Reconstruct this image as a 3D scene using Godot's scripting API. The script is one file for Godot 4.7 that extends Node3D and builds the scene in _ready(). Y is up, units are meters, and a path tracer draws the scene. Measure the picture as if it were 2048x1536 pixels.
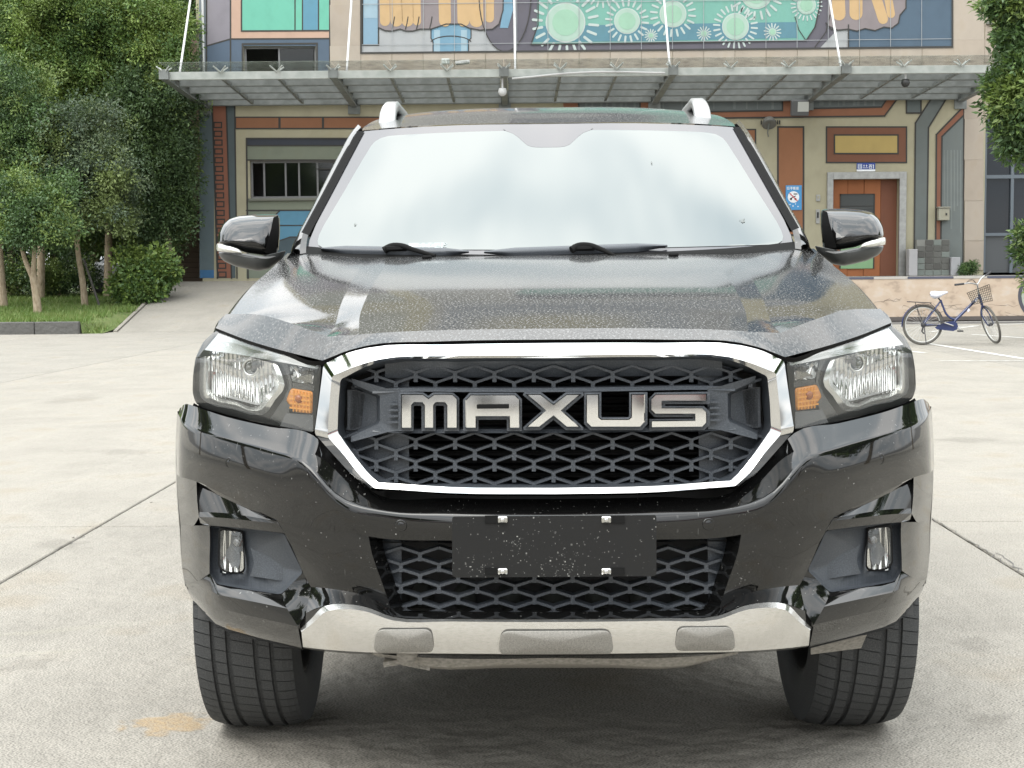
extends Node3D
# Front view of a dusty black pickup truck on a concrete yard before a painted warehouse.

const F := 2900.0                          # focal length in photo pixels (photo is 2048 x 1536)
const EYE := Vector3(0, 1.26, 0)
const FACADE := -41.0                      # z of the warehouse front wall
const DOCK := 1.11                         # height of the loading dock
var cam_basis := Basis()
var car := Transform3D()
var car_inv := Transform3D()
var rng := RandomNumberGenerator.new()
var M := {}
var names := {}

# ------------------------------------------------------------------ pixel to place
func ray(px: float, py: float) -> Vector3:
	return cam_basis * Vector3((px - 1024.0) / F, -(py - 768.0) / F, -1.0)

func at_z(px: float, py: float, z: float) -> Vector3:
	var r := ray(px, py)
	return EYE + r * ((z - EYE.z) / r.z)

func at_y(px: float, py: float, y: float) -> Vector3:
	var r := ray(px, py)
	return EYE + r * ((y - EYE.y) / r.y)

func C(px: float, py: float, z: float) -> Vector3:      # point of the truck, in its own axes, at distance z before the front axle
	var o := car_inv * EYE
	var d := car_inv.basis * ray(px, py)
	return o + d * ((z - o.z) / d.z)

func row(a: Array) -> PackedVector3Array:                # [[px, py, z], ...]
	var out := PackedVector3Array()
	for p in a:
		out.append(C(p[0], p[1], p[2]))
	return out

func mir(r: PackedVector3Array) -> PackedVector3Array:
	var out := PackedVector3Array()
	for p in r:
		out.append(Vector3(-p.x, p.y, p.z))
	return out

func full(r: PackedVector3Array) -> PackedVector3Array:  # outer left .. centre, continued to the right
	var out := PackedVector3Array(r)
	out[out.size() - 1].x = 0.0
	for i in range(r.size() - 2, -1, -1):
		out.append(Vector3(-r[i].x, r[i].y, r[i].z))
	return out

# ------------------------------------------------------------------ naming and parenting
func numbered(called: String) -> String:
	if not names.has(called):
		names[called] = 0
		return called
	names[called] += 1
	return "%s_%03d" % [called, names[called]]

func tag(o: Node, label: String, category: String, group := "") -> void:
	o.set_meta("label", label)
	o.set_meta("category", category)
	if group != "":
		o.set_meta("group", group)

func thing(called: String, label: String, category: String, at := Vector3.ZERO, group := "", turn := 0.0) -> Node3D:
	var o := Node3D.new()
	o.name = numbered(called)
	add_child(o)
	o.position = at
	o.rotation.y = turn
	tag(o, label, category, group)
	return o

func part(parent: Node, called: String, mesh: Mesh, m: Material, at := Vector3.ZERO) -> MeshInstance3D:
	var o := MeshInstance3D.new()
	o.name = called if parent != self else numbered(called)
	o.mesh = mesh
	o.material_override = m
	o.position = at
	parent.add_child(o, true)
	return o

func struct(called: String, mesh: Mesh, m: Material, at := Vector3.ZERO) -> MeshInstance3D:
	var o := part(self, called, mesh, m, at)
	o.set_meta("kind", "structure")
	return o

# ------------------------------------------------------------------ shapes
func new_st() -> SurfaceTool:
	var st := SurfaceTool.new()
	st.begin(Mesh.PRIMITIVE_TRIANGLES)
	return st

func done(st: SurfaceTool) -> ArrayMesh:
	st.generate_normals()
	st.index()
	return st.commit()

func quad(st: SurfaceTool, a: Vector3, b: Vector3, c: Vector3, d: Vector3) -> void:
	for p in [a, b, c, a, c, d]:
		st.add_vertex(p)

func tri(st: SurfaceTool, a: Vector3, b: Vector3, c: Vector3) -> void:
	st.add_vertex(a); st.add_vertex(b); st.add_vertex(c)

func smooth_curve(p: PackedVector3Array, n: int) -> PackedVector3Array:   # cubic through all points, chord-length spaced
	var k := p.size()
	if n <= 1 or k < 3:
		if n <= 1:
			return p
		var lin := PackedVector3Array()
		for i in n + 1:
			lin.append(p[0].lerp(p[1], float(i) / n))
		return lin
	var h := PackedFloat32Array()
	for i in k - 1:
		h.append(maxf(p[i].distance_to(p[i + 1]), 1e-5))
	var m := PackedVector3Array()
	for i in k:
		if i == 0:
			m.append((p[1] - p[0]) / h[0])
		elif i == k - 1:
			m.append((p[k - 1] - p[k - 2]) / h[k - 2])
		else:
			var s0 := (p[i] - p[i - 1]) / h[i - 1]
			var s1 := (p[i + 1] - p[i]) / h[i]
			m.append((s0 * h[i] + s1 * h[i - 1]) / (h[i] + h[i - 1]))
	var out := PackedVector3Array()
	for i in k - 1:
		for j in n:
			var t := float(j) / n
			var t2 := t * t
			var t3 := t2 * t
			out.append(p[i] * (2 * t3 - 3 * t2 + 1) + m[i] * h[i] * (t3 - 2 * t2 + t) + p[i + 1] * (-2 * t3 + 3 * t2) + m[i + 1] * h[i] * (t3 - t2))
	out.append(p[k - 1])
	return out

var sg := 1
func loft(st: SurfaceTool, rows: Array, su := 4, sv := 4, breaks := [], ubreaks := []) -> void:   # rows of equal length; creases at the rows in breaks and the columns in ubreaks
	if ubreaks.size():
		var at := [0]
		at.append_array(ubreaks)
		at.append(rows[0].size() - 1)
		for k in at.size() - 1:
			var sub := []
			for r in rows:
				sub.append(r.slice(at[k], at[k + 1] + 1))
			loft(st, sub, su, sv, breaks)
		return
	var fine := []
	for r in rows:
		fine.append(smooth_curve(r, su))
	var cuts := [0]
	for b in breaks:
		cuts.append(b)
	cuts.append(rows.size() - 1)
	var w: int = fine[0].size()
	for c in cuts.size() - 1:
		sg += 1
		st.set_smooth_group(sg)
		var cols := []
		for j in w:
			var col := PackedVector3Array()
			for i in range(cuts[c], cuts[c + 1] + 1):
				col.append(fine[i][j])
			cols.append(smooth_curve(col, sv))
		for j in w - 1:
			var a: PackedVector3Array = cols[j]
			var b: PackedVector3Array = cols[j + 1]
			for i in a.size() - 1:
				quad(st, a[i], b[i], b[i + 1], a[i + 1])

func loft2(st: SurfaceTool, rows: Array, su := 4, sv := 4, breaks := []) -> void:  # and its mirror image
	loft(st, rows, su, sv, breaks)
	var other := []
	for r in rows:
		other.append(mir(r))
	loft(st, other, su, sv, breaks)

func box(st: SurfaceTool, c: Vector3, s: Vector3, b := Basis(), bevel := 0.0) -> void:
	var h := s / 2
	st.set_smooth_group(-1)
	if bevel <= 0.0:
		var v := []
		for i in 8:
			v.append(c + b * Vector3(h.x if i & 1 else -h.x, h.y if i & 2 else -h.y, h.z if i & 4 else -h.z))
		for f in [[0, 1, 3, 2], [5, 4, 6, 7], [4, 0, 2, 6], [1, 5, 7, 3], [2, 3, 7, 6], [4, 5, 1, 0]]:
			quad(st, v[f[0]], v[f[1]], v[f[2]], v[f[3]])
		return
	var rings := []
	for z in [[-h.z, bevel], [-h.z + bevel, 0.0], [h.z - bevel, 0.0], [h.z, bevel]]:
		var ring := []
		var q := Vector2(h.x - z[1], h.y - z[1])
		var e: float = bevel
		for p in [Vector2(-q.x + e, -q.y), Vector2(q.x - e, -q.y), Vector2(q.x, -q.y + e), Vector2(q.x, q.y - e), Vector2(q.x - e, q.y), Vector2(-q.x + e, q.y), Vector2(-q.x, q.y - e), Vector2(-q.x, -q.y + e)]:
			ring.append(c + b * Vector3(p.x, p.y, z[0]))
		rings.append(ring)
	for r in 3:
		for i in 8:
			quad(st, rings[r][i], rings[r][(i + 1) % 8], rings[r + 1][(i + 1) % 8], rings[r + 1][i])
	for i in range(1, 7):
		tri(st, rings[0][0], rings[0][i + 1], rings[0][i])
		tri(st, rings[3][0], rings[3][i], rings[3][i + 1])

func box_mesh(s: Vector3, bevel := 0.0) -> ArrayMesh:
	var st := new_st()
	box(st, Vector3.ZERO, s, Basis(), bevel)
	return done(st)

func bar(st: SurfaceTool, a: Vector3, b: Vector3, w: float, h: float, up := Vector3.UP) -> void:   # a straight bar of w x h
	var d := (b - a).normalized()
	var x := d.cross(up).normalized()
	var y := x.cross(d)
	box(st, (a + b) / 2, Vector3(w, h, a.distance_to(b)), Basis(x, y, -d))

func tube(st: SurfaceTool, pts: PackedVector3Array, r0: float, r1: float, sides := 8, caps := true) -> void:
	sg += 1
	st.set_smooth_group(sg)
	var rings := []
	var n := pts.size()
	var side := Vector3.ZERO
	for i in n:
		var d := (pts[mini(i + 1, n - 1)] - pts[maxi(i - 1, 0)]).normalized()
		if side == Vector3.ZERO:
			side = d.cross(Vector3.UP if absf(d.y) < 0.9 else Vector3.RIGHT).normalized()
		side = (side - d * side.dot(d)).normalized()
		var up := side.cross(d)
		var r := lerpf(r0, r1, float(i) / maxi(n - 1, 1))
		var ring := PackedVector3Array()
		for k in sides:
			var a := TAU * k / sides
			ring.append(pts[i] + (side * cos(a) + up * sin(a)) * r)
		rings.append(ring)
	for i in n - 1:
		for k in sides:
			var k2 := (k + 1) % sides
			quad(st, rings[i][k], rings[i][k2], rings[i + 1][k2], rings[i + 1][k])
	if caps:
		st.set_smooth_group(-1)
		for k in range(1, sides - 1):
			tri(st, rings[0][0], rings[0][k + 1], rings[0][k])
			tri(st, rings[n - 1][0], rings[n - 1][k], rings[n - 1][k + 1])

func lathe(st: SurfaceTool, profile: Array, axis: Basis, at: Vector3, sides := 24, hard := false) -> void:   # profile of [along, radius], turned about axis.z
	sg += 1
	st.set_smooth_group(-1 if hard else sg)
	for k in sides:
		var a0 := TAU * k / sides
		var a1 := TAU * ((k + 1) % sides) / sides
		for i in profile.size() - 1:
			var p: Array = profile[i]
			var q: Array = profile[i + 1]
			quad(st, at + axis * Vector3(cos(a0) * p[1], sin(a0) * p[1], p[0]), at + axis * Vector3(cos(a1) * p[1], sin(a1) * p[1], p[0]), at + axis * Vector3(cos(a1) * q[1], sin(a1) * q[1], q[0]), at + axis * Vector3(cos(a0) * q[1], sin(a0) * q[1], q[0]))

func torus(st: SurfaceTool, at: Vector3, axis: Basis, r: float, t: float, sides := 24, ts := 6) -> void:
	sg += 1
	st.set_smooth_group(sg)
	for k in sides:
		for j in ts:
			var v := []
			for o in [[0, 0], [1, 0], [1, 1], [0, 1]]:
				var a: float = TAU * ((k + o[0]) % sides) / sides
				var b: float = TAU * ((j + o[1]) % ts) / ts
				v.append(at + axis * Vector3(cos(a) * (r + t * cos(b)), sin(a) * (r + t * cos(b)), t * sin(b)))
			quad(st, v[0], v[1], v[2], v[3])

# a flat polygon given in 3-D (planar), given thickness along push; bevelled when inset > 0
func slab(st: SurfaceTool, poly: PackedVector3Array, push: Vector3) -> void:
	var n := Vector3.ZERO
	for i in poly.size():
		n += (poly[i] - poly[0]).cross(poly[(i + 1) % poly.size()] - poly[0])
	n = n.normalized()
	var x := (poly[1] - poly[0]).normalized()
	var y := n.cross(x)
	var flat := PackedVector2Array()
	for p in poly:
		flat.append(Vector2((p - poly[0]).dot(x), (p - poly[0]).dot(y)))
	var idx := Geometry2D.triangulate_polygon(flat)
	st.set_smooth_group(-1)
	for i in range(0, idx.size(), 3):
		tri(st, poly[idx[i]] + push, poly[idx[i + 1]] + push, poly[idx[i + 2]] + push)
		tri(st, poly[idx[i]], poly[idx[i + 2]], poly[idx[i + 1]])
	for i in poly.size():
		var j := (i + 1) % poly.size()
		quad(st, poly[i], poly[j], poly[j] + push, poly[i] + push)

# rings of equal length joined into a skin; the last ring is closed with a fan
func rings_skin(st: SurfaceTool, rings: Array, close_last := true, breaks := []) -> void:
	sg += 1
	st.set_smooth_group(sg)
	for r in rings.size() - 1:
		if r in breaks:
			sg += 1
			st.set_smooth_group(sg)
		var a: PackedVector3Array = rings[r]
		var b: PackedVector3Array = rings[r + 1]
		for i in a.size():
			var j := (i + 1) % a.size()
			quad(st, a[i], a[j], b[j], b[i])
	if close_last:
		var l: PackedVector3Array = rings[rings.size() - 1]
		var c := Vector3.ZERO
		for p in l:
			c += p / l.size()
		for i in l.size():
			tri(st, l[i], l[(i + 1) % l.size()], c)

func rounded(poly: Array, r: float, n := 4) -> Array:      # 2-D polygon ([x, y, ...]) with rounded corners; extra values are interpolated
	var out := []
	var k := poly.size()
	for i in k:
		var p: Array = poly[i]
		var a: Array = poly[(i + k - 1) % k]
		var b: Array = poly[(i + 1) % k]
		var la := Vector2(a[0] - p[0], a[1] - p[1]).length()
		var lb := Vector2(b[0] - p[0], b[1] - p[1]).length()
		var ta := minf(r, la * 0.45) / la
		var tb := minf(r, lb * 0.45) / lb
		for j in n + 1:
			var t := float(j) / n
			var q := []
			for c in p.size():
				var s: float = lerpf(p[c], a[c], ta)
				var e: float = lerpf(p[c], b[c], tb)
				q.append(s * (1 - t) * (1 - t) + p[c] * 2 * t * (1 - t) + e * t * t)
			out.append(q)
	return out

func scaled(poly: Array, s: float, dz := 0.0, cx = null, cy = null) -> Array:
	if cx == null:
		cx = 0.0
		cy = 0.0
		for p in poly:
			cx += p[0] / poly.size()
			cy += p[1] / poly.size()
	var out := []
	for p in poly:
		out.append([cx + (p[0] - cx) * s, cy + (p[1] - cy) * s, p[2] + dz])
	return out

# ------------------------------------------------------------------ materials
func lin(r: float, g: float, b: float) -> Color:
	return Color(r, g, b).linear_to_srgb()

func pc(r: float, g: float, b: float, k := 0.85) -> Color:     # a colour read off the photograph (0..255), scaled to a base colour
	var c := Color(r / 255, g / 255, b / 255).srgb_to_linear()
	return Color(c.r * k, c.g * k, c.b * k).linear_to_srgb()

func mat(c: Color, rough := 0.8, metal := 0.0, spec := 0.5) -> StandardMaterial3D:
	var m := StandardMaterial3D.new()
	m.albedo_color = c
	m.roughness = rough
	m.metallic = metal
	m.metallic_specular = spec
	m.cull_mode = BaseMaterial3D.CULL_DISABLED
	return m

func noise_tex(freq: float, octaves: int, stops: Array, size := 512, seed_ := 1, kind := FastNoiseLite.TYPE_SIMPLEX_SMOOTH) -> NoiseTexture2D:
	var n := FastNoiseLite.new()
	n.noise_type = kind
	n.frequency = freq
	n.fractal_octaves = octaves
	n.fractal_type = FastNoiseLite.FRACTAL_FBM if octaves > 1 else FastNoiseLite.FRACTAL_NONE
	n.seed = seed_
	var t := NoiseTexture2D.new()
	t.width = size
	t.height = size
	t.seamless = true
	t.noise = n
	t.generate_mipmaps = false
	if stops.size():
		var g := Gradient.new()
		var off := PackedFloat32Array()
		var col := PackedColorArray()
		for s in stops:
			off.append(s[0])
			col.append(s[1])
		g.offsets = off
		g.colors = col
		t.color_ramp = g
	return t

func grey(v: float) -> Color:
	return lin(v, v, v)

func bump_tex(freq: float, octaves: int, strength: float, size := 512, seed_ := 3) -> NoiseTexture2D:
	var t := noise_tex(freq, octaves, [], size, seed_)
	t.as_normal_map = true
	t.bump_strength = strength
	return t

# coloured by noise: world or own axes, metres per repeat
func textured(m: StandardMaterial3D, tex: Texture2D, metres: Vector3, in_world := true) -> StandardMaterial3D:
	m.albedo_texture = tex
	m.uv1_triplanar = true
	m.uv1_world_triplanar = in_world
	m.uv1_scale = Vector3(1 / metres.x, 1 / metres.y, 1 / metres.z)
	return m

func _ready() -> void:
	rng.seed = 20240611
	# ---- camera
	var pitch := -atan(220.0 / F)
	cam_basis = Basis(Vector3.RIGHT, pitch) * Basis(Vector3.BACK, deg_to_rad(-0.5))
	var cam := Camera3D.new()
	cam.name = "camera"
	cam.fov = rad_to_deg(2.0 * atan(768.0 / F))
	cam.near = 0.05
	cam.far = 600.0
	cam.transform = Transform3D(cam_basis, EYE)
	add_child(cam)
	cam.current = true
	# ---- sky, exposure
	var env := Environment.new()
	env.background_mode = Environment.BG_SKY
	env.tonemap_mode = Environment.TONE_MAPPER_LINEAR
	env.tonemap_exposure = 1.28
	env.ssao_enabled = true
	env.ssil_enabled = true
	env.sdfgi_enabled = true
	var sky := Sky.new()
	var pano := PanoramaSkyMaterial.new()
	pano.panorama = sky_image()
	pano.energy_multiplier = 1.0
	sky.sky_material = pano
	env.sky = sky
	env.background_energy_multiplier = 1.0
	var we := WorldEnvironment.new()
	we.name = "environment"
	we.environment = env
	add_child(we)
	# ---- the sun behind thin cloud, high behind the photographer
	var sun := DirectionalLight3D.new()
	sun.name = "sun"
	sun.light_energy = 0.42
	sun.light_color = Color(1.0, 0.97, 0.92)
	sun.light_angular_distance = 36.0
	sun.shadow_enabled = true
	add_child(sun)
	sun.look_at_from_position(Vector3.ZERO, -SUN_TO, Vector3.RIGHT)
	# ---- where the truck stands
	var yaw := -0.0225
	var front := Vector3(0.110, 0, -4.04)
	car = Transform3D(Basis(Vector3.UP, yaw), front)
	car_inv = car.affine_inverse()
	make_materials()
	build_ground()
	build_warehouse()
	build_canopy()
	build_garden()
	build_opposite_side()
	build_truck()
	build_bicycle()

const SUN_TO := Vector3(-0.40, 0.82, 0.42)      # towards the sun

func sky_image() -> ImageTexture:
	var w := 512
	var h := 256
	var im := Image.create(w, h, false, Image.FORMAT_RGBF)
	var n := FastNoiseLite.new()
	n.seed = 11
	n.frequency = 2.6
	n.fractal_octaves = 5
	var sun := SUN_TO.normalized()
	for y in h:
		var el := PI * (0.5 - (y + 0.5) / h)
		for x in w:
			var az := TAU * ((x + 0.5) / w)
			var d := Vector3(sin(az) * cos(el), sin(el), -cos(az) * cos(el))     # only used for the noise and the sun's aureole
			var up := maxf(d.y, 0.0)
			var p := d / (0.35 + up)
			var c := clampf(n.get_noise_3d(p.x * 0.8, p.y * 0.5, p.z * 3.0) * 2.1 + 0.5, 0.0, 1.0)
			var base := Color(0.76, 0.84, 0.89).lerp(Color(1.0, 1.0, 0.985), c)
			var lum := (1.0 + 2.0 * up) / 3.0
			var a := maxf(d.dot(sun), 0.0)
			lum *= (1.0 + 0.5 * pow(a, 6.0)) * lerpf(0.86, 1.1, c)
			if d.y < 0.0:
				base = Color(0.40, 0.40, 0.38)
				lum = 0.33
			lum *= SKY_LUM
			im.set_pixel(x, y, Color(base.r * lum, base.g * lum, base.b * lum))
	return ImageTexture.create_from_image(im)

const SKY_LUM := 3.2

func concrete(c: Color, seed_: int) -> StandardMaterial3D:
	var m := mat(c, 0.85, 0.0, 0.35)
	textured(m, noise_tex(0.006, 5, [[0.0, grey(0.86)], [0.35, grey(0.94)], [0.5, grey(0.97)], [0.68, grey(1.0)], [1.0, lin(0.93, 0.89, 0.83)]], 512, seed_), Vector3(3.4, 3.4, 3.4))
	m.detail_enabled = true
	m.detail_blend_mode = BaseMaterial3D.BLEND_MODE_MUL
	m.detail_uv_layer = BaseMaterial3D.DETAIL_UV_2
	m.uv2_triplanar = true
	m.uv2_world_triplanar = true
	m.uv2_scale = Vector3(1 / 1.1, 1 / 0.8, 1 / 0.42)
	m.detail_albedo = M.grain
	m.normal_enabled = true
	m.normal_texture = M.grain_bump
	m.normal_scale = 0.65
	return m

func make_materials() -> void:
	M.grain = noise_tex(0.11, 4, [[0.0, grey(0.08)], [0.34, grey(0.40)], [0.48, grey(0.82)], [0.62, grey(1.02)], [1.0, grey(1.05)]], 1024, 5)
	M.grain_bump = bump_tex(0.05, 4, 3.0, 512, 6)
	M.slab = [concrete(lin(0.358, 0.334, 0.293), 21), concrete(lin(0.347, 0.325, 0.287), 22), concrete(lin(0.366, 0.341, 0.298), 23)]
	M.joint = mat(lin(0.10, 0.095, 0.09), 0.95)
	M.dock_concrete = concrete(lin(0.28, 0.27, 0.25), 25)
	M.kerb = concrete(lin(0.15, 0.147, 0.14), 26)
	M.road_paint = textured(mat(Color.WHITE, 0.8), noise_tex(0.02, 5, [[0.0, lin(0.34, 0.33, 0.30)], [0.4, lin(0.42, 0.41, 0.38)], [0.5, lin(0.56, 0.55, 0.53)], [1.0, lin(0.60, 0.59, 0.57)]], 512, 28), Vector3(1.5, 1.5, 1.5))
	M.soil = textured(mat(Color.WHITE, 0.95), noise_tex(0.02, 5, [[0.0, lin(0.06, 0.09, 0.025)], [0.5, lin(0.10, 0.14, 0.04)], [1.0, lin(0.17, 0.16, 0.07)]], 512, 29), Vector3(4, 4, 4))
	M.steel_grey = textured(mat(Color.WHITE, 0.5), noise_tex(0.02, 4, [[0.0, lin(0.13, 0.14, 0.135)], [1.0, lin(0.22, 0.235, 0.23)]], 256, 30), Vector3(2, 2, 2))
	M.steel_pale = textured(mat(Color.WHITE, 0.5), noise_tex(0.02, 4, [[0.0, lin(0.36, 0.39, 0.37)], [1.0, lin(0.52, 0.54, 0.52)]], 256, 31), Vector3(2, 2, 2))
	M.rod = mat(lin(0.55, 0.55, 0.55), 0.4)
	M.black = mat(grey(0.012), 0.7)
	M.dark = mat(grey(0.02), 0.5)
	M.line = mat(lin(0.035, 0.033, 0.03), 0.7)
	M.window_frame = mat(lin(0.16, 0.16, 0.165), 0.5)
	M.window_glass = mat(Color(0.06, 0.07, 0.07, 0.45), 0.05)
	M.window_glass.transparency = BaseMaterial3D.TRANSPARENCY_ALPHA
	M.room = mat(lin(0.30, 0.30, 0.29), 0.9)
	M.dark_glass = mat(lin(0.012, 0.015, 0.02), 0.06)
	M.mullion = mat(lin(0.10, 0.12, 0.14), 0.5)
	M.canopy_glass = textured(mat(Color(1, 1, 1, 0.62), 0.25), noise_tex(0.012, 5, [[0.0, Color(0.30, 0.31, 0.26, 0.8)], [0.4, Color(0.48, 0.52, 0.47, 0.5)], [1.0, Color(0.62, 0.68, 0.64, 0.35)]], 512, 33), Vector3(2.6, 2.6, 2.6))
	M.canopy_glass.transparency = BaseMaterial3D.TRANSPARENCY_ALPHA
	M.stainless = textured(mat(Color.WHITE, 0.35, 0.7), noise_tex(0.02, 4, [[0.0, lin(0.30, 0.30, 0.29)], [1.0, lin(0.42, 0.42, 0.41)]], 256, 34), Vector3(1, 1, 1))

# paint on the warehouse: weathered by a fine stain pattern of its own
var paints := {}
func paint(r: float, g: float, b: float) -> StandardMaterial3D:
	var key := "%d %d %d" % [r, g, b]
	if not paints.has(key):
		var m := mat(pc(r, g, b, FACADE_K), 0.75)
		if not M.has("weather"):
			M.weather = noise_tex(0.015, 5, [[0.0, grey(0.88)], [0.35, grey(0.96)], [0.6, grey(1.0)], [1.0, lin(0.96, 0.94, 0.9)]], 512, 41)
		textured(m, M.weather, Vector3(5.0, 7.0, 5.0))
		paints[key] = m
	return paints[key]

const FACADE_K := 0.47

# ------------------------------------------------------------------ ground
func build_ground() -> void:
	var turn := Basis(Vector3.UP, -0.017)
	var st := new_st()
	box(st, Vector3(0, -0.17, -40), Vector3(500, 0.3, 400))
	var ground := struct("ground", done(st), M.joint)
	var w := 4.24
	var l := 9.0
	var mesh := box_mesh(Vector3(w - 0.014, 0.03, l - 0.016), 0.005)
	for i in range(-9, 9):
		for j in range(-4, 5):
			var q := turn * Vector3(i * w, -0.015, -l * (j + 0.5)) + Vector3(0.01, 0, -7.25)
			if q.z < -38.0:
				continue
			var s := part(ground, "concrete_slab", mesh, M.slab[absi(i * 5 + j * 3) % 3], q)
			s.rotation.y = -0.017
	# stains where something rusty dripped by the left wheel
	var im := Image.create(192, 192, false, Image.FORMAT_RGBA8)
	var n := FastNoiseLite.new()
	n.frequency = 0.02
	n.fractal_octaves = 4
	n.seed = 9
	for y in 192:
		for x in 192:
			var d := Vector2(x - 96, y - 96).length() / 96.0 + n.get_noise_2d(x, y) * 0.5
			var a := clampf((0.72 - d) * 4.0, 0.0, 1.0) * (0.55 + 0.35 * n.get_noise_2d(x * 3 + 500, y * 3))
			im.set_pixel(x, y, Color(0.74, 0.62, 0.44, clampf(a, 0, 1) * 0.6))
	var stain := mat(Color.WHITE, 0.9)
	stain.albedo_texture = ImageTexture.create_from_image(im)
	stain.transparency = BaseMaterial3D.TRANSPARENCY_ALPHA
	for s in [[338, 1448, 0.34, 0.28]]:
		var p := PlaneMesh.new()
		p.size = Vector2(s[2], s[3])
		part(ground, "rust_stain", p, stain, at_y(s[0], s[1], 0.0) + Vector3(0, 0.002, 0))
	# parking bay lines by the dock
	for a in [[[1855, 687], [2075, 722], 0.12], [[1820, 703], [1850, 706], 0.12], [[1900, 654], [2080, 646], 0.12], [[1860, 664], [1960, 651], 0.1], [[1945, 669], [2090, 679], 0.12], [[1880, 722], [2060, 722], 0.08], [[1800, 645], [2080, 643], 0.1]]:
		var p0 := at_y(a[0][0], a[0][1], 0.0)
		var p1 := at_y(a[1][0], a[1][1], 0.0)
		var d := (p1 - p0).normalized()
		var c := d.cross(Vector3.UP) * float(a[2]) / 2
		st = new_st()
		st.set_smooth_group(-1)
		var lift := Vector3(0, 0.004, 0)
		quad(st, p0 - c + lift, p1 - c + lift, p1 + c + lift, p0 + c + lift)
		part(ground, "parking_line", done(st), M.road_paint)
	# old oil drips and a pale scuffed streak
	var drip := stain.duplicate()
	drip.albedo_color = Color(0.22, 0.22, 0.24, 0.26)
	for s in [[120, 1090, 0.5, 0.32], [1950, 1290, 0.36, 0.22], [60, 1330, 0.30, 0.2], [255, 905, 0.7, 0.5], [1930, 880, 0.8, 0.5], [150, 800, 1.2, 0.7], [1980, 1440, 0.22, 0.14], [900, 1500, 0.3, 0.16]]:
		var p := PlaneMesh.new()
		p.size = Vector2(s[2], s[3])
		var o := part(ground, "oil_stain", p, drip, at_y(s[0], s[1], 0.0) + Vector3(0, 0.0022, 0))
		o.rotation.y = s[0] * 0.7
	var pale := stain.duplicate()
	pale.albedo_color = Color(1.2, 1.4, 1.7, 0.14)
	for s in [[110, 1262, 0.95, 0.10, 0.35], [40, 1310, 0.7, 0.07, 0.3]]:
		var p := PlaneMesh.new()
		p.size = Vector2(s[2], s[3])
		var o := part(ground, "scuff_mark", p, pale, at_y(s[0], s[1], 0.0) + Vector3(0, 0.0026, 0))
		o.rotation.y = s[4]
	# ragged cracks that follow the joints
	for c in [[[1862, 1036], [2046, 1148], 26, 0.007], [[1830, 1044], [1885, 1040], 8, 0.006], [[0, 1168], [170, 1068], 18, 0.004], [[1990, 1106], [2040, 1138], 6, 0.012]]:
		st = new_st()
		st.set_smooth_group(-1)
		var p0 := at_y(c[0][0], c[0][1], 0.0015)
		var p1 := at_y(c[1][0], c[1][1], 0.0015)
		var prev := p0
		for k in c[2]:
			var t: float = (k + 1.0) / c[2]
			var q := p0.lerp(p1, t) + Vector3(rng.randf_range(-0.018, 0.018), 0, rng.randf_range(-0.012, 0.012))
			var cw: float = c[3] * rng.randf_range(0.3, 1.0)
			quad(st, prev, q, q + Vector3(cw, 0, 0), prev + Vector3(cw, 0, 0))
			prev = q
		part(ground, "concrete_crack", done(st), M.joint)
	# small dark leaves and grit lying about
	var leaf := mat(lin(0.05, 0.04, 0.03), 0.8)
	for i in 46:
		var q := Vector3(rng.randf_range(-3.4, 3.4), 0, rng.randf_range(-9.0, -2.2))
		if absf(q.x) < 0.3:
			continue
		st = new_st()
		st.set_smooth_group(-1)
		var a := rng.randf() * TAU
		var sz := rng.randf_range(0.006, 0.022)
		var e := Vector3(cos(a), 0, sin(a)) * sz
		var f := Vector3(-sin(a), 0, cos(a)) * sz * 0.35
		tri(st, q - e + Vector3(0, 0.003, 0), q + f + Vector3(0, 0.006, 0), q + e + Vector3(0, 0.003, 0))
		tri(st, q - e + Vector3(0, 0.003, 0), q + e + Vector3(0, 0.003, 0), q - f + Vector3(0, 0.006, 0))
		part(ground, "fallen_leaf", done(st), leaf)

# ------------------------------------------------------------------ warehouse
func fs(py: float) -> float:        # metres per photo pixel on the facade
	return at_z(1074, py, FACADE).x - at_z(1073, py, FACADE).x

func fx(px: float, py: float) -> float:
	return at_z(px, py, FACADE).x

func fy(px: float, py: float) -> float:
	return at_z(px, py, FACADE).y

func frect(a: Array) -> Rect2:       # photo rectangle [x0, y0, x1, y1] as an upright rectangle on the facade
	var cx: float = (a[0] + a[2]) / 2.0
	var cy: float = (a[1] + a[3]) / 2.0
	var c := at_z(cx, cy, FACADE)
	var s := fs(cy)
	var size := Vector2((a[2] - a[0]) * s, (a[3] - a[1]) * s)
	return Rect2(Vector2(c.x, c.y) - size / 2, size)

func sheet(parent: Node, called: String, pts: Array, layer: int, m: Material) -> MeshInstance3D:
	var poly := PackedVector3Array()
	for p in pts:
		poly.append(at_z(p[0], p[1], FACADE + 0.004 * layer))
	var st := new_st()
	slab(st, poly, Vector3(0, 0, 0.003))
	return part(parent, called, done(st), m)

func srect(parent: Node, called: String, a: Array, layer: int, m: Material) -> MeshInstance3D:
	return sheet(parent, called, [[a[0], a[1]], [a[2], a[1]], [a[2], a[3]], [a[0], a[3]]], layer, m)

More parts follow.
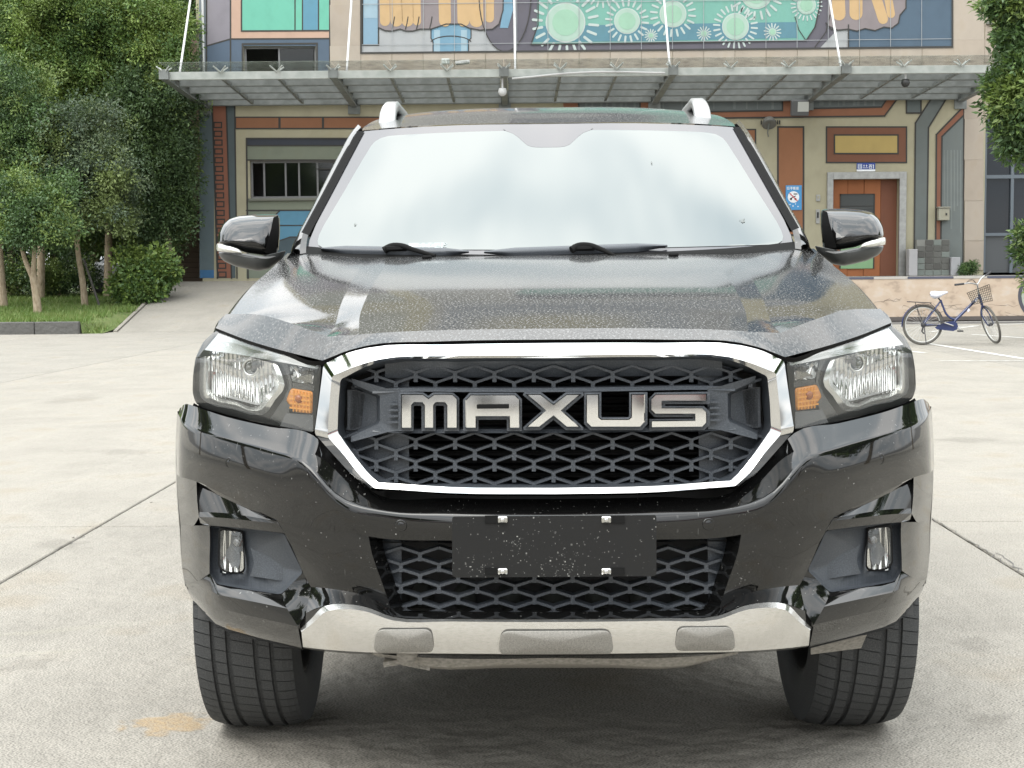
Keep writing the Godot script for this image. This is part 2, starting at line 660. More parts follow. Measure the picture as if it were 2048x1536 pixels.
func stroke(parent: Node, pts: Array, width: float, layer: int, closed := false) -> void:    # painted outline
	var p := pts.duplicate()
	if closed:
		p.append(pts[0])
	var st := new_st()
	st.set_smooth_group(-1)
	for i in p.size() - 1:
		var a := Vector2(p[i][0], p[i][1])
		var b := Vector2(p[i + 1][0], p[i + 1][1])
		var d := (b - a).normalized()
		var n := Vector2(-d.y, d.x) * width / 2
		a -= d * width / 2
		b += d * width / 2
		var z := FACADE + 0.004 * layer + 0.0004 * (i % 5)
		quad(st, at_z(a.x + n.x, a.y + n.y, z), at_z(b.x + n.x, b.y + n.y, z), at_z(b.x - n.x, b.y - n.y, z), at_z(a.x - n.x, a.y - n.y, z))
	part(parent, "painted_outline", done(st), M.line)

func framed(parent: Node, a: Array, layer: int, m: Material, w := 3.0, called := "painted_panel") -> void:
	srect(parent, called, a, layer, m)
	stroke(parent, [[a[0], a[1]], [a[2], a[1]], [a[2], a[3]], [a[0], a[3]]], w, layer + 1, true)

func disc(cx: float, cy: float, rx: float, ry: float, n := 28) -> Array:
	var out := []
	for i in n:
		out.append([cx + rx * cos(TAU * i / n), cy + ry * sin(TAU * i / n)])
	return out

func arc(cx: float, cy: float, rx: float, ry: float, a0: float, a1: float, n := 14) -> Array:
	var out := []
	for i in n + 1:
		var a := deg_to_rad(lerpf(a0, a1, float(i) / n))
		out.append([cx + rx * cos(a), cy + ry * sin(a)])
	return out

func capsule(x0: float, y0: float, x1: float, y1: float, r: float) -> Array:
	var d := Vector2(x1 - x0, y1 - y0)
	var a := rad_to_deg(d.angle())
	var out := arc(x1, y1, r, r, a - 90, a + 90, 8)
	out.append_array(arc(x0, y0, r, r, a + 90, a + 270, 8))
	return out

func pane_window(parent: Node, a: Array, panes: Array, open := []) -> void:      # a window set into its opening; panes: px x of the stiles
	var r := frect(a)
	var st := new_st()
	var d := 0.07
	var t := 0.06
	var z := FACADE - 0.16
	box(st, Vector3(r.get_center().x, r.position.y + t / 2, z), Vector3(r.size.x, t, d))
	box(st, Vector3(r.get_center().x, r.end.y - t / 2, z), Vector3(r.size.x, t, d))
	box(st, Vector3(r.position.x + t / 2, r.get_center().y, z), Vector3(t, r.size.y - 2 * t, d))
	box(st, Vector3(r.end.x - t / 2, r.get_center().y, z), Vector3(t, r.size.y - 2 * t, d))
	var xs := [r.position.x + t]
	for p in panes:
		var x := fx(p, (a[1] + a[3]) / 2.0)
		box(st, Vector3(x, r.get_center().y, z + 0.003), Vector3(0.05, r.size.y - 2 * t, d))
		xs.append(x)
	xs.append(r.end.x - t)
	var w := part(parent, "window", done(st), M.window_frame)
	for i in xs.size() - 1:
		if i in open:
			continue
		var q := box_mesh(Vector3(xs[i + 1] - xs[i] - 0.05, r.size.y - 2 * t, 0.008))
		part(w, "pane", q, M.window_glass, Vector3((xs[i] + xs[i + 1]) / 2, r.get_center().y, z))
	st = new_st()
	box(st, Vector3(r.get_center().x, r.position.y - 0.04, FACADE + 0.03), Vector3(r.size.x + 0.1, 0.07, 0.14), Basis(), 0.008)
	part(w, "sill", done(st), paint(150, 152, 140))

func sun_shape(parent: Node, cx: float, cy: float, r: float, rays: int, ll: float, layer: int, lw: float) -> void:
	sheet(parent, "painted_rim", disc(cx, cy, r, r), layer, paint(238, 252, 246))
	sheet(parent, "painted_disc", disc(cx, cy, r * 0.93, r * 0.93), layer + 1, paint(216, 246, 230))
	sheet(parent, "painted_disc", disc(cx, cy, r * 0.66, r * 0.66), layer + 2, paint(196, 243, 214))
	var w := paint(236, 250, 246)
	for i in rays:
		var a := TAU * (i + 0.3) / rays
		var q := r * 1.2
		sheet(parent, "painted_ray", capsule(cx + cos(a) * q, cy + sin(a) * q, cx + cos(a) * (q + ll), cy + sin(a) * (q + ll), lw), layer, w)

func build_warehouse() -> void:
	var b := thing("warehouse", "tall long warehouse with cartoon murals painted on its cream front", "building", Vector3.ZERO)
	var x0 := fx(399, 300)
	var x1 := fx(2420, 300)
	# openings in the front wall, in photo pixels
	var holes := [[487, 92, 632, 150], [500, 321, 672, 396], [1665, 359, 1797, 549], [1969, 237, 2190, 549], [1976, -120, 2190, 42]]
	var rects := []
	var xs := [x0, x1]
	var ys := [0.0, 27.0]
	for h in holes:
		var r := frect(h)
		if r.position.y < DOCK + 0.15:
			r = Rect2(r.position.x, DOCK - 0.05, r.size.x, r.end.y - DOCK + 0.05)
		rects.append(r)
		xs.append_array([r.position.x, r.end.x])
		ys.append_array([r.position.y, r.end.y])
	xs.sort()
	ys.sort()
	var st := new_st()
	for i in xs.size() - 1:
		for j in ys.size() - 1:
			var c := Vector2((xs[i] + xs[i + 1]) / 2, (ys[j] + ys[j + 1]) / 2)
			var inside := false
			for r in rects:
				inside = inside or r.has_point(c)
			if not inside:
				box(st, Vector3(c.x, c.y, FACADE - 0.15), Vector3(xs[i + 1] - xs[i], ys[j + 1] - ys[j], 0.3))
	part(b, "front_wall", done(st), paint(226, 218, 186))
	st = new_st()
	box(st, Vector3(x0 + 0.15, 13.5, FACADE - 8.16), Vector3(0.3, 27.0, 15.7))
	part(b, "side_wall", done(st), paint(150, 130, 110))
	st = new_st()
	box(st, Vector3(x1 - 0.15, 13.5, FACADE - 8.16), Vector3(0.3, 27.0, 15.7))
	part(b, "side_wall", done(st), paint(200, 190, 172))
	st = new_st()
	box(st, Vector3((x0 + x1) / 2, 13.5, FACADE - 16.2), Vector3(x1 - x0, 27.0, 0.3))
	part(b, "rear_wall", done(st), paint(200, 190, 172))
	st = new_st()
	box(st, Vector3((x0 + x1) / 2, 27.16, FACADE - 8.0), Vector3(x1 - x0 + 0.5, 0.3, 16.8))
	part(b, "roof", done(st), M.dock_concrete)
	st = new_st()
	box(st, Vector3((x0 + x1) / 2, 6.4, FACADE - 8.2), Vector3(x1 - x0 - 0.7, 0.3, 15.4))
	part(b, "storey_floor", done(st), M.room)
	st = new_st()
	box(st, Vector3((x0 + x1) / 2, 13.4, FACADE - 3.2), Vector3(x1 - x0 - 0.7, 26.6, 0.2))
	part(b, "inner_wall", done(st), M.room)

	# --- cladding panels
	var cl := [paint(226, 210, 192), paint(222, 206, 189), paint(229, 214, 197)]
	var clad := func(px0: float, py0: float, px1: float, py1: float, n: int) -> void:
		var r := frect([px0, py0, px1, py1])
		var g := 0.012
		part(b, "cladding_panel", box_mesh(Vector3(r.size.x - g, r.size.y - g, 0.03), 0.004), cl[n % 3], Vector3(r.get_center().x, r.get_center().y, FACADE + 0.013))
	for i in 19:
		var x := 722.0 + i * 62.3
		var dy := -0.0095 * (x - 1107)
		clad.call(x, 103.0 + dy, x + 62.3, 150.0 + dy, i)
	for y in [[-160, -75], [-75, 10], [10, 92], [92, 150]]:
		clad.call(660.0, y[0], 722.0, y[1], y[0] + 300)
		clad.call(1905.0, y[0] - 12, 1969.0, y[1] - 12, y[0] + 301)
	for y in [[137, 238], [238, 320], [320, 402], [402, 482], [482, 541]]:
		clad.call(1928.0, y[0], 1967.0, y[1], y[1])
	clad.call(1969.0, 40.0, 2060.0, 138.0, 1)
	clad.call(1969.0, 138.0, 2060.0, 236.0, 2)

	# --- mural, upper left
	srect(b, "corner_strip", [398, -160, 413, 150], 1, paint(166, 176, 184))
	sheet(b, "painted_panel", [[413, -160], [461, -160], [461, 78], [413, 92]], 1, paint(180, 174, 184))
	stroke(b, [[413, -160], [413, 150]], 3, 3)
	stroke(b, [[461, -160], [461, 150]], 3, 3)
	stroke(b, [[413, 92], [461, 78], [660, 77]], 3, 3)
	srect(b, "painted_panel", [461, -160, 660, 77], 1, paint(248, 208, 184))
	srect(b, "painted_panel", [483, -160, 658, 62], 2, paint(142, 236, 208))
	srect(b, "painted_panel", [605, -160, 636, 61], 3, paint(122, 186, 214))
	for x in [590, 605, 637]:
		stroke(b, [[x, -160], [x, 61]], 2.5, 4)
	stroke(b, [[483, -160], [483, 62], [660, 61]], 3, 4)
	sheet(b, "painted_panel", [[413, 92], [461, 78], [487, 78], [487, 150], [413, 150]], 1, paint(112, 132, 156))
	srect(b, "painted_panel", [487, 78, 660, 92], 1, paint(108, 128, 150))
	srect(b, "painted_panel", [632, 92, 660, 150], 1, paint(108, 128, 150))
	stroke(b, [[660, -160], [660, 150]], 3.5, 4)
	stroke(b, [[485, 150], [485, 88], [634, 87], [634, 150]], 3.5, 4)
	pane_window(b, [487, 92, 632, 150], [557], [0])
	var st2 := new_st()
	tube(st2, PackedVector3Array([at_z(407, 150, FACADE + 0.07), at_z(403, -160, FACADE + 0.07)]), 0.035, 0.035)
	part(b, "downpipe", done(st2), M.rod)

	# --- mural, the long panel above the canopy
	var slope := func(x: float) -> float: return -0.0098 * (x - 1107)
	# the mural goes on above the frame: broad fields of colour
	sheet(b, "painted_ground", [[722, -900], [1905, -900], [1905, -180], [722, -170]], 1, paint(214, 212, 208))
	sheet(b, "painted_screen", [[1000, -520], [1640, -500], [1640, -170], [1078, -170]], 4, paint(170, 206, 196))
	sheet(b, "painted_panel", [[722, -700], [980, -700], [990, -170], [722, -170]], 3, paint(206, 204, 198))
	sheet(b, "painted_panel", [[1660, -640], [1903, -640], [1903, -182], [1660, -182]], 3, paint(104, 128, 150))
	sheet(b, "painted_panel", [[1000, -640], [1640, -640], [1640, -530], [1000, -530]], 3, paint(126, 122, 134))
	sheet(b, "painted_panel", [[760, -860], [1850, -860], [1850, -720], [760, -720]], 3, paint(190, 196, 206))
	sheet(b, "painted_panel", [[415, -420], [655, -420], [655, -170], [415, -170]], 2, paint(180, 174, 184))
	sheet(b, "painted_panel", [[415, -700], [655, -700], [655, -430], [415, -430]], 2, paint(206, 208, 198))
	sheet(b, "painted_ground", [[722, -170], [1905, -180], [1905, 93], [722, 105]], 1, paint(218, 220, 222))
	stroke(b, [[722, -170], [722, 106], [1905, 94], [1905, -180]], 3.5, 12)
	framed(b, [725, -60, 757, 90], 2, paint(168, 206, 232), 3)
	srect(b, "painted_panel", [728, -60, 755, 36], 3, paint(198, 228, 246))
	# bottle neck
	sheet(b, "painted_panel", [[862, 58], [866, 44], [942, 44], [942, 76], [937, 82], [937, 103], [866, 104], [866, 84], [862, 76]], 2, paint(150, 198, 226))
	srect(b, "painted_panel", [868, 60, 880, 103], 3, paint(200, 230, 246))
	srect(b, "painted_panel", [922, 60, 934, 103], 3, paint(200, 230, 246))
	stroke(b, [[862, 58], [862, 76], [866, 84], [866, 104]], 2, 4)
	stroke(b, [[942, 58], [942, 76], [937, 82], [937, 103]], 2, 4)
	stroke(b, arc(902, 88, 42, 16, 200, 340), 2, 4)
	# left fist
	var mauve := paint(178, 166, 168)
	var peach := paint(252, 212, 158)
	sheet(b, "painted_hand", [[757, -160], [1010, -160], [1006, 20], [998, 48], [985, 58], [960, 60], [938, 56], [922, 48], [892, 48], [862, 58], [840, 58], [826, 62], [812, 62], [800, 58], [784, 62], [770, 61], [757, 55]], 5, mauve)
	stroke(b, [[1008, -60], [1006, 20], [998, 48], [985, 58], [960, 60], [938, 56], [922, 48], [892, 48], [862, 58], [840, 58], [826, 62], [812, 62], [800, 58], [784, 62], [770, 61], [757, 55]], 2.2, 8)
	for f in [[768, 10], [791, 12], [813, 12], [832, 8], [888, 12], [925, 12], [951, 14]]:
		sheet(b, "painted_finger", capsule(f[0], -60, f[0] + 2, 46 - f[1] * 0.4, f[1]), 6, peach)
	for f in [[979, 9]]:
		sheet(b, "painted_finger", capsule(f[0], -60, f[0], 36, f[1]), 6, peach)
	for x in [787, 814, 836, 862]:
		stroke(b, [[x + 2, 34], [x, 46], [x - 3, 58]], 2, 8)
	sheet(b, "painted_panel", [[1010, -60], [1022, -60], [1026, 20], [1016, 56], [1000, 56], [1006, 20]], 5, paint(150, 198, 226))
	# tube and screen
	var slate := paint(126, 122, 134)
	sheet(b, "painted_tube", disc(1010, -10, 52, 113, 40), 3, slate)
	sheet(b, "painted_tube", [[1010, 103], [1060, -170], [1690, -170], [1692, 10], [1672, 62], [1640, 96]], 2, slate)
	stroke(b, arc(1010, -10, 52, 113, 0, 175, 18), 2, 9)
	sheet(b, "painted_screen", [[1064, 88], [1074, 58], [1078, -170], [1640, -170], [1638, 20], [1628, 56], [1612, 80]], 4, paint(150, 216, 200))
	sheet(b, "painted_band", [[1066, 84], [1073, 52], [1592, 44], [1594, 76], [1300, 82]], 5, paint(118, 172, 190))
	stroke(b, [[1062, 88], [1076, 50], [1077, -60]], 2, 9)
	stroke(b, [[1062, 89], [1340, 86], [1612, 81], [1630, 54], [1640, 10], [1642, -60]], 2.2, 9)
	stroke(b, [[1612, 81], [1598, 60], [1590, 34]], 1.6, 9)
	stroke(b, [[1630, 94], [1652, 64], [1660, 30]], 1.8, 9)
	sun_shape(b, 1131, 45, 40, 22, 17, 6, 2.6)
	sun_shape(b, 1254, 42, 26, 20, 11, 6, 2.0)
	sun_shape(b, 1346, 28, 27, 20, 12, 6, 2.0)
	sun_shape(b, 1471, 53, 27, 24, 11, 6, 1.8)
	sun_shape(b, 1513, -14, 32, 20, 14, 6, 2.2)
	sun_shape(b, 1613, 10, 19, 22, 8, 6, 1.4)
	sun_shape(b, 1204, -22, 22, 18, 10, 6, 1.8)
	sun_shape(b, 1302, 71, 6, 14, 5, 6, 1.2)
	sun_shape(b, 1408, 67, 6.5, 14, 6, 6, 1.2)
	sun_shape(b, 1545, 64, 8, 14, 7, 6, 1.3)
	for s in [[1140, -90, 34], [1260, -110, 26], [1400, -80, 36], [1560, -110, 30]]:
		sun_shape(b, s[0], s[1], s[2], 18, 12, 6, 2.0)
	# right fist on slate blue
	sheet(b, "painted_panel", [[1697, -180], [1903, -182], [1903, 92], [1697, 94]], 4, paint(104, 128, 150))
	stroke(b, [[1697, 50], [1697, 94]], 2.5, 9)
	sheet(b, "painted_hand", [[1655, 50], [1660, -160], [1900, -160], [1812, 0], [1812, 16], [1800, 30], [1797, 46], [1784, 56], [1768, 54], [1750, 61], [1730, 57], [1714, 62], [1697, 58], [1676, 60]], 6, mauve)
	stroke(b, [[1652, 46], [1662, 58], [1676, 60], [1697, 58], [1714, 62], [1730, 57], [1750, 61], [1768, 54], [1784, 56], [1797, 46], [1800, 30], [1812, 16], [1812, 0]], 2.2, 9)
	for f in [[1678, 28, 1674, -60, 13], [1712, 27, 1712, -60, 13], [1766, 38, 1738, -50, 10], [1782, 28, 1770, -40, 8]]:
		sheet(b, "painted_finger", capsule(f[2], f[3], f[0], f[1], f[4]), 7, peach)
	# tile joints showing through the mural
	var faint := paint(214, 218, 222)
	for i in range(1, 19):
		var x := 722.0 + i * 62.3
		srect(b, "tile_joint", [x - 0.5, -60, x + 0.5, 101 + slope.call(x)], 11, faint)
	sheet(b, "tile_joint", [[724, 89], [1904, 77], [1904, 78], [724, 90]], 10, faint)
	sheet(b, "tile_joint", [[724, 8], [1904, -4], [1904, -3], [724, 9]], 10, faint)

	# --- lower storey, left
	srect(b, "painted_strip", [399, 150, 428, 556], 1, paint(128, 146, 152))
	srect(b, "painted_panel", [400, 540, 428, 556], 2, paint(84, 146, 200))
	sheet(b, "painted_strip", [[425, 190], [452, 190], [464, 556], [436, 556]], 2, paint(190, 124, 98))
	srect(b, "painted_strip", [453, 190, 471, 556], 1, paint(112, 126, 130))
	stroke(b, [[424, 190], [435, 556]], 3, 5)
	stroke(b, [[452, 190], [463, 556]], 3, 5)
	stroke(b, [[469, 190], [474, 556]], 2.6, 5)
	for i in 18:
		var y := 250.0 + i * 17.6
		var x := 435.5 + (y - 250) * 0.03
		stroke(b, [[x - 7.5, y - 5], [x + 7.5, y - 5], [x + 7.5, y + 5], [x - 7.5, y + 5]], 2.6, 5, true)
	for s in [[471, 558], [560, 645], [647, 790]]:
		framed(b, [s[0], 234.5, s[1], 257], 2, paint(186, 128, 92), 2.6, "painted_beam")
	srect(b, "painted_band", [493, 277, 790, 292], 2, paint(78, 84, 98))
	srect(b, "painted_band", [493, 292, 790, 320], 2, paint(164, 172, 152))
	srect(b, "painted_band", [493, 397, 700, 421], 2, paint(166, 174, 154))
	srect(b, "painted_band", [493, 421, 700, 556], 2, paint(160, 170, 152))
	sheet(b, "painted_car", [[540, 440], [560, 421], [700, 421], [700, 492], [540, 492]], 3, paint(116, 180, 214))
	sheet(b, "painted_car", [[540, 488], [580, 474], [700, 474], [700, 520], [540, 520]], 4, paint(92, 112, 122))
	stroke(b, [[493, 421], [700, 420]], 2.6, 6)
	stroke(b, [[560, 451], [700, 450]], 2.2, 6)
	stroke(b, [[540, 488], [580, 474], [700, 474]], 2.2, 6)
	stroke(b, [[540, 440], [560, 421]], 2.2, 6)
	stroke(b, [[790, 277], [493, 277], [496, 556]], 3.2, 6)
	stroke(b, [[493, 291], [790, 291]], 2.6, 6)
	stroke(b, [[493, 320], [790, 320]], 2.6, 6)
	stroke(b, [[634, 338], [700, 338]], 2.2, 6)
	pane_window(b, [500, 321, 672, 396], [527, 570, 597, 634], [0])
	stroke(b, [[493, 205], [500, 205]], 0.5, 1)

	# --- lower storey, middle and right
	sheet(b, "painted_beam", [[1120, 150], [1830, 150], [1769, 232], [1130, 240]], 2, paint(186, 126, 94))
	for q in [[[1148, 150], [1280, 150], [1280, 226], [1160, 227]], [[1310, 150], [1565, 150], [1565, 221], [1310, 225]], [[1615, 150], [1806, 150], [1763, 214], [1622, 217]]]:
		sheet(b, "painted_glazing", q, 3, paint(132, 140, 140))
		stroke(b, q, 3, 5, true)
		for i in 9:
			var x: float = lerpf(q[3][0] + 6, q[2][0] - 8, (i + rng.randf()) / 9.0)
			srect(b, "paint_streak", [x, 152, x + rng.randf_range(2, 6), q[2][1] - 3], 4, paint(150, 158, 158))
	stroke(b, [[1130, 240], [1769, 232], [1830, 150]], 3, 5)
	framed(b, [1440, 259, 1511, 470], 2, paint(190, 130, 92), 3)
	framed(b, [1556, 254, 1607, 470], 2, paint(196, 134, 94), 3.5)
	framed(b, [1653, 254, 1813, 325], 2, paint(160, 106, 80), 3)
	framed(b, [1669, 270, 1796, 307], 4, paint(238, 208, 130), 3)
	srect(b, "painted_strip", [1813, 150, 1842, 226], 2, paint(132, 142, 142))
	stroke(b, [[1813, 150], [1813, 226], [1842, 226], [1842, 150]], 3, 4)
	sheet(b, "painted_pipe", [[1893, 150], [1922, 150], [1857, 255], [1853, 545], [1828, 545], [1831, 246]], 3, paint(140, 148, 146))
	stroke(b, [[1893, 150], [1831, 246], [1828, 545]], 3, 5)
	stroke(b, [[1922, 150], [1857, 255], [1853, 545]], 3, 5)
	sheet(b, "painted_glazing", [[1927, 228], [1884, 273], [1881, 545], [1927, 545]], 2, paint(148, 156, 154))
	sheet(b, "painted_beam", [[1928, 212], [1873, 269], [1871, 545], [1881, 545], [1884, 273], [1928, 230]], 3, paint(178, 118, 92))
	stroke(b, [[1928, 212], [1873, 269], [1871, 545]], 3, 5)
	stroke(b, [[1928, 230], [1884, 273], [1881, 545]], 3, 5)
	stroke(b, [[1928, 212], [1926, 545]], 2.5, 5)
	for i in 6:
		var x := 1888.0 + i * 6.4
		srect(b, "paint_streak", [x, 300, x + rng.randf_range(1.5, 4), rng.randf_range(400, 520)], 3, paint(166, 174, 172))

	# --- goods lift
	var lf := frect([1653, 345, 1811, 549])
	var lo := frect([1665, 359, 1797, 549])
	st = new_st()
	box(st, Vector3((lf.position.x + lo.position.x) / 2, (DOCK + lf.end.y) / 2, FACADE + 0.03), Vector3(lo.position.x - lf.position.x, lf.end.y - DOCK, 0.1), Basis(), 0.006)
	box(st, Vector3((lf.end.x + lo.end.x) / 2, (DOCK + lf.end.y) / 2, FACADE + 0.03), Vector3(lf.end.x - lo.end.x, lf.end.y - DOCK, 0.1), Basis(), 0.006)
	box(st, Vector3(lo.get_center().x, (lf.end.y + lo.end.y) / 2, FACADE + 0.028), Vector3(lo.size.x, lf.end.y - lo.end.y, 0.1), Basis(), 0.006)
	part(b, "lift_frame", done(st), M.stainless)
	var leaf := paint(208, 130, 80)
	var lw := lo.size.x / 4
	var lh := lo.end.y - DOCK
	for i in 4:
		part(b, "lift_door_leaf", box_mesh(Vector3(lw - 0.008, lh, 0.04), 0.004), leaf if i < 3 else paint(158, 100, 74), Vector3(lo.position.x + (i + 0.5) * lw, DOCK + lh / 2, FACADE - 0.2 - 0.02 * (i % 2)))
	var gr := frect([1683, 389, 1751, 418])
	var dz := FACADE - 0.165
	part(b, "lift_door_panel", box_mesh(Vector3(gr.size.x, gr.size.y, 0.01)), paint(98, 102, 102), Vector3(gr.get_center().x, gr.get_center().y, dz))
	gr = frect([1683, 418, 1751, 490])
	part(b, "lift_door_panel", box_mesh(Vector3(gr.size.x, gr.size.y, 0.01)), paint(92, 96, 98), Vector3(gr.get_center().x, gr.get_center().y, dz))
	gr = frect([1683, 490, 1751, 537])
	part(b, "lift_door_panel", box_mesh(Vector3(gr.size.x, gr.size.y, 0.01)), paint(178, 226, 172), Vector3(gr.get_center().x, gr.get_center().y, dz))
	st = new_st()
	for e in [[1682, 388, 1684.5, 537], [1749.5, 388, 1752, 537], [1682, 387, 1752, 389.5], [1684, 411, 1750, 412.5]]:
		var r := frect(e)
		box(st, Vector3(r.get_center().x, r.get_center().y, dz + 0.008), Vector3(r.size.x, r.size.y, 0.008))
	part(b, "lift_door_outline", done(st), M.line)

	# --- dark glazed bay at the right end
	var gb := frect([1969, 237, 2190, 549])
	st = new_st()
	for e in [[1969, 349, 2190, 356], [1969, 465, 2190, 471], [1969, 237, 1974, 545], [2023, 237, 2029, 545], [2080, 237, 2086, 545], [2140, 237, 2146, 545], [1969, 237, 2190, 242]]:
		var r := frect(e)
		box(st, Vector3(r.get_center().x, r.get_center().y, FACADE - 0.1 + 0.002 * (e[2] - e[0]) / 100), Vector3(r.size.x, r.size.y, 0.09))
	var bay := part(b, "window", done(st), M.mullion)
	for i in 4:
		for j in 3:
			var r := frect([1969.0 + i * 57, [237, 352, 468][j], 2026.0 + i * 57, [352, 468, 545][j]])
			part(bay, "pane", box_mesh(Vector3(r.size.x, r.size.y, 0.01)), M.dark_glass if j < 2 else mat(lin(0.07, 0.075, 0.08), 0.25), Vector3(r.get_center().x, r.get_center().y, FACADE - 0.14))
	pane_window(b, [1976, -120, 2190, 42], [2050, 2120])

	# --- loading dock, with ramp at its left end
	build_dock()

	# --- fittings on the wall
	var fl := thing("floodlight", "large grey floodlight under the canopy beside the painted brown beam", "floodlight", Vector3.ZERO)
	var fr := frect([1577, 203, 1612, 234])
	st = new_st()
	box(st, Vector3(fr.get_center().x, fr.get_center().y, FACADE + 0.35), Vector3(fr.size.x, fr.size.y, 0.16), Basis(Vector3.RIGHT, 0.2), 0.02)
	part(fl, "housing", done(st), mat(lin(0.11, 0.115, 0.12), 0.5))
	st = new_st()
	box(st, Vector3(fr.get_center().x + 0.08, fr.get_center().y + 0.02, FACADE + 0.435), Vector3(fr.size.x * 0.62, fr.size.y * 0.62, 0.02), Basis(Vector3.RIGHT, 0.2))
	part(fl, "lamp_glass", done(st), mat(lin(0.55, 0.57, 0.55), 0.15))
	st = new_st()
	bar(st, Vector3(fr.get_center().x, fr.get_center().y + 0.2, FACADE + 0.012), Vector3(fr.get_center().x, fr.get_center().y, FACADE + 0.28), 0.06, 0.05)
	part(fl, "bracket", done(st), M.steel_grey)
	var lm := thing("wall_lamp", "small weathered wall lamp hanging over a louvred vent", "lamp")
	var lp := at_z(1538, 246, FACADE + 0.3)
	st = new_st()
	lathe(st, [[-0.16, 0.05], [-0.1, 0.16], [0.06, 0.2], [0.08, 0.17], [0.02, 0.02]], Basis(Vector3.RIGHT, 0.9), lp, 16)
	part(lm, "shade", done(st), mat(lin(0.14, 0.14, 0.13), 0.5))
	st = new_st()
	tube(st, PackedVector3Array([at_z(1538, 246, FACADE + 0.01), lp + Vector3(0, 0.1, -0.1), lp]), 0.025, 0.025)
	tube(st, PackedVector3Array([lp, lp + Vector3(-0.02, -0.25, -0.1), lp + Vector3(0.02, -0.36, -0.2)]), 0.02, 0.012)
	part(lm, "arm", done(st), M.steel_grey)
	st = new_st()
	var vr := frect([1520, 241, 1561, 249])
	for i in 10:
		box(st, Vector3(lerpf(vr.position.x, vr.end.x, (i + 0.5) / 10), vr.get_center().y, FACADE + 0.03), Vector3(vr.size.x / 22, vr.size.y, 0.04))
	part(b, "louvre_vent", done(st), M.dark)
	# blue notice
	var sg_ := thing("notice_sign", "blue notice with a struck-out electric bicycle symbol on a brown painted panel", "sign")
	var r2 := frect([1571, 371, 1603, 420])
	var blue := mat(lin(0.06, 0.27, 0.55), 0.4)
	var white := mat(lin(0.78, 0.8, 0.82), 0.5)
	part(sg_, "plate", box_mesh(Vector3(r2.size.x, r2.size.y, 0.02), 0.003), blue, Vector3(r2.get_center().x, r2.get_center().y, FACADE + 0.026))
	var mark := func(node: Node, called: String, pts: Array, z: float, m: Material) -> void:
		var poly := PackedVector3Array()
		for p in pts:
			poly.append(at_z(p[0], p[1], FACADE + z))
		var s := new_st()
		slab(s, poly, Vector3(0, 0, 0.002))
		part(node, called, done(s), m)
	mark.call(sg_, "symbol_disc", disc(1587, 394, 11.5, 11.5), 0.038, white)
	mark.call(sg_, "symbol_wheel", disc(1582, 398, 2.2, 2.2, 12), 0.042, M.black)
	mark.call(sg_, "symbol_wheel", disc(1591, 398, 2.2, 2.2, 12), 0.042, M.black)
	mark.call(sg_, "symbol_frame", capsule(1583, 396, 1591, 392, 0.8), 0.042, M.black)
	mark.call(sg_, "symbol_frame", capsule(1588, 388, 1594, 388, 1.0), 0.042, M.black)
	mark.call(sg_, "symbol_stroke", capsule(1579.5, 386.5, 1594.5, 401.5, 0.9), 0.046, mat(lin(0.5, 0.03, 0.04), 0.5))
	# heading of four characters, drawn with strokes
	for i in 4:
		var cx := 1576.5 + i * 6.2
		for s in [[-2.2, -2.2, 2.2, -2.2], [-2.2, 0, 2.2, 0], [-2.2, 2.2, 2.2, 2.2], [0, -2.6, 0, 2.6], [-2.2, -2.2, -2.2, 2.2]]:
			if (i + int(s[0] * 3 + s[3] * 5)) % 4 == 1:
				continue
			mark.call(sg_, "character_stroke", capsule(cx + s[0], 376.5 + s[1], cx + s[2], 376.5 + s[3], 0.45), 0.038, white)
	for q in [[1580, 409, 1.2], [1586, 412, 1.4], [1591, 408, 1.0], [1596, 413, 1.2]]:
		mark.call(sg_, "print_mark", disc(q[0], q[1], q[2], q[2], 8), 0.038, white)
	# door number plate
	var np := thing("door_number_plate", "small dark blue door number plate above the goods lift", "sign")
	var r3 := frect([1713, 326, 1750, 339])
	part(np, "plate", box_mesh(Vector3(r3.size.x, r3.size.y, 0.02), 0.003), mat(lin(0.02, 0.05, 0.25), 0.4), Vector3(r3.get_center().x, r3.get_center().y, FACADE + 0.02))
	r3 = frect([1713, 339, 1750, 343])
	part(np, "white_strip", box_mesh(Vector3(r3.size.x, r3.size.y, 0.02), 0.003), white, Vector3(r3.get_center().x, r3.get_center().y, FACADE + 0.02))
	mark.call(np, "print_square", [[1715.5, 328], [1724, 328], [1724, 337.5], [1715.5, 337.5]], 0.032, mat(lin(0.5, 0.55, 0.65), 0.5))
	for s in [[1717, 329.5, 1722.5, 329.5], [1717, 332.5, 1722.5, 332.5], [1717, 335.5, 1722.5, 335.5], [1719.7, 329, 1719.7, 336.5]]:
		mark.call(np, "character_stroke", capsule(s[0], s[1], s[2], s[3], 0.35), 0.036, mat(lin(0.02, 0.05, 0.25), 0.4))
	for s in [[1727, 331, 1729, 331], [1728, 329.5, 1728, 334], [1732, 331, 1734.5, 331], [1733, 329.5, 1733, 334], [1726, 335.8, 1736, 335.8]]:
		mark.call(np, "character_stroke", capsule(s[0], s[1], s[2], s[3], 0.4), 0.032, white)
	for s in [[1738, 329.5, 1744, 329.5], [1738.4, 332, 1743.6, 332], [1738.4, 332, 1738.4, 336.8], [1743.6, 332, 1743.6, 336.8], [1738.4, 336.8, 1743.6, 336.8], [1740, 329.5, 1740, 334.5], [1742, 329.5, 1742, 334.5]]:
		mark.call(np, "character_stroke", capsule(s[0], s[1], s[2], s[3], 0.45), 0.032, white)
	for s in [[1747, 329.4, 1747, 337], [1745.8, 330.6, 1747, 329.4]]:
		mark.call(np, "numeral_stroke", capsule(s[0], s[1], s[2], s[3], 0.6), 0.032, white)
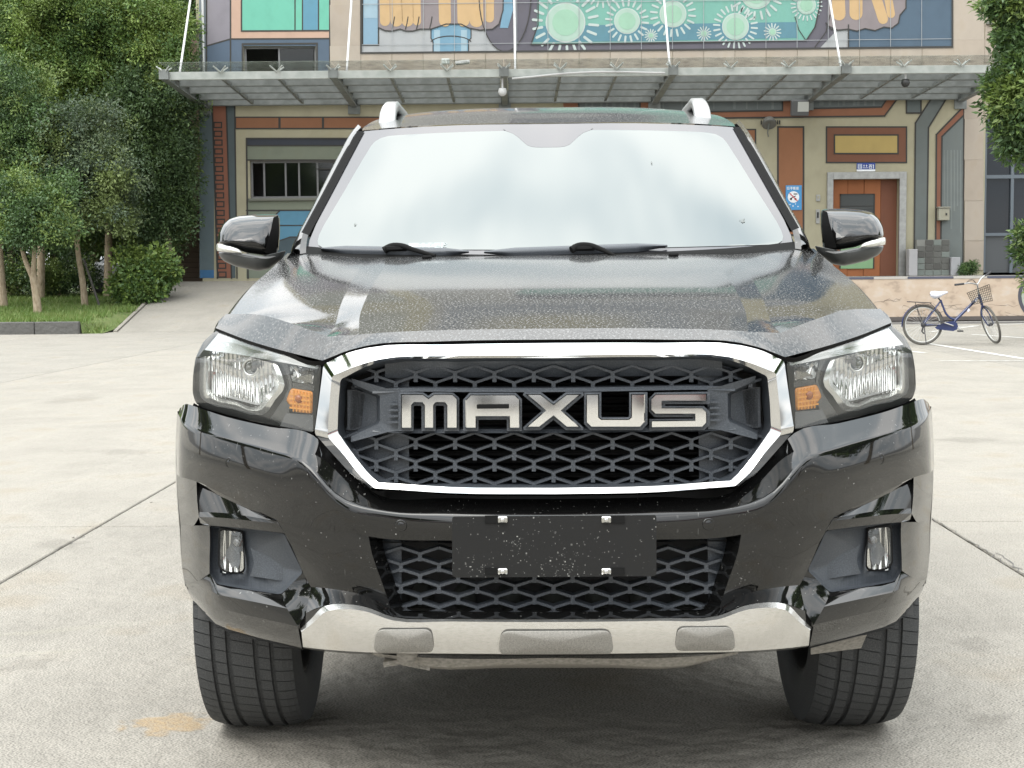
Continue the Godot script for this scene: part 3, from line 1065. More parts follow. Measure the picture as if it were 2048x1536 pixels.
	# lift call buttons
	for q in [[1632, 389.5, 1640, 402.5, 0], [1631.5, 419, 1639, 447, 1]]:
		var rr := frect([q[0], q[1], q[2], q[3]])
		var cb := thing("call_panel", ["small upper switch plate on the cream wall beside the goods lift", "tall lower call button panel on the cream wall beside the goods lift"][q[4]], "switch")
		part(cb, "plate", box_mesh(Vector3(rr.size.x, rr.size.y, 0.03), 0.004), M.stainless, Vector3(rr.get_center().x, rr.get_center().y, FACADE + 0.018))
		part(cb, "button", box_mesh(Vector3(rr.size.x * 0.5, rr.size.y * 0.4, 0.01), 0.002), M.dark if q[4] else paint(220, 214, 190), Vector3(rr.get_center().x, rr.get_center().y + rr.size.y * 0.1, FACADE + 0.039))
	# meter box
	var mr := frect([1873, 417, 1895, 441])
	var mb := thing("meter_box", "cream metal meter box mounted on the painted wall", "box")
	part(mb, "case", box_mesh(Vector3(mr.size.x, mr.size.y, 0.18), 0.012), paint(214, 210, 190), Vector3(mr.get_center().x, mr.get_center().y, FACADE + 0.115))
	part(mb, "lid", box_mesh(Vector3(mr.size.x * 1.12, 0.04, 0.22), 0.006), paint(190, 186, 170), Vector3(mr.get_center().x, mr.end.y + 0.022, FACADE + 0.12))
	part(mb, "lock", box_mesh(Vector3(0.04, 0.06, 0.02)), M.dark, Vector3(mr.get_center().x + 0.06, mr.get_center().y, FACADE + 0.216))

func build_dock() -> void:
	var zf := -36.5
	var xl := at_z(700, 560, zf).x
	var xr := fx(2420, 545)
	var d := thing("loading_dock", "raised concrete loading dock with peeling peach paint on its face", "dock")
	var st := new_st()
	box(st, Vector3((xl + xr) / 2, DOCK / 2 - 0.03, (zf + FACADE) / 2 - 0.06), Vector3(xr - xl, DOCK - 0.06, zf - FACADE - 0.12))
	part(d, "body", done(st), M.dock_concrete)
	st = new_st()
	box(st, Vector3((xl + xr) / 2, DOCK - 0.03, (zf + FACADE) / 2), Vector3(xr - xl, 0.06, zf - FACADE - 0.004), Basis(), 0.01)
	part(d, "deck", done(st), M.dock_concrete)
	# face: old peach paint, flaking
	var peel := mat(Color.WHITE, 0.85)
	textured(peel, noise_tex(0.012, 6, [[0.0, pc(196, 174, 154, 0.52)], [0.2, pc(222, 200, 178, 0.52)], [0.3, pc(238, 214, 190, 0.52)], [0.6, pc(242, 220, 197, 0.52)], [0.76, pc(246, 226, 206, 0.53)], [1.0, pc(240, 230, 218, 0.53)]], 512, 51), Vector3(3.2, 2.2, 3.2))
	st = new_st()
	box(st, Vector3((xl + xr) / 2, (DOCK - 0.06 + 0.1) / 2, zf - 0.05), Vector3(xr - xl, DOCK - 0.16, 0.1))
	part(d, "painted_face", done(st), peel)
	st = new_st()
	box(st, Vector3((xl + xr) / 2, 0.05, zf - 0.04), Vector3(xr - xl, 0.1, 0.1))
	part(d, "plinth", done(st), paint(120, 112, 108))
	# painted edge, blue and white, worn
	var edge := [paint(110, 112, 132), paint(236, 230, 222)]
	var x := xl
	var i := 0
	while x < xr - 1.0:
		var w := 1.15 if i % 2 == 0 else 0.85
		st = new_st()
		box(st, Vector3(x + w / 2, DOCK - 0.032, zf + 0.003), Vector3(w - 0.01, 0.058, 0.014))
		part(d, "edge_mark", done(st), edge[i % 2])
		x += w
		i += 1
	# cracks in the face paint and a painted roundel
	for k in 14:
		var cx := lerpf(8.8, 12.6, rng.randf())
		var y := rng.randf_range(0.1, 0.5)
		st = new_st()
		st.set_smooth_group(-1)
		var p := Vector3(cx, y, zf + 0.003)
		for s in 7:
			var q := p + Vector3(rng.randf_range(0.03, 0.16), rng.randf_range(-0.06, 0.06), 0)
			var t := rng.randf_range(0.003, 0.009)
			quad(st, p, q, q + Vector3(0, -t, 0), p + Vector3(0, -t, 0))
			p = q
		part(d, "crack", done(st), mat(lin(0.10, 0.085, 0.07), 0.9))
	st = new_st()
	var ring := []
	for q in disc(2088, 592, 52, 52, 40):
		ring.append(at_z(q[0], q[1], zf + 0.004))
	slab(st, PackedVector3Array(ring), Vector3(0, 0, 0.002))
	part(d, "painted_ring", done(st), paint(104, 104, 116))
	st = new_st()
	ring = []
	for q in disc(2088, 592, 45, 45, 40):
		ring.append(at_z(q[0], q[1], zf + 0.008))
	slab(st, PackedVector3Array(ring), Vector3(0, 0, 0.002))
	part(d, "painted_disc", done(st), paint(216, 226, 208))
	# ramp at the left end, rising away from the yard
	var ra := thing("ramp", "pale concrete ramp climbing from the yard to the warehouse front", "ramp")
	var a := at_y(236, 664, 0.0)
	var bl := at_z(341, 559, -40.2)
	var top := Vector3(bl.x, DOCK + 0.02, -40.2)
	var back := Vector3(top.x, top.y, FACADE - 0.5)
	st = new_st()
	st.set_smooth_group(-1)
	var rx := xl + 0.0
	var zr := a.z
	var ar := Vector3(rx, 0.004, zr)
	var tr := Vector3(rx, top.y, top.z)
	a.y = 0.004
	var corner := [a, ar, tr, top]
	quad(st, a, ar, tr, top)
	quad(st, top, tr, Vector3(rx, top.y, FACADE), Vector3(top.x, top.y, FACADE))
	quad(st, a, top, Vector3(top.x, -0.1, top.z), Vector3(a.x, -0.1, a.z))
	quad(st, top, Vector3(top.x, top.y, FACADE), Vector3(top.x, -0.1, FACADE), Vector3(top.x, -0.1, top.z))
	quad(st, ar, tr, Vector3(rx, -0.1, top.z), Vector3(rx, -0.1, zr))
	quad(st, a, ar, Vector3(rx, -0.1, zr), Vector3(a.x, -0.1, a.z))
	quad(st, Vector3(top.x, top.y, FACADE), Vector3(rx, top.y, FACADE), Vector3(rx, -0.1, FACADE), Vector3(top.x, -0.1, FACADE))
	part(ra, "slope", done(st), M.slab[1])
	st = new_st()
	bar(st, a + Vector3(-0.07, 0.005, 0), top + Vector3(-0.07, 0.005, 0), 0.08, 0.04)
	bar(st, top + Vector3(-0.07, 0.02, 0), Vector3(top.x - 0.07, top.y + 0.02, FACADE - 0.4), 0.08, 0.04)
	part(ra, "edge_kerb", done(st), M.slab[2])
	# broken tiled screen beside the lift
	var ts := thing("tiled_screen", "low stained tiled wall with white end posts on the dock", "wall")
	var z := FACADE + 0.35
	var r := frect([1825, 480, 1890, 541])
	st = new_st()
	box(st, Vector3(r.get_center().x, DOCK + (r.end.y - DOCK) / 2, z), Vector3(r.size.x, r.end.y - DOCK, 0.14))
	part(ts, "core", done(st), mat(lin(0.20, 0.20, 0.185), 0.9))
	var tiles := [mat(lin(0.080, 0.080, 0.072), 0.5), mat(lin(0.095, 0.095, 0.086), 0.5), mat(lin(0.15, 0.17, 0.155), 0.4), mat(lin(0.068, 0.066, 0.06), 0.6)]
	var nr := 6
	for rr in nr:
		for c in 4:
			if rr == 5 and c < 1:
				continue
			var tw := r.size.x / 4
			var th := (r.end.y - DOCK) / nr
			part(ts, "tile", box_mesh(Vector3(tw - 0.02, th - 0.02, 0.02), 0.003), tiles[rng.randi() % 4] if rr > 0 else tiles[2], Vector3(r.position.x + (c + 0.5) * tw, DOCK + (rr + 0.5) * th, z + 0.08))
	var pr := frect([1808, 499, 1825, 541])
	part(ts, "end_post", box_mesh(Vector3(pr.size.x, pr.end.y - DOCK, 0.3), 0.01), paint(226, 224, 226), Vector3(pr.get_center().x - 0.01, (DOCK + pr.end.y) / 2, z + 0.05))
	pr = frect([1890, 515, 1908, 541])
	part(ts, "end_post", box_mesh(Vector3(pr.size.x, pr.end.y - DOCK, 0.3), 0.01), paint(216, 216, 220), Vector3(pr.get_center().x + 0.01, (DOCK + pr.end.y) / 2, z + 0.05))

# ------------------------------------------------------------------ canopy
func build_canopy() -> void:
	var c := thing("canopy", "grey steel and glass canopy hung over the loading dock", "canopy")
	var zf := -36.4
	var xs := []
	for p in [331, 668, 1008, 1345, 1690, 2035]:
		xs.append(at_z(p, 158, zf).x)
	var yb := 6.16
	# brackets
	for i in xs.size():
		var st := new_st()
		bar(st, Vector3(xs[i], yb - 0.02, zf + 0.16), Vector3(xs[i], yb - 0.19, FACADE + 0.02), 0.17, 0.04)
		bar(st, Vector3(xs[i], yb + 0.16, zf + 0.16), Vector3(xs[i], yb + 0.1, FACADE + 0.02), 0.17, 0.03)
		bar(st, Vector3(xs[i], yb + 0.07, zf + 0.16), Vector3(xs[i], yb - 0.05, FACADE + 0.02), 0.02, 0.22)
		box(st, Vector3(xs[i], yb + 0.08, zf + 0.17), Vector3(0.24, 0.24, 0.03), Basis(), 0.005)
		box(st, Vector3(xs[i], yb - 0.1, FACADE + 0.03), Vector3(0.34, 0.62, 0.05), Basis(), 0.006)
		part(c, "bracket", done(st), M.steel_grey)
	# purlins along the front, bay by bay
	var zs := [zf, zf - 1.1, zf - 2.25, zf - 3.4, zf - 4.5]
	for i in xs.size() - 1:
		var xa: float = xs[i] + 0.1
		var xb: float = xs[i + 1] - 0.1
		for k in 5:
			var st := new_st()
			var y: float = yb + 0.06 - 0.03 * k
			box(st, Vector3((xa + xb) / 2, y, zs[k]), Vector3(xb - xa, 0.19 if k == 0 else 0.17, 0.08), Basis(), 0.006)
			box(st, Vector3((xa + xb) / 2, y - 0.09, zs[k] - 0.02), Vector3(xb - xa, 0.012, 0.1))
			part(c, "fascia_beam" if k == 0 else "purlin", done(st), M.steel_pale if k == 0 else M.steel_grey)
		for t in [1.0 / 3, 2.0 / 3]:
			var x := lerpf(xs[i], xs[i + 1], t)
			var st := new_st()
			bar(st, Vector3(x, yb + 0.02, zf - 0.05), Vector3(x, yb - 0.1, FACADE + 0.3), 0.07, 0.09)
			part(c, "rafter", done(st), M.steel_grey)
	# spider fittings and glass panes
	for i in xs.size() - 1:
		for t in 3:
			var x := lerpf(xs[i], xs[i + 1], t / 3.0)
			for z in [zf + 0.12, zf - 2.2]:
				var st := new_st()
				for s in [[-1, -1], [1, -1], [-1, 1], [1, 1]]:
					tube(st, PackedVector3Array([Vector3(x, yb + 0.12, z), Vector3(x + s[0] * 0.15, yb + 0.26, z + s[1] * 0.15)]), 0.022, 0.018, 6)
				part(c, "spider_fitting", done(st), M.steel_pale)
			var x2 := lerpf(xs[i], xs[i + 1], (t + 1) / 3.0)
			for k in 2:
				var za := zf + 0.75 - k * 2.7
				part(c, "glass_pane", box_mesh(Vector3(x2 - x - 0.02, 0.016, 2.66)), M.canopy_glass, Vector3((x + x2) / 2, yb + 0.29 - 0.02 * k, za - 1.35))
	# tie rods
	for i in xs.size():
		var st := new_st()
		var p := Vector3(xs[i] + 0.28 * (1 if xs[i] < 0.5 else -0.1), yb + 0.2, zf - 0.35)
		var q := Vector3(p.x, 12.4, FACADE + 0.02)
		tube(st, PackedVector3Array([p, q]), 0.029, 0.029, 8)
		box(st, q, Vector3(0.2, 0.3, 0.06))
		part(c, "tie_rod", done(st), M.rod)
	# white cable run along the fascia
	var st := new_st()
	tube(st, smooth_curve(PackedVector3Array([at_z(1024, 157, zf + 0.1), at_z(1060, 154, zf + 0.1), at_z(1130, 147, zf + 0.1), at_z(1190, 144, zf + 0.1), at_z(1330, 146, zf + 0.1)]), 6), 0.025, 0.025, 6)
	part(c, "cable", done(st), M.rod)
	# two cameras hanging under it
	for k in 2:
		var px: float = [1005, 1811][k]
		var cm := thing("security_camera", ["white dome security camera hanging under the middle of the canopy", "small black lens security camera on a white stem under the canopy"][k], "camera")
		var p := at_z(px, [184, 166][k], zf - 0.1)
		st = new_st()
		tube(st, PackedVector3Array([Vector3(p.x, yb - 0.02, p.z), p]), 0.025, 0.025, 8)
		part(cm, "stem", done(st), M.rod)
		st = new_st()
		lathe(st, [[0.10, 0.03], [0.09, 0.09], [0.0, 0.11], [-0.06, 0.09], [-0.1, 0.04], [-0.105, 0.0]], Basis(Vector3.RIGHT, -PI / 2), p, 16)
		part(cm, "housing", done(st), M.rod if k == 0 else mat(grey(0.03), 0.3))
	var lm := thing("canopy_lamp", "slim pale lamp lying on top of the canopy edge", "lamp")
	st = new_st()
	var lp := at_z(925, 131, zf - 0.2)
	lp.y = yb + 0.36
	box(st, lp, Vector3(0.36, 0.08, 0.2), Basis(Vector3.BACK, 0.1), 0.015)
	part(lm, "housing", done(st), M.rod)
	st = new_st()
	box(st, lp + Vector3(-0.42, 0.03, 0), Vector3(0.2, 0.13, 0.14), Basis(), 0.01)
	part(lm, "ballast", done(st), M.steel_pale)

# ------------------------------------------------------------------ plants
func leaf_clump(n: int, spread: float, length: float, width: float, seed_: int) -> ArrayMesh:
	var r := RandomNumberGenerator.new()
	r.seed = seed_
	var st := new_st()
	st.set_smooth_group(-1)
	for i in n:
		var d := Vector3(r.randfn(), r.randfn(), r.randfn()).normalized()
		var p := d * spread * pow(r.randf(), 0.5)
		var a := (d + Vector3(r.randf_range(-1, 1), r.randf_range(-0.9, 0.5), r.randf_range(-1, 1))).normalized()
		var s := a.cross(Vector3(r.randf_range(-0.5, 0.5), 1, r.randf_range(-0.5, 0.5))).normalized()
		var l := length * r.randf_range(0.7, 1.25)
		var w := width * r.randf_range(0.8, 1.2)
		var up := s.cross(a) * w * 0.25
		var m := p + a * l * 0.45
		tri(st, p, m + s * w + up, p + a * l)
		tri(st, p, p + a * l, m - s * w + up)
	return done(st)

var clumps := {}
var leaf_mats := {}
func clump(kind: String) -> ArrayMesh:
	if not clumps.has(kind):
		match kind:
			"small":
				clumps[kind] = leaf_clump(46, 0.30, 0.085, 0.022, 71)
			"broad":
				clumps[kind] = leaf_clump(30, 0.28, 0.13, 0.045, 72)
			"dense":
				clumps[kind] = leaf_clump(60, 0.36, 0.085, 0.024, 73)
			"near":
				clumps[kind] = leaf_clump(30, 0.20, 0.105, 0.022, 74)
			"grass":
				var st := new_st()
				st.set_smooth_group(-1)
				var r := RandomNumberGenerator.new()
				r.seed = 75
				for i in 12:
					var p := Vector3(r.randf_range(-0.1, 0.1), 0, r.randf_range(-0.1, 0.1))
					var h := r.randf_range(0.04, 0.11)
					var a := r.randf() * TAU
					var s := Vector3(cos(a), 0, sin(a)) * 0.006
					tri(st, p - s, p + s, p + Vector3(r.randf_range(-0.05, 0.05), h, r.randf_range(-0.05, 0.05)))
				clumps[kind] = done(st)
	return clumps[kind]

func leaf_mat() -> StandardMaterial3D:
	if not leaf_mats.has("m"):
		var m := mat(Color.WHITE, 0.42, 0.0, 0.4)
		m.vertex_color_use_as_albedo = true
		m.backlight_enabled = true
		m.backlight = Color(0.5, 0.55, 0.3)
		leaf_mats["m"] = m
	return leaf_mats["m"]

func copies(parent: Node, called: String, mesh: Mesh, places: Array, tints: Array, m: Material) -> MultiMeshInstance3D:
	var mm := MultiMesh.new()
	mm.transform_format = MultiMesh.TRANSFORM_3D
	mm.use_colors = true
	mm.mesh = mesh
	mm.instance_count = places.size()
	for i in places.size():
		mm.set_instance_transform(i, places[i])
		mm.set_instance_color(i, tints[i])
	var o := MultiMeshInstance3D.new()
	o.name = called
	o.multimesh = mm
	o.material_override = m
	parent.add_child(o, true)
	return o

const GREENS := {
	"bright": [Color(0.085, 0.135, 0.038), Color(0.065, 0.108, 0.035), Color(0.115, 0.165, 0.042), Color(0.05, 0.088, 0.03)],
	"mid": [Color(0.062, 0.105, 0.040), Color(0.050, 0.085, 0.034), Color(0.085, 0.130, 0.040), Color(0.042, 0.072, 0.032)],
	"dark": [Color(0.050, 0.080, 0.034), Color(0.040, 0.066, 0.030), Color(0.064, 0.098, 0.036), Color(0.046, 0.074, 0.034)],
	"grey": [Color(0.070, 0.095, 0.055), Color(0.055, 0.080, 0.048), Color(0.090, 0.115, 0.060), Color(0.05, 0.07, 0.045)],
}

# lobes: [centre, radius x, radius y]
func crown(parent: Node, called: String, lobes: Array, per: float, kind: String, green: String, seed_: int, size := 1.0) -> void:
	var r := RandomNumberGenerator.new()
	r.seed = seed_
	var n := FastNoiseLite.new()
	n.seed = seed_
	n.frequency = 0.45
	var places := []
	var tints := []
	var at: Vector3 = parent.position if parent is Node3D else Vector3.ZERO
	for l in lobes:
		var c: Vector3 = l[0]
		var count := int(per * l[1] * l[2])
		for i in count:
			var d := Vector3(r.randfn(), r.randfn(), r.randfn()).normalized()
			var bump := 1.0 + 0.42 * n.get_noise_3dv((c + d * 2.0) * 2.2)
			var q := pow(r.randf(), 0.42) * bump
			var p := c + Vector3(d.x * l[1], d.y * l[2], d.z * l[1]) * q
			if n.get_noise_3dv(p * 2.6) < -0.16:          # gaps between the boughs
				continue
			var b := Basis(Vector3(r.randfn(), r.randfn(), r.randfn()).normalized(), r.randf() * TAU).scaled(Vector3.ONE * r.randf_range(0.7, 1.25) * size)
			places.append(Transform3D(b, p - at))
			var g: Array = GREENS[green]
			var t: Color = g[r.randi() % 4]
			if n.get_noise_3dv(p * 1.3 + Vector3(40, 0, 0)) > 0.18:   # patches of young shoots, tinted as if sunlit
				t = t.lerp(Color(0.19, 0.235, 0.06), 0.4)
			var v := r.randf_range(0.8, 1.2)
			v *= 1.45
			tints.append(Color(t.r * v, t.g * v, t.b * v))
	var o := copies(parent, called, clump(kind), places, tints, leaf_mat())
	o.set_meta("kind", "stuff")

func trunk(parent: Node3D, limbs: Array, m: Material, called := "trunk") -> void:     # limbs: [points, r0, r1]
	var st := new_st()
	for l in limbs:
		var pts := PackedVector3Array()
		for p in l[0]:
			pts.append(p - parent.position)
		tube(st, smooth_curve(pts, 4), l[1], l[2], 8)
	part(parent, called, done(st), m)

func build_garden() -> void:
	var bark := textured(mat(Color.WHITE, 0.9), noise_tex(0.03, 4, [[0.0, lin(0.20, 0.15, 0.10)], [0.5, lin(0.34, 0.27, 0.19)], [1.0, lin(0.44, 0.37, 0.28)]], 256, 81), Vector3(0.5, 1.6, 0.5))
	var bark_dark := bark
	# raised lawn, sloping up behind its kerb, beside the ramp
	var gz := -32.7
	var kx := at_z(161, 655, gz).x
	var rx := at_y(236, 664, 0.0).x
	var tx := at_z(341, 559, -40.2).x
	var ground_y := func(z: float) -> float: return 0.27 + 0.055 * (gz - z)
	var st := new_st()
	var edge := PackedVector3Array([Vector3(-32, 0.27, gz), Vector3(kx, 0.26, gz), Vector3(kx + 0.03, 0.002, gz), Vector3(rx - 0.12, 0.002, gz)])
	var rise := PackedVector3Array([Vector3(-32, 0.33, gz - 1.1), Vector3(kx, 0.32, gz - 1.1), Vector3(kx + 0.3, 0.22, gz - 1.1), Vector3(lerpf(rx, tx, 0.05) - 0.12, 0.06, gz - 1.1)])
	var mid := PackedVector3Array([Vector3(-32, 0.45, -36), Vector3(kx, 0.45, -36), Vector3(kx + 0.2, 0.43, -36), Vector3(lerpf(rx, tx, 0.38) - 0.12, 0.40, -36)])
	var top := PackedVector3Array([Vector3(-32, 0.75, -41), Vector3(kx, 0.75, -41), Vector3(kx + 0.05, 0.73, -41), Vector3(tx - 0.15, 0.70, -41)])
	var far := PackedVector3Array([Vector3(-32, 0.75, -75), Vector3(kx, 0.75, -75), Vector3(kx + 0.05, 0.75, -75), Vector3(tx - 0.15, 0.75, -75)])
	loft(st, [edge, rise, mid, top, far], 1, 1)
	var lawn := struct("lawn", done(st), M.soil)
	var places := []
	var tints := []
	for i in 9000:
		var z := rng.randf_range(-41.5, gz - 0.05)
		var t := clampf((gz - z) / 8.3, 0, 1)
		var xr := lerpf(rx, tx, t) - 0.2
		var x := rng.randf_range(xr - 6.4, xr)
		var y: float = ground_y.call(z) - 0.03
		if x > kx and z > -35.5:
			y = lerpf(y, (gz - z) * 0.10, clampf((x - kx) / (xr - kx + 0.01) * 2.2, 0, 1)) - 0.01
		var s := rng.randf_range(0.7, 1.8)
		places.append(Transform3D(Basis(Vector3.UP, rng.randf() * TAU).scaled(Vector3(s, s, s)), Vector3(x, y, z)))
		var g := Color(0.11, 0.19, 0.04).lerp(Color(0.24, 0.25, 0.10), rng.randf() * rng.randf())
		tints.append(g)
	var gr := copies(self, "grass", clump("grass"), places, tints, leaf_mat())
	gr.set_meta("kind", "stuff")
	gr.set_meta("label", "short green grass growing on the raised lawn")
	gr.set_meta("category", "grass")
	# kerb stones
	var kerb := thing("lawn_kerb", "grey concrete kerb holding back the lawn at the yard edge", "kerb")
	var x := kx
	for i in 20:
		part(kerb, "kerb_stone", box_mesh(Vector3(0.985, 0.30, 0.16), 0.015), M.kerb, Vector3(x - 0.5, 0.13, gz + 0.05))
		x -= 1.0

	var P := func(px: float, py: float, z: float) -> Vector3: return at_z(px, py, z)
	# --- foreground trees with pale trunks
	var t := thing("young_tree", "small tree with a pale forked trunk standing in the lawn", "tree", P.call(76, 624, -35.2), "trees on the lawn")
	trunk(t, [[[P.call(76, 628, -35.2), P.call(72, 590, -35.2), P.call(66, 553, -35.2)], 0.105, 0.085], [[P.call(66, 556, -35.2), P.call(52, 525, -35.2), P.call(42, 490, -35.2), P.call(30, 430, -35.3)], 0.075, 0.03], [[P.call(66, 556, -35.2), P.call(68, 520, -35.1), P.call(70, 480, -35.0), P.call(80, 400, -35.1)], 0.07, 0.03]], bark)
	crown(t, "crown", [[P.call(60, 440, -35.0), 1.0, 0.6], [P.call(95, 455, -34.8), 0.8, 0.55], [P.call(25, 410, -35.3), 0.9, 0.7], [P.call(80, 385, -35.2), 0.9, 0.7]], 330, "small", "mid", 101)
	t = thing("garden_tree", "tree with a leaning pale trunk propped by a dark pole", "tree", P.call(168, 606, -37.4), "trees on the lawn")
	trunk(t, [[[P.call(170, 612, -37.4), P.call(165, 560, -37.4), P.call(156, 505, -37.4), P.call(150, 440, -37.5), P.call(152, 330, -37.7)], 0.095, 0.04], [[P.call(154, 490, -37.4), P.call(165, 430, -37.3), P.call(190, 370, -37.2)], 0.05, 0.02], [[P.call(150, 450, -37.5), P.call(130, 390, -37.5), P.call(110, 320, -37.5)], 0.05, 0.02]], bark)
	crown(t, "crown", [[P.call(170, 400, -37.2), 1.2, 0.7], [P.call(200, 345, -37.0), 1.1, 0.8], [P.call(130, 330, -37.4), 1.1, 0.8], [P.call(165, 260, -37.4), 1.2, 0.9], [P.call(225, 430, -37.0), 0.9, 0.5]], 300, "small", "grey", 102)
	t = thing("garden_tree", "tree with a thick pale trunk at the far end of the lawn", "tree", P.call(4, 612, -37.0), "trees on the lawn")
	trunk(t, [[[P.call(6, 618, -37.0), P.call(2, 560, -37.0), P.call(-2, 480, -37.0), P.call(0, 350, -37.0)], 0.14, 0.06]], bark)
	crown(t, "crown", [[P.call(0, 330, -37.0), 1.3, 1.0], [P.call(40, 270, -37.2), 1.2, 0.9], [P.call(-30, 420, -37.0), 1.1, 0.7], [P.call(10, 180, -37.3), 1.3, 1.0]], 300, "small", "mid", 103)
	# --- the taller mass behind
	var tall := [
		["bushy evergreen tree crowding the left corner of the warehouse", 320, 600, -40.0, "dark", [[316, 440, 0.95, 0.9], [328, 360, 0.9, 0.9], [315, 330, 1.1, 1.0], [322, 260, 1.0, 1.0], [300, 200, 1.1, 0.9], [345, 190, 0.8, 0.8], [285, 400, 1.0, 0.9], [352, 290, 0.5, 0.8], [358, 400, 0.35, 0.6]]],
		["tall tree with bright yellow green upper leaves behind the leaning trunk", 215, 600, -40.5, "bright", [[230, 120, 1.4, 1.0], [170, 60, 1.3, 1.0], [290, 100, 1.2, 0.9], [255, 20, 1.4, 1.0], [330, 60, 0.9, 0.8], [340, 130, 0.7, 0.6], [180, 160, 1.3, 0.9]]],
		["tall broad tree behind the small forked tree", 80, 600, -40.0, "bright", [[60, 150, 1.4, 1.1], [100, 80, 1.4, 1.0], [20, 60, 1.4, 1.0], [110, 190, 1.2, 0.9], [60, 0, 1.5, 1.0], [-20, 150, 1.2, 1.0], [150, 0, 1.4, 1.0]]],
		["dark leafy tree filling the shade behind the propped trunk", 250, 600, -41.5, "dark", [[240, 260, 1.4, 1.1], [260, 350, 1.3, 1.0], [210, 430, 1.3, 0.9], [270, 440, 1.2, 0.9], [180, 300, 1.3, 1.1], [120, 400, 1.4, 1.0], [60, 360, 1.4, 1.1], [230, 180, 1.3, 1.0]]],
		["dark leafy tree standing behind the hedge by the white cars", 20, 600, -42.5, "dark", [[20, 430, 1.5, 0.9], [80, 300, 1.5, 1.2], [0, 260, 1.5, 1.2], [140, 240, 1.5, 1.2], [100, 440, 1.4, 0.8], [-60, 300, 1.5, 1.3]]],
	]
	for i in tall.size():
		var a: Array = tall[i]
		var z: float = a[3]
		t = thing("tall_tree", a[0], "tree", Vector3(P.call(a[1], a[2], z).x, 0.7, z), "trees beyond the lawn")
		var lobes := []
		for l in a[5]:
			lobes.append([P.call(l[0], l[1], z), l[2] * 1.08, l[3] * 1.08])
		var limbs := [[[t.position - Vector3(0, 0.2, 0), t.position + Vector3(0.1, 2.0, 0), Vector3(lobes[0][0].x, lobes[0][0].y, z)], 0.13, 0.06]]
		for k in range(1, lobes.size(), 2):
			limbs.append([[t.position + Vector3(0.1, 1.9, 0), (t.position + Vector3(0, 2, 0)).lerp(lobes[k][0], 0.5) + Vector3(0, 0.2, 0), lobes[k][0]], 0.06, 0.02])
		trunk(t, limbs, bark_dark)
		crown(t, "crown", lobes, 270, "dense" if a[4] == "dark" else "small", a[4], 110 + i)
	# background wood that closes the view between the trunks
	for i in 13:
		var z := -50.0 - (i % 2) * 2.0
		var px := -130.0 + i * 80.0 if i < 7 else -290.0 - (i - 7) * 170.0
		t = thing("tall_tree", "tall dark tree in the wood far behind the lawn", "tree", Vector3(P.call(px, 600, z).x, 0.7, z), "wood behind the lawn")
		var lobes := []
		for l in 9:
			lobes.append([Vector3(t.position.x + rng.randf_range(-1.1, 1.1), 3.0 + l * 1.15, z + rng.randf_range(-0.8, 0.8)), 1.75, 1.1])
		trunk(t, [[[t.position - Vector3(0, 0.2, 0), t.position + Vector3(0.1, 5, 0), t.position + Vector3(0, 11, 0)], 0.2, 0.05]], bark_dark)
		crown(t, "crown", lobes, 150, "dense", "dark", 130 + i, 1.5)
	# hedge and bush
	for i in 5:
		var hx := -19.5 + i * 1.7
		t = thing("hedge_shrub", "dark clipped hedge shrub along the back of the lawn", "shrub", Vector3(hx, 0.72, -40.8), "hedge along the lawn")
		trunk(t, [[[t.position - Vector3(0, 0.1, 0), t.position + Vector3(0.05, 0.8, 0)], 0.05, 0.03]], bark_dark, "stem")
		crown(t, "foliage", [[t.position + Vector3(-0.4, 0.55, 0), 0.75, 0.6], [t.position + Vector3(0.4, 0.6, 0), 0.75, 0.6]], 300, "small", "dark", 150 + i)
	t = thing("leafy_bush", "rounded bush with broad bright green leaves beside the ramp", "bush", P.call(295, 600, -37.6))
	trunk(t, [[[t.position - Vector3(0, 0.1, 0), P.call(290, 540, -37.7)], 0.04, 0.02], [[t.position - Vector3(0, 0.1, 0), P.call(262, 520, -37.7)], 0.03, 0.015], [[t.position - Vector3(0, 0.1, 0), P.call(320, 530, -37.7)], 0.03, 0.015]], bark_dark, "stem")
	crown(t, "foliage", [[P.call(290, 560, -37.5), 0.62, 0.48], [P.call(315, 530, -37.5), 0.42, 0.38], [P.call(270, 525, -37.7), 0.5, 0.4], [P.call(285, 590, -37.3), 0.5, 0.3], [P.call(330, 545, -37.6), 0.28, 0.3], [P.call(255, 575, -37.6), 0.45, 0.4]], 620, "broad", "bright", 160, 0.8)
	# prop pole
	st = new_st()
	tube(st, PackedVector3Array([P.call(199, 612, -37.0), P.call(168, 520, -37.3)]), 0.03, 0.03, 8)
	var pole := part(self, "prop_pole", done(st), mat(lin(0.06, 0.055, 0.05), 0.8))
	tag(pole, "dark pole leaning against the pale trunk as a prop", "pole")
	# darker wing of the building behind the trees
	var wing := thing("rear_shed", "brown slatted shed wall in the shade behind the trees", "building")
	var wx0: float = P.call(296, 400, -43.5).x
	var wx1: float = fx(399, 300) - 0.05
	st = new_st()
	box(st, Vector3((wx0 + wx1) / 2, 4.2, -43.6), Vector3(wx1 - wx0, 8.4, 0.2))
	part(wing, "wall", done(st), mat(lin(0.17, 0.12, 0.09), 0.8))
	var slat := box_mesh(Vector3(wx1 - wx0, 0.13, 0.04), 0.005)
	for i in 34:
		part(wing, "slat", slat, mat(lin(0.22, 0.16, 0.12), 0.7) if i == 0 else wing.get_child(1).material_override, Vector3((wx0 + wx1) / 2, 1.0 + i * 0.152, -43.48))
	# two white cars parked beyond the hedge
	sedan(Vector3(-15.4, 0.75, -44.6), PI / 2 + 0.1, mat(lin(0.7, 0.7, 0.7), 0.25), "white car parked behind the hedge, behind the forked tree")
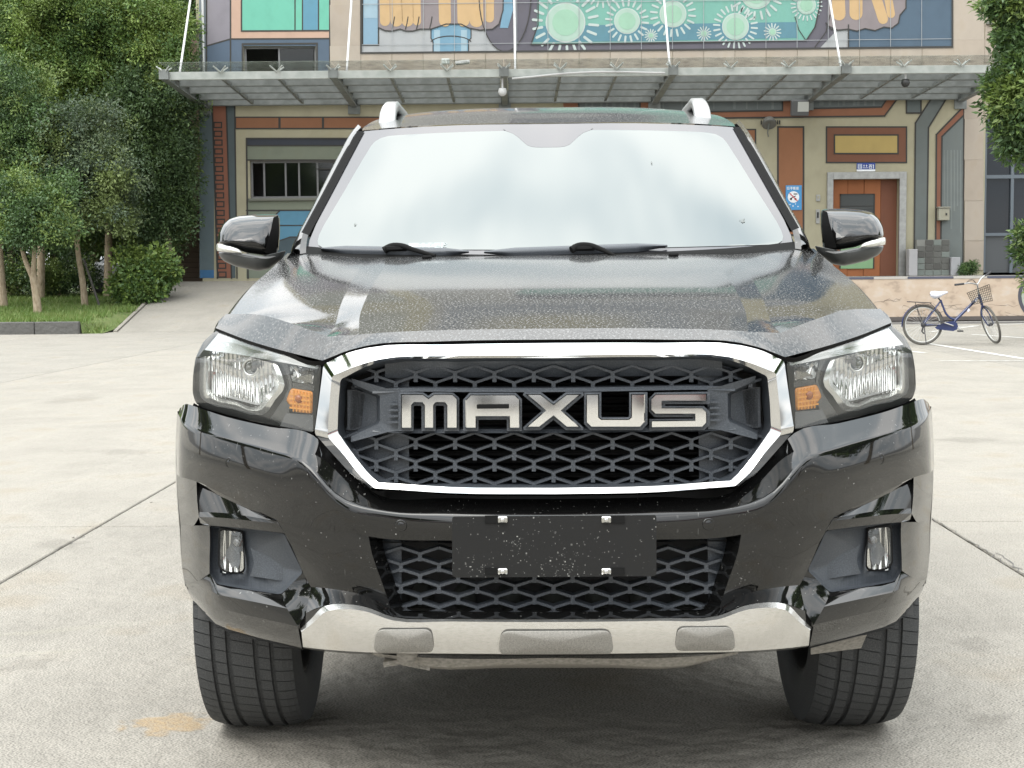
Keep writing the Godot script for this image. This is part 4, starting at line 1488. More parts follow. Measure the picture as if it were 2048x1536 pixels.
	sedan(Vector3(-11.0, 0.75, -44.8), PI / 2 - 0.1, mat(lin(0.72, 0.72, 0.72), 0.25), "white car parked behind the hedge, behind the propped tree")
	# --- right edge: tree standing nearer, and potted growth on the dock
	var z2 := -24.0
	t = thing("street_tree", "leafy tree whose branches hang over the right end of the canopy", "tree", Vector3(at_z(2210, 600, z2).x, 0.0, z2))
	trunk(t, [[[t.position, t.position + Vector3(0.1, 2.2, 0), t.position + Vector3(-0.1, 4.2, 0)], 0.16, 0.09], [[t.position + Vector3(0, 3.0, 0), at_z(2120, 260, z2), at_z(2060, 230, z2)], 0.05, 0.015], [[t.position + Vector3(0, 3.6, 0), at_z(2130, 120, z2), at_z(2060, 80, z2)], 0.05, 0.015]], bark_dark)
	crown(t, "crown", [[at_z(2085, 190, z2), 0.78, 0.75], [at_z(2035, 215, z2 + 0.2), 0.42, 0.5], [at_z(2000, 180, z2), 0.26, 0.28], [at_z(2060, 262, z2), 0.42, 0.36], [at_z(2035, 290, z2), 0.2, 0.24], [at_z(2095, 290, z2), 0.45, 0.4], [at_z(2075, 80, z2), 0.6, 0.5], [at_z(2030, 70, z2 - 0.3), 0.24, 0.3], [at_z(2040, 8, z2), 0.55, 0.2], [at_z(2000, 8, z2), 0.28, 0.16], [at_z(2150, 150, z2), 1.1, 1.2], [at_z(2160, 20, z2), 1.2, 1.0]], 900, "near", "mid", 170)
	t = thing("low_shrub", "low leafy shrub reaching in before the dark glazing", "shrub", Vector3(at_z(2075, 600, -26).x, 0.0, -26))
	trunk(t, [[[t.position, at_z(2072, 560, -26), at_z(2066, 490, -26)], 0.04, 0.02]], bark_dark, "stem")
	crown(t, "foliage", [[at_z(2066, 478, -26), 0.24, 0.28], [at_z(2062, 505, -26), 0.22, 0.18], [at_z(2085, 540, -26), 0.3, 0.5]], 900, "near", "mid", 171)
	t = thing("dock_plant", "small bushy weed growing on the dock at the cladding foot", "plant", Vector3(at_z(1934, 541, FACADE + 0.5).x, DOCK, FACADE + 0.5))
	trunk(t, [[[t.position, t.position + Vector3(0.02, 0.25, 0)], 0.015, 0.008]], bark_dark, "stem")
	crown(t, "foliage", [[t.position + Vector3(-0.12, 0.15, 0), 0.22, 0.14], [t.position + Vector3(0.14, 0.2, 0), 0.2, 0.18]], 2600, "near", "mid", 172, 0.45)

# a plain parked saloon car, used only where little of it shows
func sedan(at: Vector3, turn: float, m: Material, label: String, group := "") -> void:
	var c := thing("parked_car", label, "car", at, group, turn)
	var half := [[0.0, 0.0], [0.45, 0.0], [0.74, -0.02], [0.86, -0.10]]
	var prof := [[2.15, 0.42], [2.12, 0.62], [1.95, 0.76], [1.1, 0.92], [0.9, 0.95], [-1.35, 0.98], [-1.95, 0.96], [-2.2, 0.86], [-2.25, 0.5]]
	var rows := []
	for h in [-3, -2, -1, 0, 1, 2, 3]:
		var s: Array = half[absi(h)]
		var r := PackedVector3Array()
		for p in prof:
			r.append(Vector3(s[0] * signf(h), p[1] + (s[1] if p[1] > 0.6 else 0.0), p[0] * (1.0 - 0.045 * s[0] * s[0])))
		rows.append(r)
	for sgn in [-1, 1]:
		var low := PackedVector3Array()
		for p in prof:
			low.append(Vector3(0.87 * sgn, 0.28, p[0] * 0.97))
		if sgn < 0:
			rows.push_front(low)
		else:
			rows.push_back(low)
	var st := new_st()
	loft(st, rows, 3, 2)
	part(c, "body", done(st), m)
	var cab := [[0.95, 0.93], [0.35, 1.36], [-0.2, 1.45], [-0.9, 1.42], [-1.6, 0.97]]
	rows = []
	for h in [[-0.80, 0.0, 0.9], [-0.62, 0.9, 0.97], [-0.3, 1.0, 1.0], [0.3, 1.0, 1.0], [0.62, 0.9, 0.97], [0.80, 0.0, 0.9]]:
		var r := PackedVector3Array()
		for p in cab:
			r.append(Vector3(h[0], 0.9 + (p[1] - 0.9) * h[1], p[0] * h[2]))
		rows.append(r)
	st = new_st()
	loft(st, rows, 3, 3)
	part(c, "greenhouse", done(st), M.dark_glass)
	st = new_st()
	rows = []
	for h in [-0.6, -0.3, 0.3, 0.6]:
		rows.append(PackedVector3Array([Vector3(h, 1.375 - absf(h) * 0.06, 0.4), Vector3(h, 1.478 - absf(h) * 0.08, -0.2), Vector3(h, 1.44 - absf(h) * 0.06, -0.95)]))
	loft(st, rows, 3, 3)
	part(c, "roof", done(st), m)
	var w := new_st()
	lathe(w, [[-0.1, 0.0], [-0.1, 0.2], [-0.1, 0.3], [-0.06, 0.32], [0.06, 0.32], [0.1, 0.3], [0.1, 0.2], [0.1, 0.0]], Basis(Vector3.UP, PI / 2), Vector3.ZERO, 20)
	var wm := done(w)
	for p in [[-0.78, 1.35], [0.78, 1.35], [-0.78, -1.35], [0.78, -1.35]]:
		part(c, "wheel", wm, M.dark, Vector3(p[0], 0.32, p[1]))

# ------------------------------------------------------------------ what the truck's nose mirrors: the far side of the yard, behind the photographer
func build_opposite_side() -> void:
	var bark_dark := mat(lin(0.2, 0.165, 0.125), 0.9)
	var b := thing("shop_row", "long low row of shops with a red sign band across the yard", "building", Vector3(6, 0, 48))
	part(b, "wall", box_mesh(Vector3(60, 5.2, 8)), mat(lin(0.50, 0.48, 0.45), 0.8), Vector3(0, 2.6, 0))
	part(b, "sign_band", box_mesh(Vector3(52, 1.0, 0.2)), mat(lin(0.45, 0.06, 0.05), 0.6), Vector3(-2, 3.7, -4.12))
	for i in 13:
		part(b, "shutter", box_mesh(Vector3(3.2, 2.7, 0.1), 0.02), mat(lin(0.16, 0.18, 0.2), 0.5), Vector3(-24 + i * 4.0, 1.36, -4.06))
	var cols := [lin(0.7, 0.7, 0.7), lin(0.03, 0.03, 0.035), lin(0.35, 0.36, 0.37), lin(0.7, 0.7, 0.72), lin(0.3, 0.03, 0.03), lin(0.05, 0.09, 0.2), lin(0.68, 0.68, 0.66)]
	var words := ["white", "black", "silver grey", "white", "dark red", "navy blue", "cream white"]
	for i in 7:
		sedan(Vector3(-12.0 + i * 3.6, 0, 27 + (i % 2) * 0.5), PI, mat(cols[i], 0.2), "%s car parked across the yard%s" % [words[i], ["", "", "", " near the dark red one", "", "", ""][i]], "cars across the yard")
	var spots := [[-13.0, 16.0, 7.5], [-9.0, 24.0, 8.5], [-19.0, 11.0, 8.0], [-24.0, 22.0, 9.0], [19.0, 20.0, 8.0], [27.0, 30.0, 9.0], [-12.5, -5.0, 7.5], [-14.0, -10.5, 8.5], [-13.0, 1.0, 8.0], [-15.0, 6.5, 8.0], [13.5, -5.0, 7.5], [14.5, -11.0, 8.0], [13.0, 2.0, 7.5], [15.0, 8.0, 8.0]]
	for i in spots.size():
		var s: Array = spots[i]
		var t := thing("yard_tree", "tree standing across the yard facing the truck", "tree", Vector3(s[0], 0, s[1]), "trees across the yard")
		trunk(t, [[[t.position, t.position + Vector3(0.1, 2.4, 0), t.position + Vector3(-0.1, s[2] * 0.7, 0.1)], 0.17, 0.07], [[t.position + Vector3(0, 2.4, 0), t.position + Vector3(1.0, s[2] * 0.55, 0.3)], 0.07, 0.03], [[t.position + Vector3(0, 2.2, 0), t.position + Vector3(-1.0, s[2] * 0.5, -0.3)], 0.07, 0.03]], bark_dark)
		var lobes := []
		for k in 7:
			lobes.append([t.position + Vector3(rng.randf_range(-1.5, 1.5), s[2] * rng.randf_range(0.5, 0.92), rng.randf_range(-1.4, 1.4)), 1.3, 0.9])
		crown(t, "crown", lobes, 130, "broad", "mid", 190 + i, 1.5)

# ------------------------------------------------------------------ bicycle
func build_bicycle() -> void:
	var z := -24.5
	var o := at_y(1848, 690, 0.0)
	z = o.z
	var b := thing("bicycle", "dark blue ladies bicycle with a wire basket parked before the dock", "bicycle", Vector3(o.x, 0, z))
	var Bp := func(px: float, py: float, dz := 0.0) -> Vector3: return at_z(px, py, z + dz) - b.position
	var Z := func(x: float, y: float, dz := 0.0) -> Vector3: return Bp.call(1740.0 + x / 6.65, 520.0 + y / 6.65, dz)     # coordinates of an enlarged crop
	var blue := mat(lin(0.020, 0.032, 0.105), 0.25, 0.0, 0.6)
	var dark := mat(lin(0.03, 0.03, 0.035), 0.6)
	var metal := mat(lin(0.55, 0.55, 0.55), 0.3, 0.9)
	var rubber := mat(lin(0.10, 0.095, 0.085), 0.9)
	var white := textured(mat(Color.WHITE, 0.35), noise_tex(0.04, 4, [[0.0, lin(0.55, 0.57, 0.66)], [1.0, lin(0.80, 0.80, 0.86)]], 256, 91), Vector3(0.2, 0.2, 0.2))
	var wheel := func(c: Vector3, basis: Basis, r: float) -> void:
		var st := new_st()
		torus(st, c, basis, r - 0.02, 0.021, 48, 8)
		var w := part(b, "wheel", done(st), rubber)
		st = new_st()
		torus(st, c, basis, r - 0.048, 0.010, 48, 6)
		part(w, "rim", done(st), mat(lin(0.6, 0.6, 0.58), 0.35, 0.6))
		st = new_st()
		for i in 28:
			var a := TAU * i / 28.0
			var s := 1.0 if i % 2 else -1.0
			var h := a + 0.35 * (1 if (i / 2) % 2 else -1)
			tube(st, PackedVector3Array([c + basis * Vector3(cos(h) * 0.022, sin(h) * 0.022, 0.03 * s), c + basis * Vector3(cos(a) * (r - 0.05), sin(a) * (r - 0.05), 0)]), 0.0018, 0.0018, 4, false)
		part(w, "spokes", done(st), metal)
		st = new_st()
		lathe(st, [[-0.04, 0.0], [-0.04, 0.018], [-0.03, 0.025], [0.03, 0.025], [0.04, 0.018], [0.04, 0.0]], basis, c, 12)
		part(w, "hub", done(st), dark)
	var hub: Vector3 = Z.call(700, 862)
	var r := hub.y
	wheel.call(hub, Basis(), r)
	# front wheel, turned by the handlebar and leaning
	var ftop: Vector3 = Z.call(1525, 605)
	var fbot: Vector3 = Z.call(1685, 1112)
	var fc := (ftop + fbot) / 2
	var e1 := (fbot - ftop).normalized()
	var side := Vector3(0.05, 0.06, 0.99)
	side = (side - e1 * side.dot(e1)).normalized()
	var fr := ftop.distance_to(fbot) / 2
	wheel.call(fc, Basis(side, -e1, side.cross(-e1)), fr)
	# frame
	var st := new_st()
	var bb: Vector3 = Z.call(1085, 872)
	var seat_low: Vector3 = Z.call(940, 545)
	tube(st, smooth_curve(PackedVector3Array([Z.call(938, 530), Z.call(975, 630), Z.call(1020, 725), Z.call(1085, 778), Z.call(1140, 795)]), 5), 0.017, 0.019, 10)
	tube(st, PackedVector3Array([Z.call(1130, 805), Z.call(1440, 500)]), 0.026, 0.024, 10)
	tube(st, PackedVector3Array([Z.call(1140, 800), bb]), 0.024, 0.024, 10)
	tube(st, PackedVector3Array([hub + Vector3(0, 0, 0.06), seat_low + Vector3(0, 0, 0.015)]), 0.010, 0.010, 8)
	tube(st, PackedVector3Array([hub + Vector3(0, 0, -0.06), seat_low + Vector3(0, 0, -0.015)]), 0.010, 0.010, 8)
	tube(st, PackedVector3Array([hub + Vector3(0, 0, 0.06), bb]), 0.012, 0.013, 8)
	tube(st, PackedVector3Array([hub + Vector3(0, 0, -0.06), bb]), 0.012, 0.013, 8)
	tube(st, PackedVector3Array([Z.call(1450, 455), Z.call(1490, 595)]), 0.024, 0.024, 10)
	part(b, "frame", done(st), blue)
	st = new_st()
	var fs_ := side.cross(-e1) * 0.055
	var crownp: Vector3 = Z.call(1492, 600)
	for s in [-1, 1]:
		tube(st, smooth_curve(PackedVector3Array([crownp, crownp + fs_ * s + e1 * 0.12, fc + fs_ * s * 0.9]), 4), 0.016, 0.010, 8)
	part(b, "fork", done(st), blue)
	# mudguards
	st = new_st()
	var arcp := func(c: Vector3, bs: Basis, rad: float, a0: float, a1: float) -> void:
		var rows := [PackedVector3Array(), PackedVector3Array(), PackedVector3Array()]
		for i in 21:
			var a := deg_to_rad(lerpf(a0, a1, i / 20.0))
			for k in 3:
				rows[k].append(c + bs * Vector3(cos(a) * (rad - 0.008 * absf(k - 1)), sin(a) * (rad - 0.008 * absf(k - 1)), 0.03 * (k - 1)))
		loft(st, rows, 1, 2)
	arcp.call(hub, Basis(), r + 0.018, 20, 185)
	part(b, "mudguard", done(st), blue)
	st = new_st()
	arcp.call(fc, Basis(side, -e1, side.cross(-e1)), fr + 0.018, 35, 175)
	part(b, "mudguard", done(st), blue)
	# chain case, crank, pedals, gears
	st = new_st()
	var cc := PackedVector3Array()
	for p in [[860, 895], [1000, 825], [1100, 812], [1150, 835], [1165, 880], [1150, 925], [1100, 945], [890, 922]]:
		cc.append(Z.call(p[0], p[1], 0.05))
	slab(st, cc, Vector3(0, 0, 0.025))
	part(b, "chain_case", done(st), blue)
	st = new_st()
	tube(st, PackedVector3Array([bb + Vector3(0, 0, 0.09), Z.call(965, 825, 0.10)]), 0.012, 0.010, 8)
	tube(st, PackedVector3Array([bb + Vector3(0, 0, -0.09), Z.call(1200, 920, -0.10)]), 0.012, 0.010, 8)
	lathe(st, [[-0.1, 0.012], [0.1, 0.012]], Basis(), bb, 10)
	part(b, "crank", done(st), metal)
	for p in [[955, 820, 0.13], [1200, 945, -0.13]]:
		part(b, "pedal", box_mesh(Vector3(0.09, 0.025, 0.08), 0.006), dark, Z.call(p[0], p[1], p[2]))
	st = new_st()
	lathe(st, [[0.045, 0.0], [0.045, 0.045], [0.06, 0.045], [0.06, 0.03], [0.075, 0.03], [0.075, 0.0]], Basis(), hub, 16)
	tube(st, PackedVector3Array([hub + Vector3(0, 0, 0.06), Z.call(690, 950, 0.06), Z.call(720, 980, 0.06)]), 0.014, 0.012, 6)
	tube(st, PackedVector3Array([Z.call(720, 880, 0.06), Z.call(900, 868, 0.06)]), 0.012, 0.012, 6)
	part(b, "rear_gear", done(st), dark)
	st = new_st()
	tube(st, PackedVector3Array([hub + Vector3(0, 0, 0.08), Vector3(Z.call(715, 1075).x, 0.012, 0.16)]), 0.008, 0.008, 6)
	part(b, "kickstand", done(st), dark)
	# carrier
	st = new_st()
	bar(st, Z.call(505, 555), Z.call(805, 570), 0.13, 0.014)
	for s in [-0.05, 0.05]:
		tube(st, PackedVector3Array([Z.call(600, 562, s), hub + Vector3(0, 0, s * 1.2)]), 0.005, 0.005, 6)
		tube(st, PackedVector3Array([Z.call(800, 575, s), Z.call(870, 640, s * 0.3)]), 0.005, 0.005, 6)
	part(b, "carrier", done(st), dark)
	# saddle in its white plastic cover
	st = new_st()
	var srows := []
	for a in [[800, 455, 0.02, 0.02], [815, 455, 0.09, 0.05], [860, 465, 0.11, 0.068], [920, 460, 0.085, 0.055], [980, 440, 0.045, 0.03], [1030, 430, 0.03, 0.014], [1035, 430, 0.005, 0.004]]:
		var c: Vector3 = Z.call(a[0], a[1])
		var ring := PackedVector3Array()
		for k in 12:
			var t := TAU * k / 12
			ring.append(c + Vector3(0, sin(t) * a[3], cos(t) * a[2]))
		srows.append(ring)
	rings_skin(st, srows)
	part(b, "saddle", done(st), white)
	st = new_st()
	tube(st, PackedVector3Array([Z.call(905, 500), seat_low]), 0.013, 0.013, 8)
	part(b, "seat_post", done(st), dark)
	# handlebar and grips
	var stem: Vector3 = Z.call(1425, 320)
	st = new_st()
	tube(st, smooth_curve(PackedVector3Array([Z.call(1230, 318, 0.24), Z.call(1300, 308, 0.2), Z.call(1370, 312, 0.08), stem, Z.call(1470, 255, -0.10), Z.call(1510, 215, -0.2), Z.call(1530, 205, -0.24)]), 5), 0.012, 0.012, 8)
	tube(st, PackedVector3Array([stem, Z.call(1450, 460)]), 0.013, 0.013, 8)
	part(b, "handlebar", done(st), metal)
	for g in [[1130, 330, 0.32, 1245, 317, 0.23], [1530, 207, -0.23, 1610, 158, -0.32]]:
		st = new_st()
		tube(st, PackedVector3Array([Z.call(g[0], g[1], g[2]), Z.call(g[3], g[4], g[5])]), 0.018, 0.018, 8)
		part(b, "grip", done(st), dark)
	st = new_st()
	for k in 2:
		tube(st, smooth_curve(PackedVector3Array([Z.call(1260, 316, 0.2), Z.call(1370, 268, 0.1 - k * 0.1), Z.call(1420, 330, 0.02), Z.call(1455, 470, 0.02)]), 5), 0.004, 0.004, 5)
	part(b, "brake_cable", done(st), dark)
	# basket of wire mesh
	st = new_st()
	var top := [Z.call(1290, 440, 0.16), Z.call(1585, 325, 0.16), Z.call(1585, 325, -0.16), Z.call(1290, 440, -0.16)]
	var bot := [Z.call(1370, 590, 0.11), Z.call(1630, 540, 0.11), Z.call(1630, 540, -0.11), Z.call(1370, 590, -0.11)]
	for k in 4:
		var k2 := (k + 1) % 4
		tube(st, PackedVector3Array([top[k], top[k2]]), 0.006, 0.006, 5)
		tube(st, PackedVector3Array([bot[k], bot[k2]]), 0.005, 0.005, 5)
		for i in 13:
			var t := i / 12.0
			tube(st, PackedVector3Array([top[k].lerp(top[k2], t), bot[k].lerp(bot[k2], t)]), 0.0042, 0.0042, 4, false)
		for i in 6:
			var t := (i + 1) / 7.0
			tube(st, PackedVector3Array([top[k].lerp(bot[k], t), top[k2].lerp(bot[k2], t)]), 0.0042, 0.0042, 4, false)
	for i in 8:
		var t := (i + 0.5) / 8.0
		tube(st, PackedVector3Array([bot[0].lerp(bot[1], t), bot[3].lerp(bot[2], t)]), 0.002, 0.002, 4, false)
	part(b, "basket", done(st), mat(lin(0.055, 0.052, 0.04), 0.6))
	st = new_st()
	for p in [[1420, 520, 1300, 650], [1460, 480, 1380, 570]]:
		pass
	slab(st, PackedVector3Array([Z.call(1290, 668, 0.03), Z.call(1318, 640, 0.03), Z.call(1335, 668, 0.03), Z.call(1300, 696, 0.03)]), Vector3(0, 0, 0.001))
	slab(st, PackedVector3Array([Z.call(1395, 545, 0.03), Z.call(1425, 500, 0.03), Z.call(1440, 515, 0.03), Z.call(1408, 562, 0.03)]), Vector3(0, 0, 0.001))
	part(b, "frame_sticker", done(st), white)

# ------------------------------------------------------------------ the pickup truck
var T: Node3D

func speck_texture(base: Color, speck: Color, count: int, size: int, seed_: int, clusters: int) -> ImageTexture:
	var im := Image.create(size, size, false, Image.FORMAT_RGB8)
	im.fill(base)
	var r := RandomNumberGenerator.new()
	r.seed = seed_
	var cl := []
	for i in clusters:
		cl.append(Vector2(r.randf() * size, r.randf() * size))
	for i in count:
		var p := Vector2(r.randf() * size, r.randf() * size)
		if i % 3 == 0 and cl.size():
			p = cl[r.randi() % cl.size()] + Vector2(r.randfn(), r.randfn()) * size * 0.018
		var w := 1 + int(r.randf() * r.randf() * 4.2)
		var h := 1 + int(r.randf() * r.randf() * 4.2)
		var c := base.lerp(speck, r.randf_range(0.25, 1.0))
		im.fill_rect(Rect2i(posmod(int(p.x), size), posmod(int(p.y), size), w, h), c)
	return ImageTexture.create_from_image(im)

func dust_tex(stops: Array) -> NoiseTexture2D:      # dust lies in drifts made of fine grains
	var t := noise_tex(0.17, 5, stops, 1024, 61)
	var n: FastNoiseLite = t.noise
	n.fractal_gain = 0.62
	return t

func truck_materials() -> void:
	# gloss black, splashed with dried drops of mud
	M.paint = mat(Color.WHITE, 0.06, 0.0, 0.5)
	textured(M.paint, speck_texture(grey(0.005), lin(0.40, 0.40, 0.38), 1500, 1024, 5, 26), Vector3(1.1, 1.1, 1.1), false)
	M.paint.roughness = 0.04
	M.paint.clearcoat_enabled = true
	M.paint.clearcoat = 0.35
	M.paint.clearcoat_roughness = 0.02
	# the same paint under road dust: hood, roof, upper faces
	M.dusty = mat(Color.WHITE, 0.13, 0.0, 0.7)
	textured(M.dusty, dust_tex( [[0.0, grey(0.005)], [0.50, grey(0.010)], [0.57, lin(0.04, 0.04, 0.04)], [0.66, lin(0.12, 0.119, 0.118)], [0.8, lin(0.20, 0.198, 0.195)], [1.0, lin(0.26, 0.257, 0.25)]]), Vector3(1.25, 1.25, 1.25), false)
	var rt := dust_tex( [[0.0, Color(0.05, 0.05, 0.05)], [0.52, Color(0.06, 0.06, 0.06)], [0.60, Color(0.18, 0.18, 0.18)], [0.72, Color(0.45, 0.45, 0.45)], [1.0, Color(0.6, 0.6, 0.6)]])
	M.dusty.roughness = 1.0
	M.dusty.roughness_texture = rt
	M.chrome = mat(lin(0.66, 0.66, 0.655), 0.06, 1.0)
	M.letter = mat(lin(0.84, 0.84, 0.83), 0.05, 1.0)
	M.chrome_dull = mat(lin(0.55, 0.55, 0.53), 0.15, 1.0)
	M.satin = textured(mat(Color.WHITE, 0.18, 0.9), noise_tex(0.06, 4, [[0.0, lin(0.46, 0.45, 0.42)], [0.3, lin(0.64, 0.63, 0.60)], [0.6, lin(0.71, 0.70, 0.68)], [1.0, lin(0.74, 0.73, 0.715)]], 512, 62), Vector3(0.6, 0.08, 0.3), false)
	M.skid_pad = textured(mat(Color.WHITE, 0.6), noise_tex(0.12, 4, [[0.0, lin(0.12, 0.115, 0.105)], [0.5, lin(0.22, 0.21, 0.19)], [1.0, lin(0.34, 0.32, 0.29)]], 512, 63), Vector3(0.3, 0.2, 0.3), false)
	M.plastic = textured(mat(Color.WHITE, 0.42), noise_tex(0.14, 4, [[0.0, lin(0.026, 0.030, 0.036)], [0.55, lin(0.050, 0.057, 0.068)], [0.72, lin(0.075, 0.083, 0.095)], [1.0, lin(0.14, 0.147, 0.155)]], 512, 64), Vector3(0.3, 0.3, 0.3), false)
	M.plastic_speck = mat(Color.WHITE, 0.45, 0.0, 0.3)
	textured(M.plastic_speck, speck_texture(grey(0.017), lin(0.34, 0.34, 0.32), 5200, 1024, 8, 50), Vector3(1.1, 1.1, 1.1), false)
	M.rubber = textured(mat(Color.WHITE, 0.75), noise_tex(0.10, 4, [[0.0, lin(0.028, 0.029, 0.030)], [0.5, lin(0.048, 0.050, 0.052)], [1.0, lin(0.11, 0.109, 0.105)]], 512, 65), Vector3(0.25, 0.25, 0.25), false)
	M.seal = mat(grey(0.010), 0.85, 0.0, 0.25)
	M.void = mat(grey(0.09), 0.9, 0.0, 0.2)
	M.lens = mat(Color(0.95, 0.96, 0.94, 0.04), 0.02)
	M.lens.transparency = BaseMaterial3D.TRANSPARENCY_ALPHA
	M.lamp_inside = mat(lin(0.03, 0.032, 0.032), 0.35)
	M.reflector = mat(lin(0.60, 0.60, 0.585), 0.05, 1.0)
	M.amber = mat(lin(0.46, 0.17, 0.015), 0.15)
	M.film = mat(lin(0.190, 0.205, 0.203), 0.02, 1.0)
	M.frit = mat(lin(0.05, 0.049, 0.056), 0.05, 0.0, 0.85)
	M.side_glass = mat(lin(0.01, 0.012, 0.014), 0.04, 0.0, 0.8)
	M.rail = mat(lin(0.42, 0.42, 0.42), 0.35, 0.7)
	M.dirt_grey = textured(mat(Color.WHITE, 0.85), noise_tex(0.05, 5, [[0.0, lin(0.10, 0.095, 0.085)], [0.5, lin(0.24, 0.225, 0.20)], [1.0, lin(0.36, 0.34, 0.31)]], 512, 66), Vector3(0.4, 0.2, 0.4), false)

# windscreen surface in the truck's own axes
func ws_z(x: float, y: float) -> float:
	return -0.42 - (y - 1.30) * 1.56 - 0.185 * x * x

func WS(px: float, py: float, lift := 0.0) -> Vector3:
	var z := -0.8
	var p := Vector3.ZERO
	for i in 24:
		p = C(px, py, z)
		z = ws_z(p.x, p.y) + lift
	return C(px, py, z)

func ws_row(a: Array, lift := 0.0) -> PackedVector3Array:
	var out := PackedVector3Array()
	for p in a:
		out.append(WS(p[0], p[1], lift))
	return out

func both(called: String, st_fn: Callable, m: Material, parent: Node = null) -> Array:    # the same part on the left and, mirrored, on the right
	var out := []
	for s in [-1, 1]:
		var st := new_st()
		st_fn.call(st, s)
		out.append(part(parent if parent else T, called, done(st), m))
	return out

func side_rows(rows: Array, s: int) -> Array:
	if s < 0:
		return rows
	var out := []
	for r in rows:
		out.append(mir(r))
	return out

func build_truck() -> void:
	truck_materials()
	T = thing("pickup_truck", "dusty black pickup truck with chrome lettered grille facing the camera", "pickup truck")
	T.transform = car
	truck_hood()
	truck_cabin()
	truck_grille()
	truck_bumper()
	for s in [-1, 1]:
		truck_headlight(s)
		truck_mirror(s)
		truck_fog(s)
	truck_wheels()
	truck_sides()

func hood_y(x: float, z: float) -> float:
	var ax := absf(x)
	var c := smooth_curve(PackedVector3Array([Vector3(0.88, 1.140, 0), Vector3(0.7, 1.182, 0), Vector3(0.5, 1.221, 0), Vector3(0.2, 1.262, 0), Vector3(-0.1, 1.294, 0), Vector3(-0.46, 1.318, 0)]), 6)
	var y := 1.318
	for i in c.size() - 1:
		if z <= c[i].x and z >= c[i + 1].x:
			y = lerpf(c[i].y, c[i + 1].y, (c[i].x - z) / (c[i].x - c[i + 1].x))
	return y

func truck_hood() -> void:
	# stations from the outer edge to the middle
	var X := [0.845, 0.74, 0.63, 0.515, 0.452, 0.40, 0.25, 0.0]
	var drop := [-0.085, -0.052, -0.038, -0.036, -0.010, -0.007, -0.002, 0.0]
	var edge := row([[431, 656, 0.42], [500, 682, 0.60], [572, 703, 0.74], [645, 721, 0.84], [690, 703, 0.865], [740, 690, 0.88], [870, 683, 0.905], [1107, 679, 0.92]])
	var crease := row([[452, 628, 0.375], [522, 630, 0.545], [592, 650, 0.692], [654, 673, 0.797], [718, 669, 0.832], [770, 665, 0.848], [900, 660, 0.868], [1107, 657, 0.88]])
	var rows := [full(edge), full(crease)]
	for k in 6:
		var zc: float = [0.72, 0.55, 0.32, 0.05, -0.22, -0.46][k]
		var bow: float = [0.30, 0.25, 0.20, 0.16, 0.14, 0.13][k]
		var amount: float = [0.92, 0.86, 0.76, 0.64, 0.5, 0.3][k]
		var ridge: float = [1.0, 0.9, 0.7, 0.4, 0.12, 0.0][k]
		var r := PackedVector3Array()
		for i in X.size():
			var x: float = X[i] * [0.985, 1.0, 1.005, 1.01, 1.0, 0.99][k]
			if i == 3:
				x = lerpf(X[3], X[3] + 0.05, k / 5.0)
			if i == 4:
				x = lerpf(X[4], 0.475, k / 5.0)
			var d: float = drop[i] * amount
			if i >= 4:
				d = drop[i] * ridge
			elif i == 3:
				d = lerpf(-0.012, drop[3], ridge) * (0.6 + 0.4 * amount)
			d += [0.0, 0.0, 0.004, 0.010, 0.022, 0.040][k] * clampf((x - 0.5) / 0.34, 0, 1)
			r.append(Vector3(-x, hood_y(x, zc) + d, zc - bow * (x / 0.85) * (x / 0.85)))
		rows.append(full(r))
	var st := new_st()
	loft(st, rows, 5, 5, [1], [3, 4, 10, 11])
	var h := part(T, "hood", done(st), M.dusty)
	# folded lip under the front edge
	st = new_st()
	var lip := PackedVector3Array()
	for p in edge:
		lip.append(p + Vector3(0, -0.012, -0.012))
	var deep := PackedVector3Array()
	for p in edge:
		deep.append(p + Vector3(0, -0.016, -0.10))
	loft(st, [full(edge), full(lip), full(deep)], 5, 1, [1])
	part(h, "hood_lip", done(st), M.seal)
	# washer jets
	for s in [-1, 1]:
		part(h, "washer_jet", box_mesh(Vector3(0.03, 0.012, 0.02), 0.004), M.seal, Vector3(s * 0.37, hood_y(0, -0.3) + 0.004, -0.33))
	# fender strip outside the hood
	both("fender_top", func(s2, s):
		var a := PackedVector3Array()
		var b := PackedVector3Array()
		var c := PackedVector3Array()
		for k in range(0, rows.size()):
			var p: Vector3 = rows[k][0]
			a.append(p + Vector3(-0.005, -0.004, 0))
			b.append(p + Vector3(-0.022, -0.018, -0.01))
			c.append(Vector3(p.x - 0.05, p.y - 0.085, p.z - 0.03))
		a.remove_at(0); b.remove_at(0); c.remove_at(0)
		loft(s2, side_rows([a, b, c], s), 4, 4), M.dusty)
	# engine bay: unseen dark box, added to keep light from passing behind the grille
	st = new_st()
	box(st, Vector3(0, 0.78, 0.20), Vector3(1.24, 0.60, 0.9))
	part(T, "engine_bay_light_block", done(st), M.void)

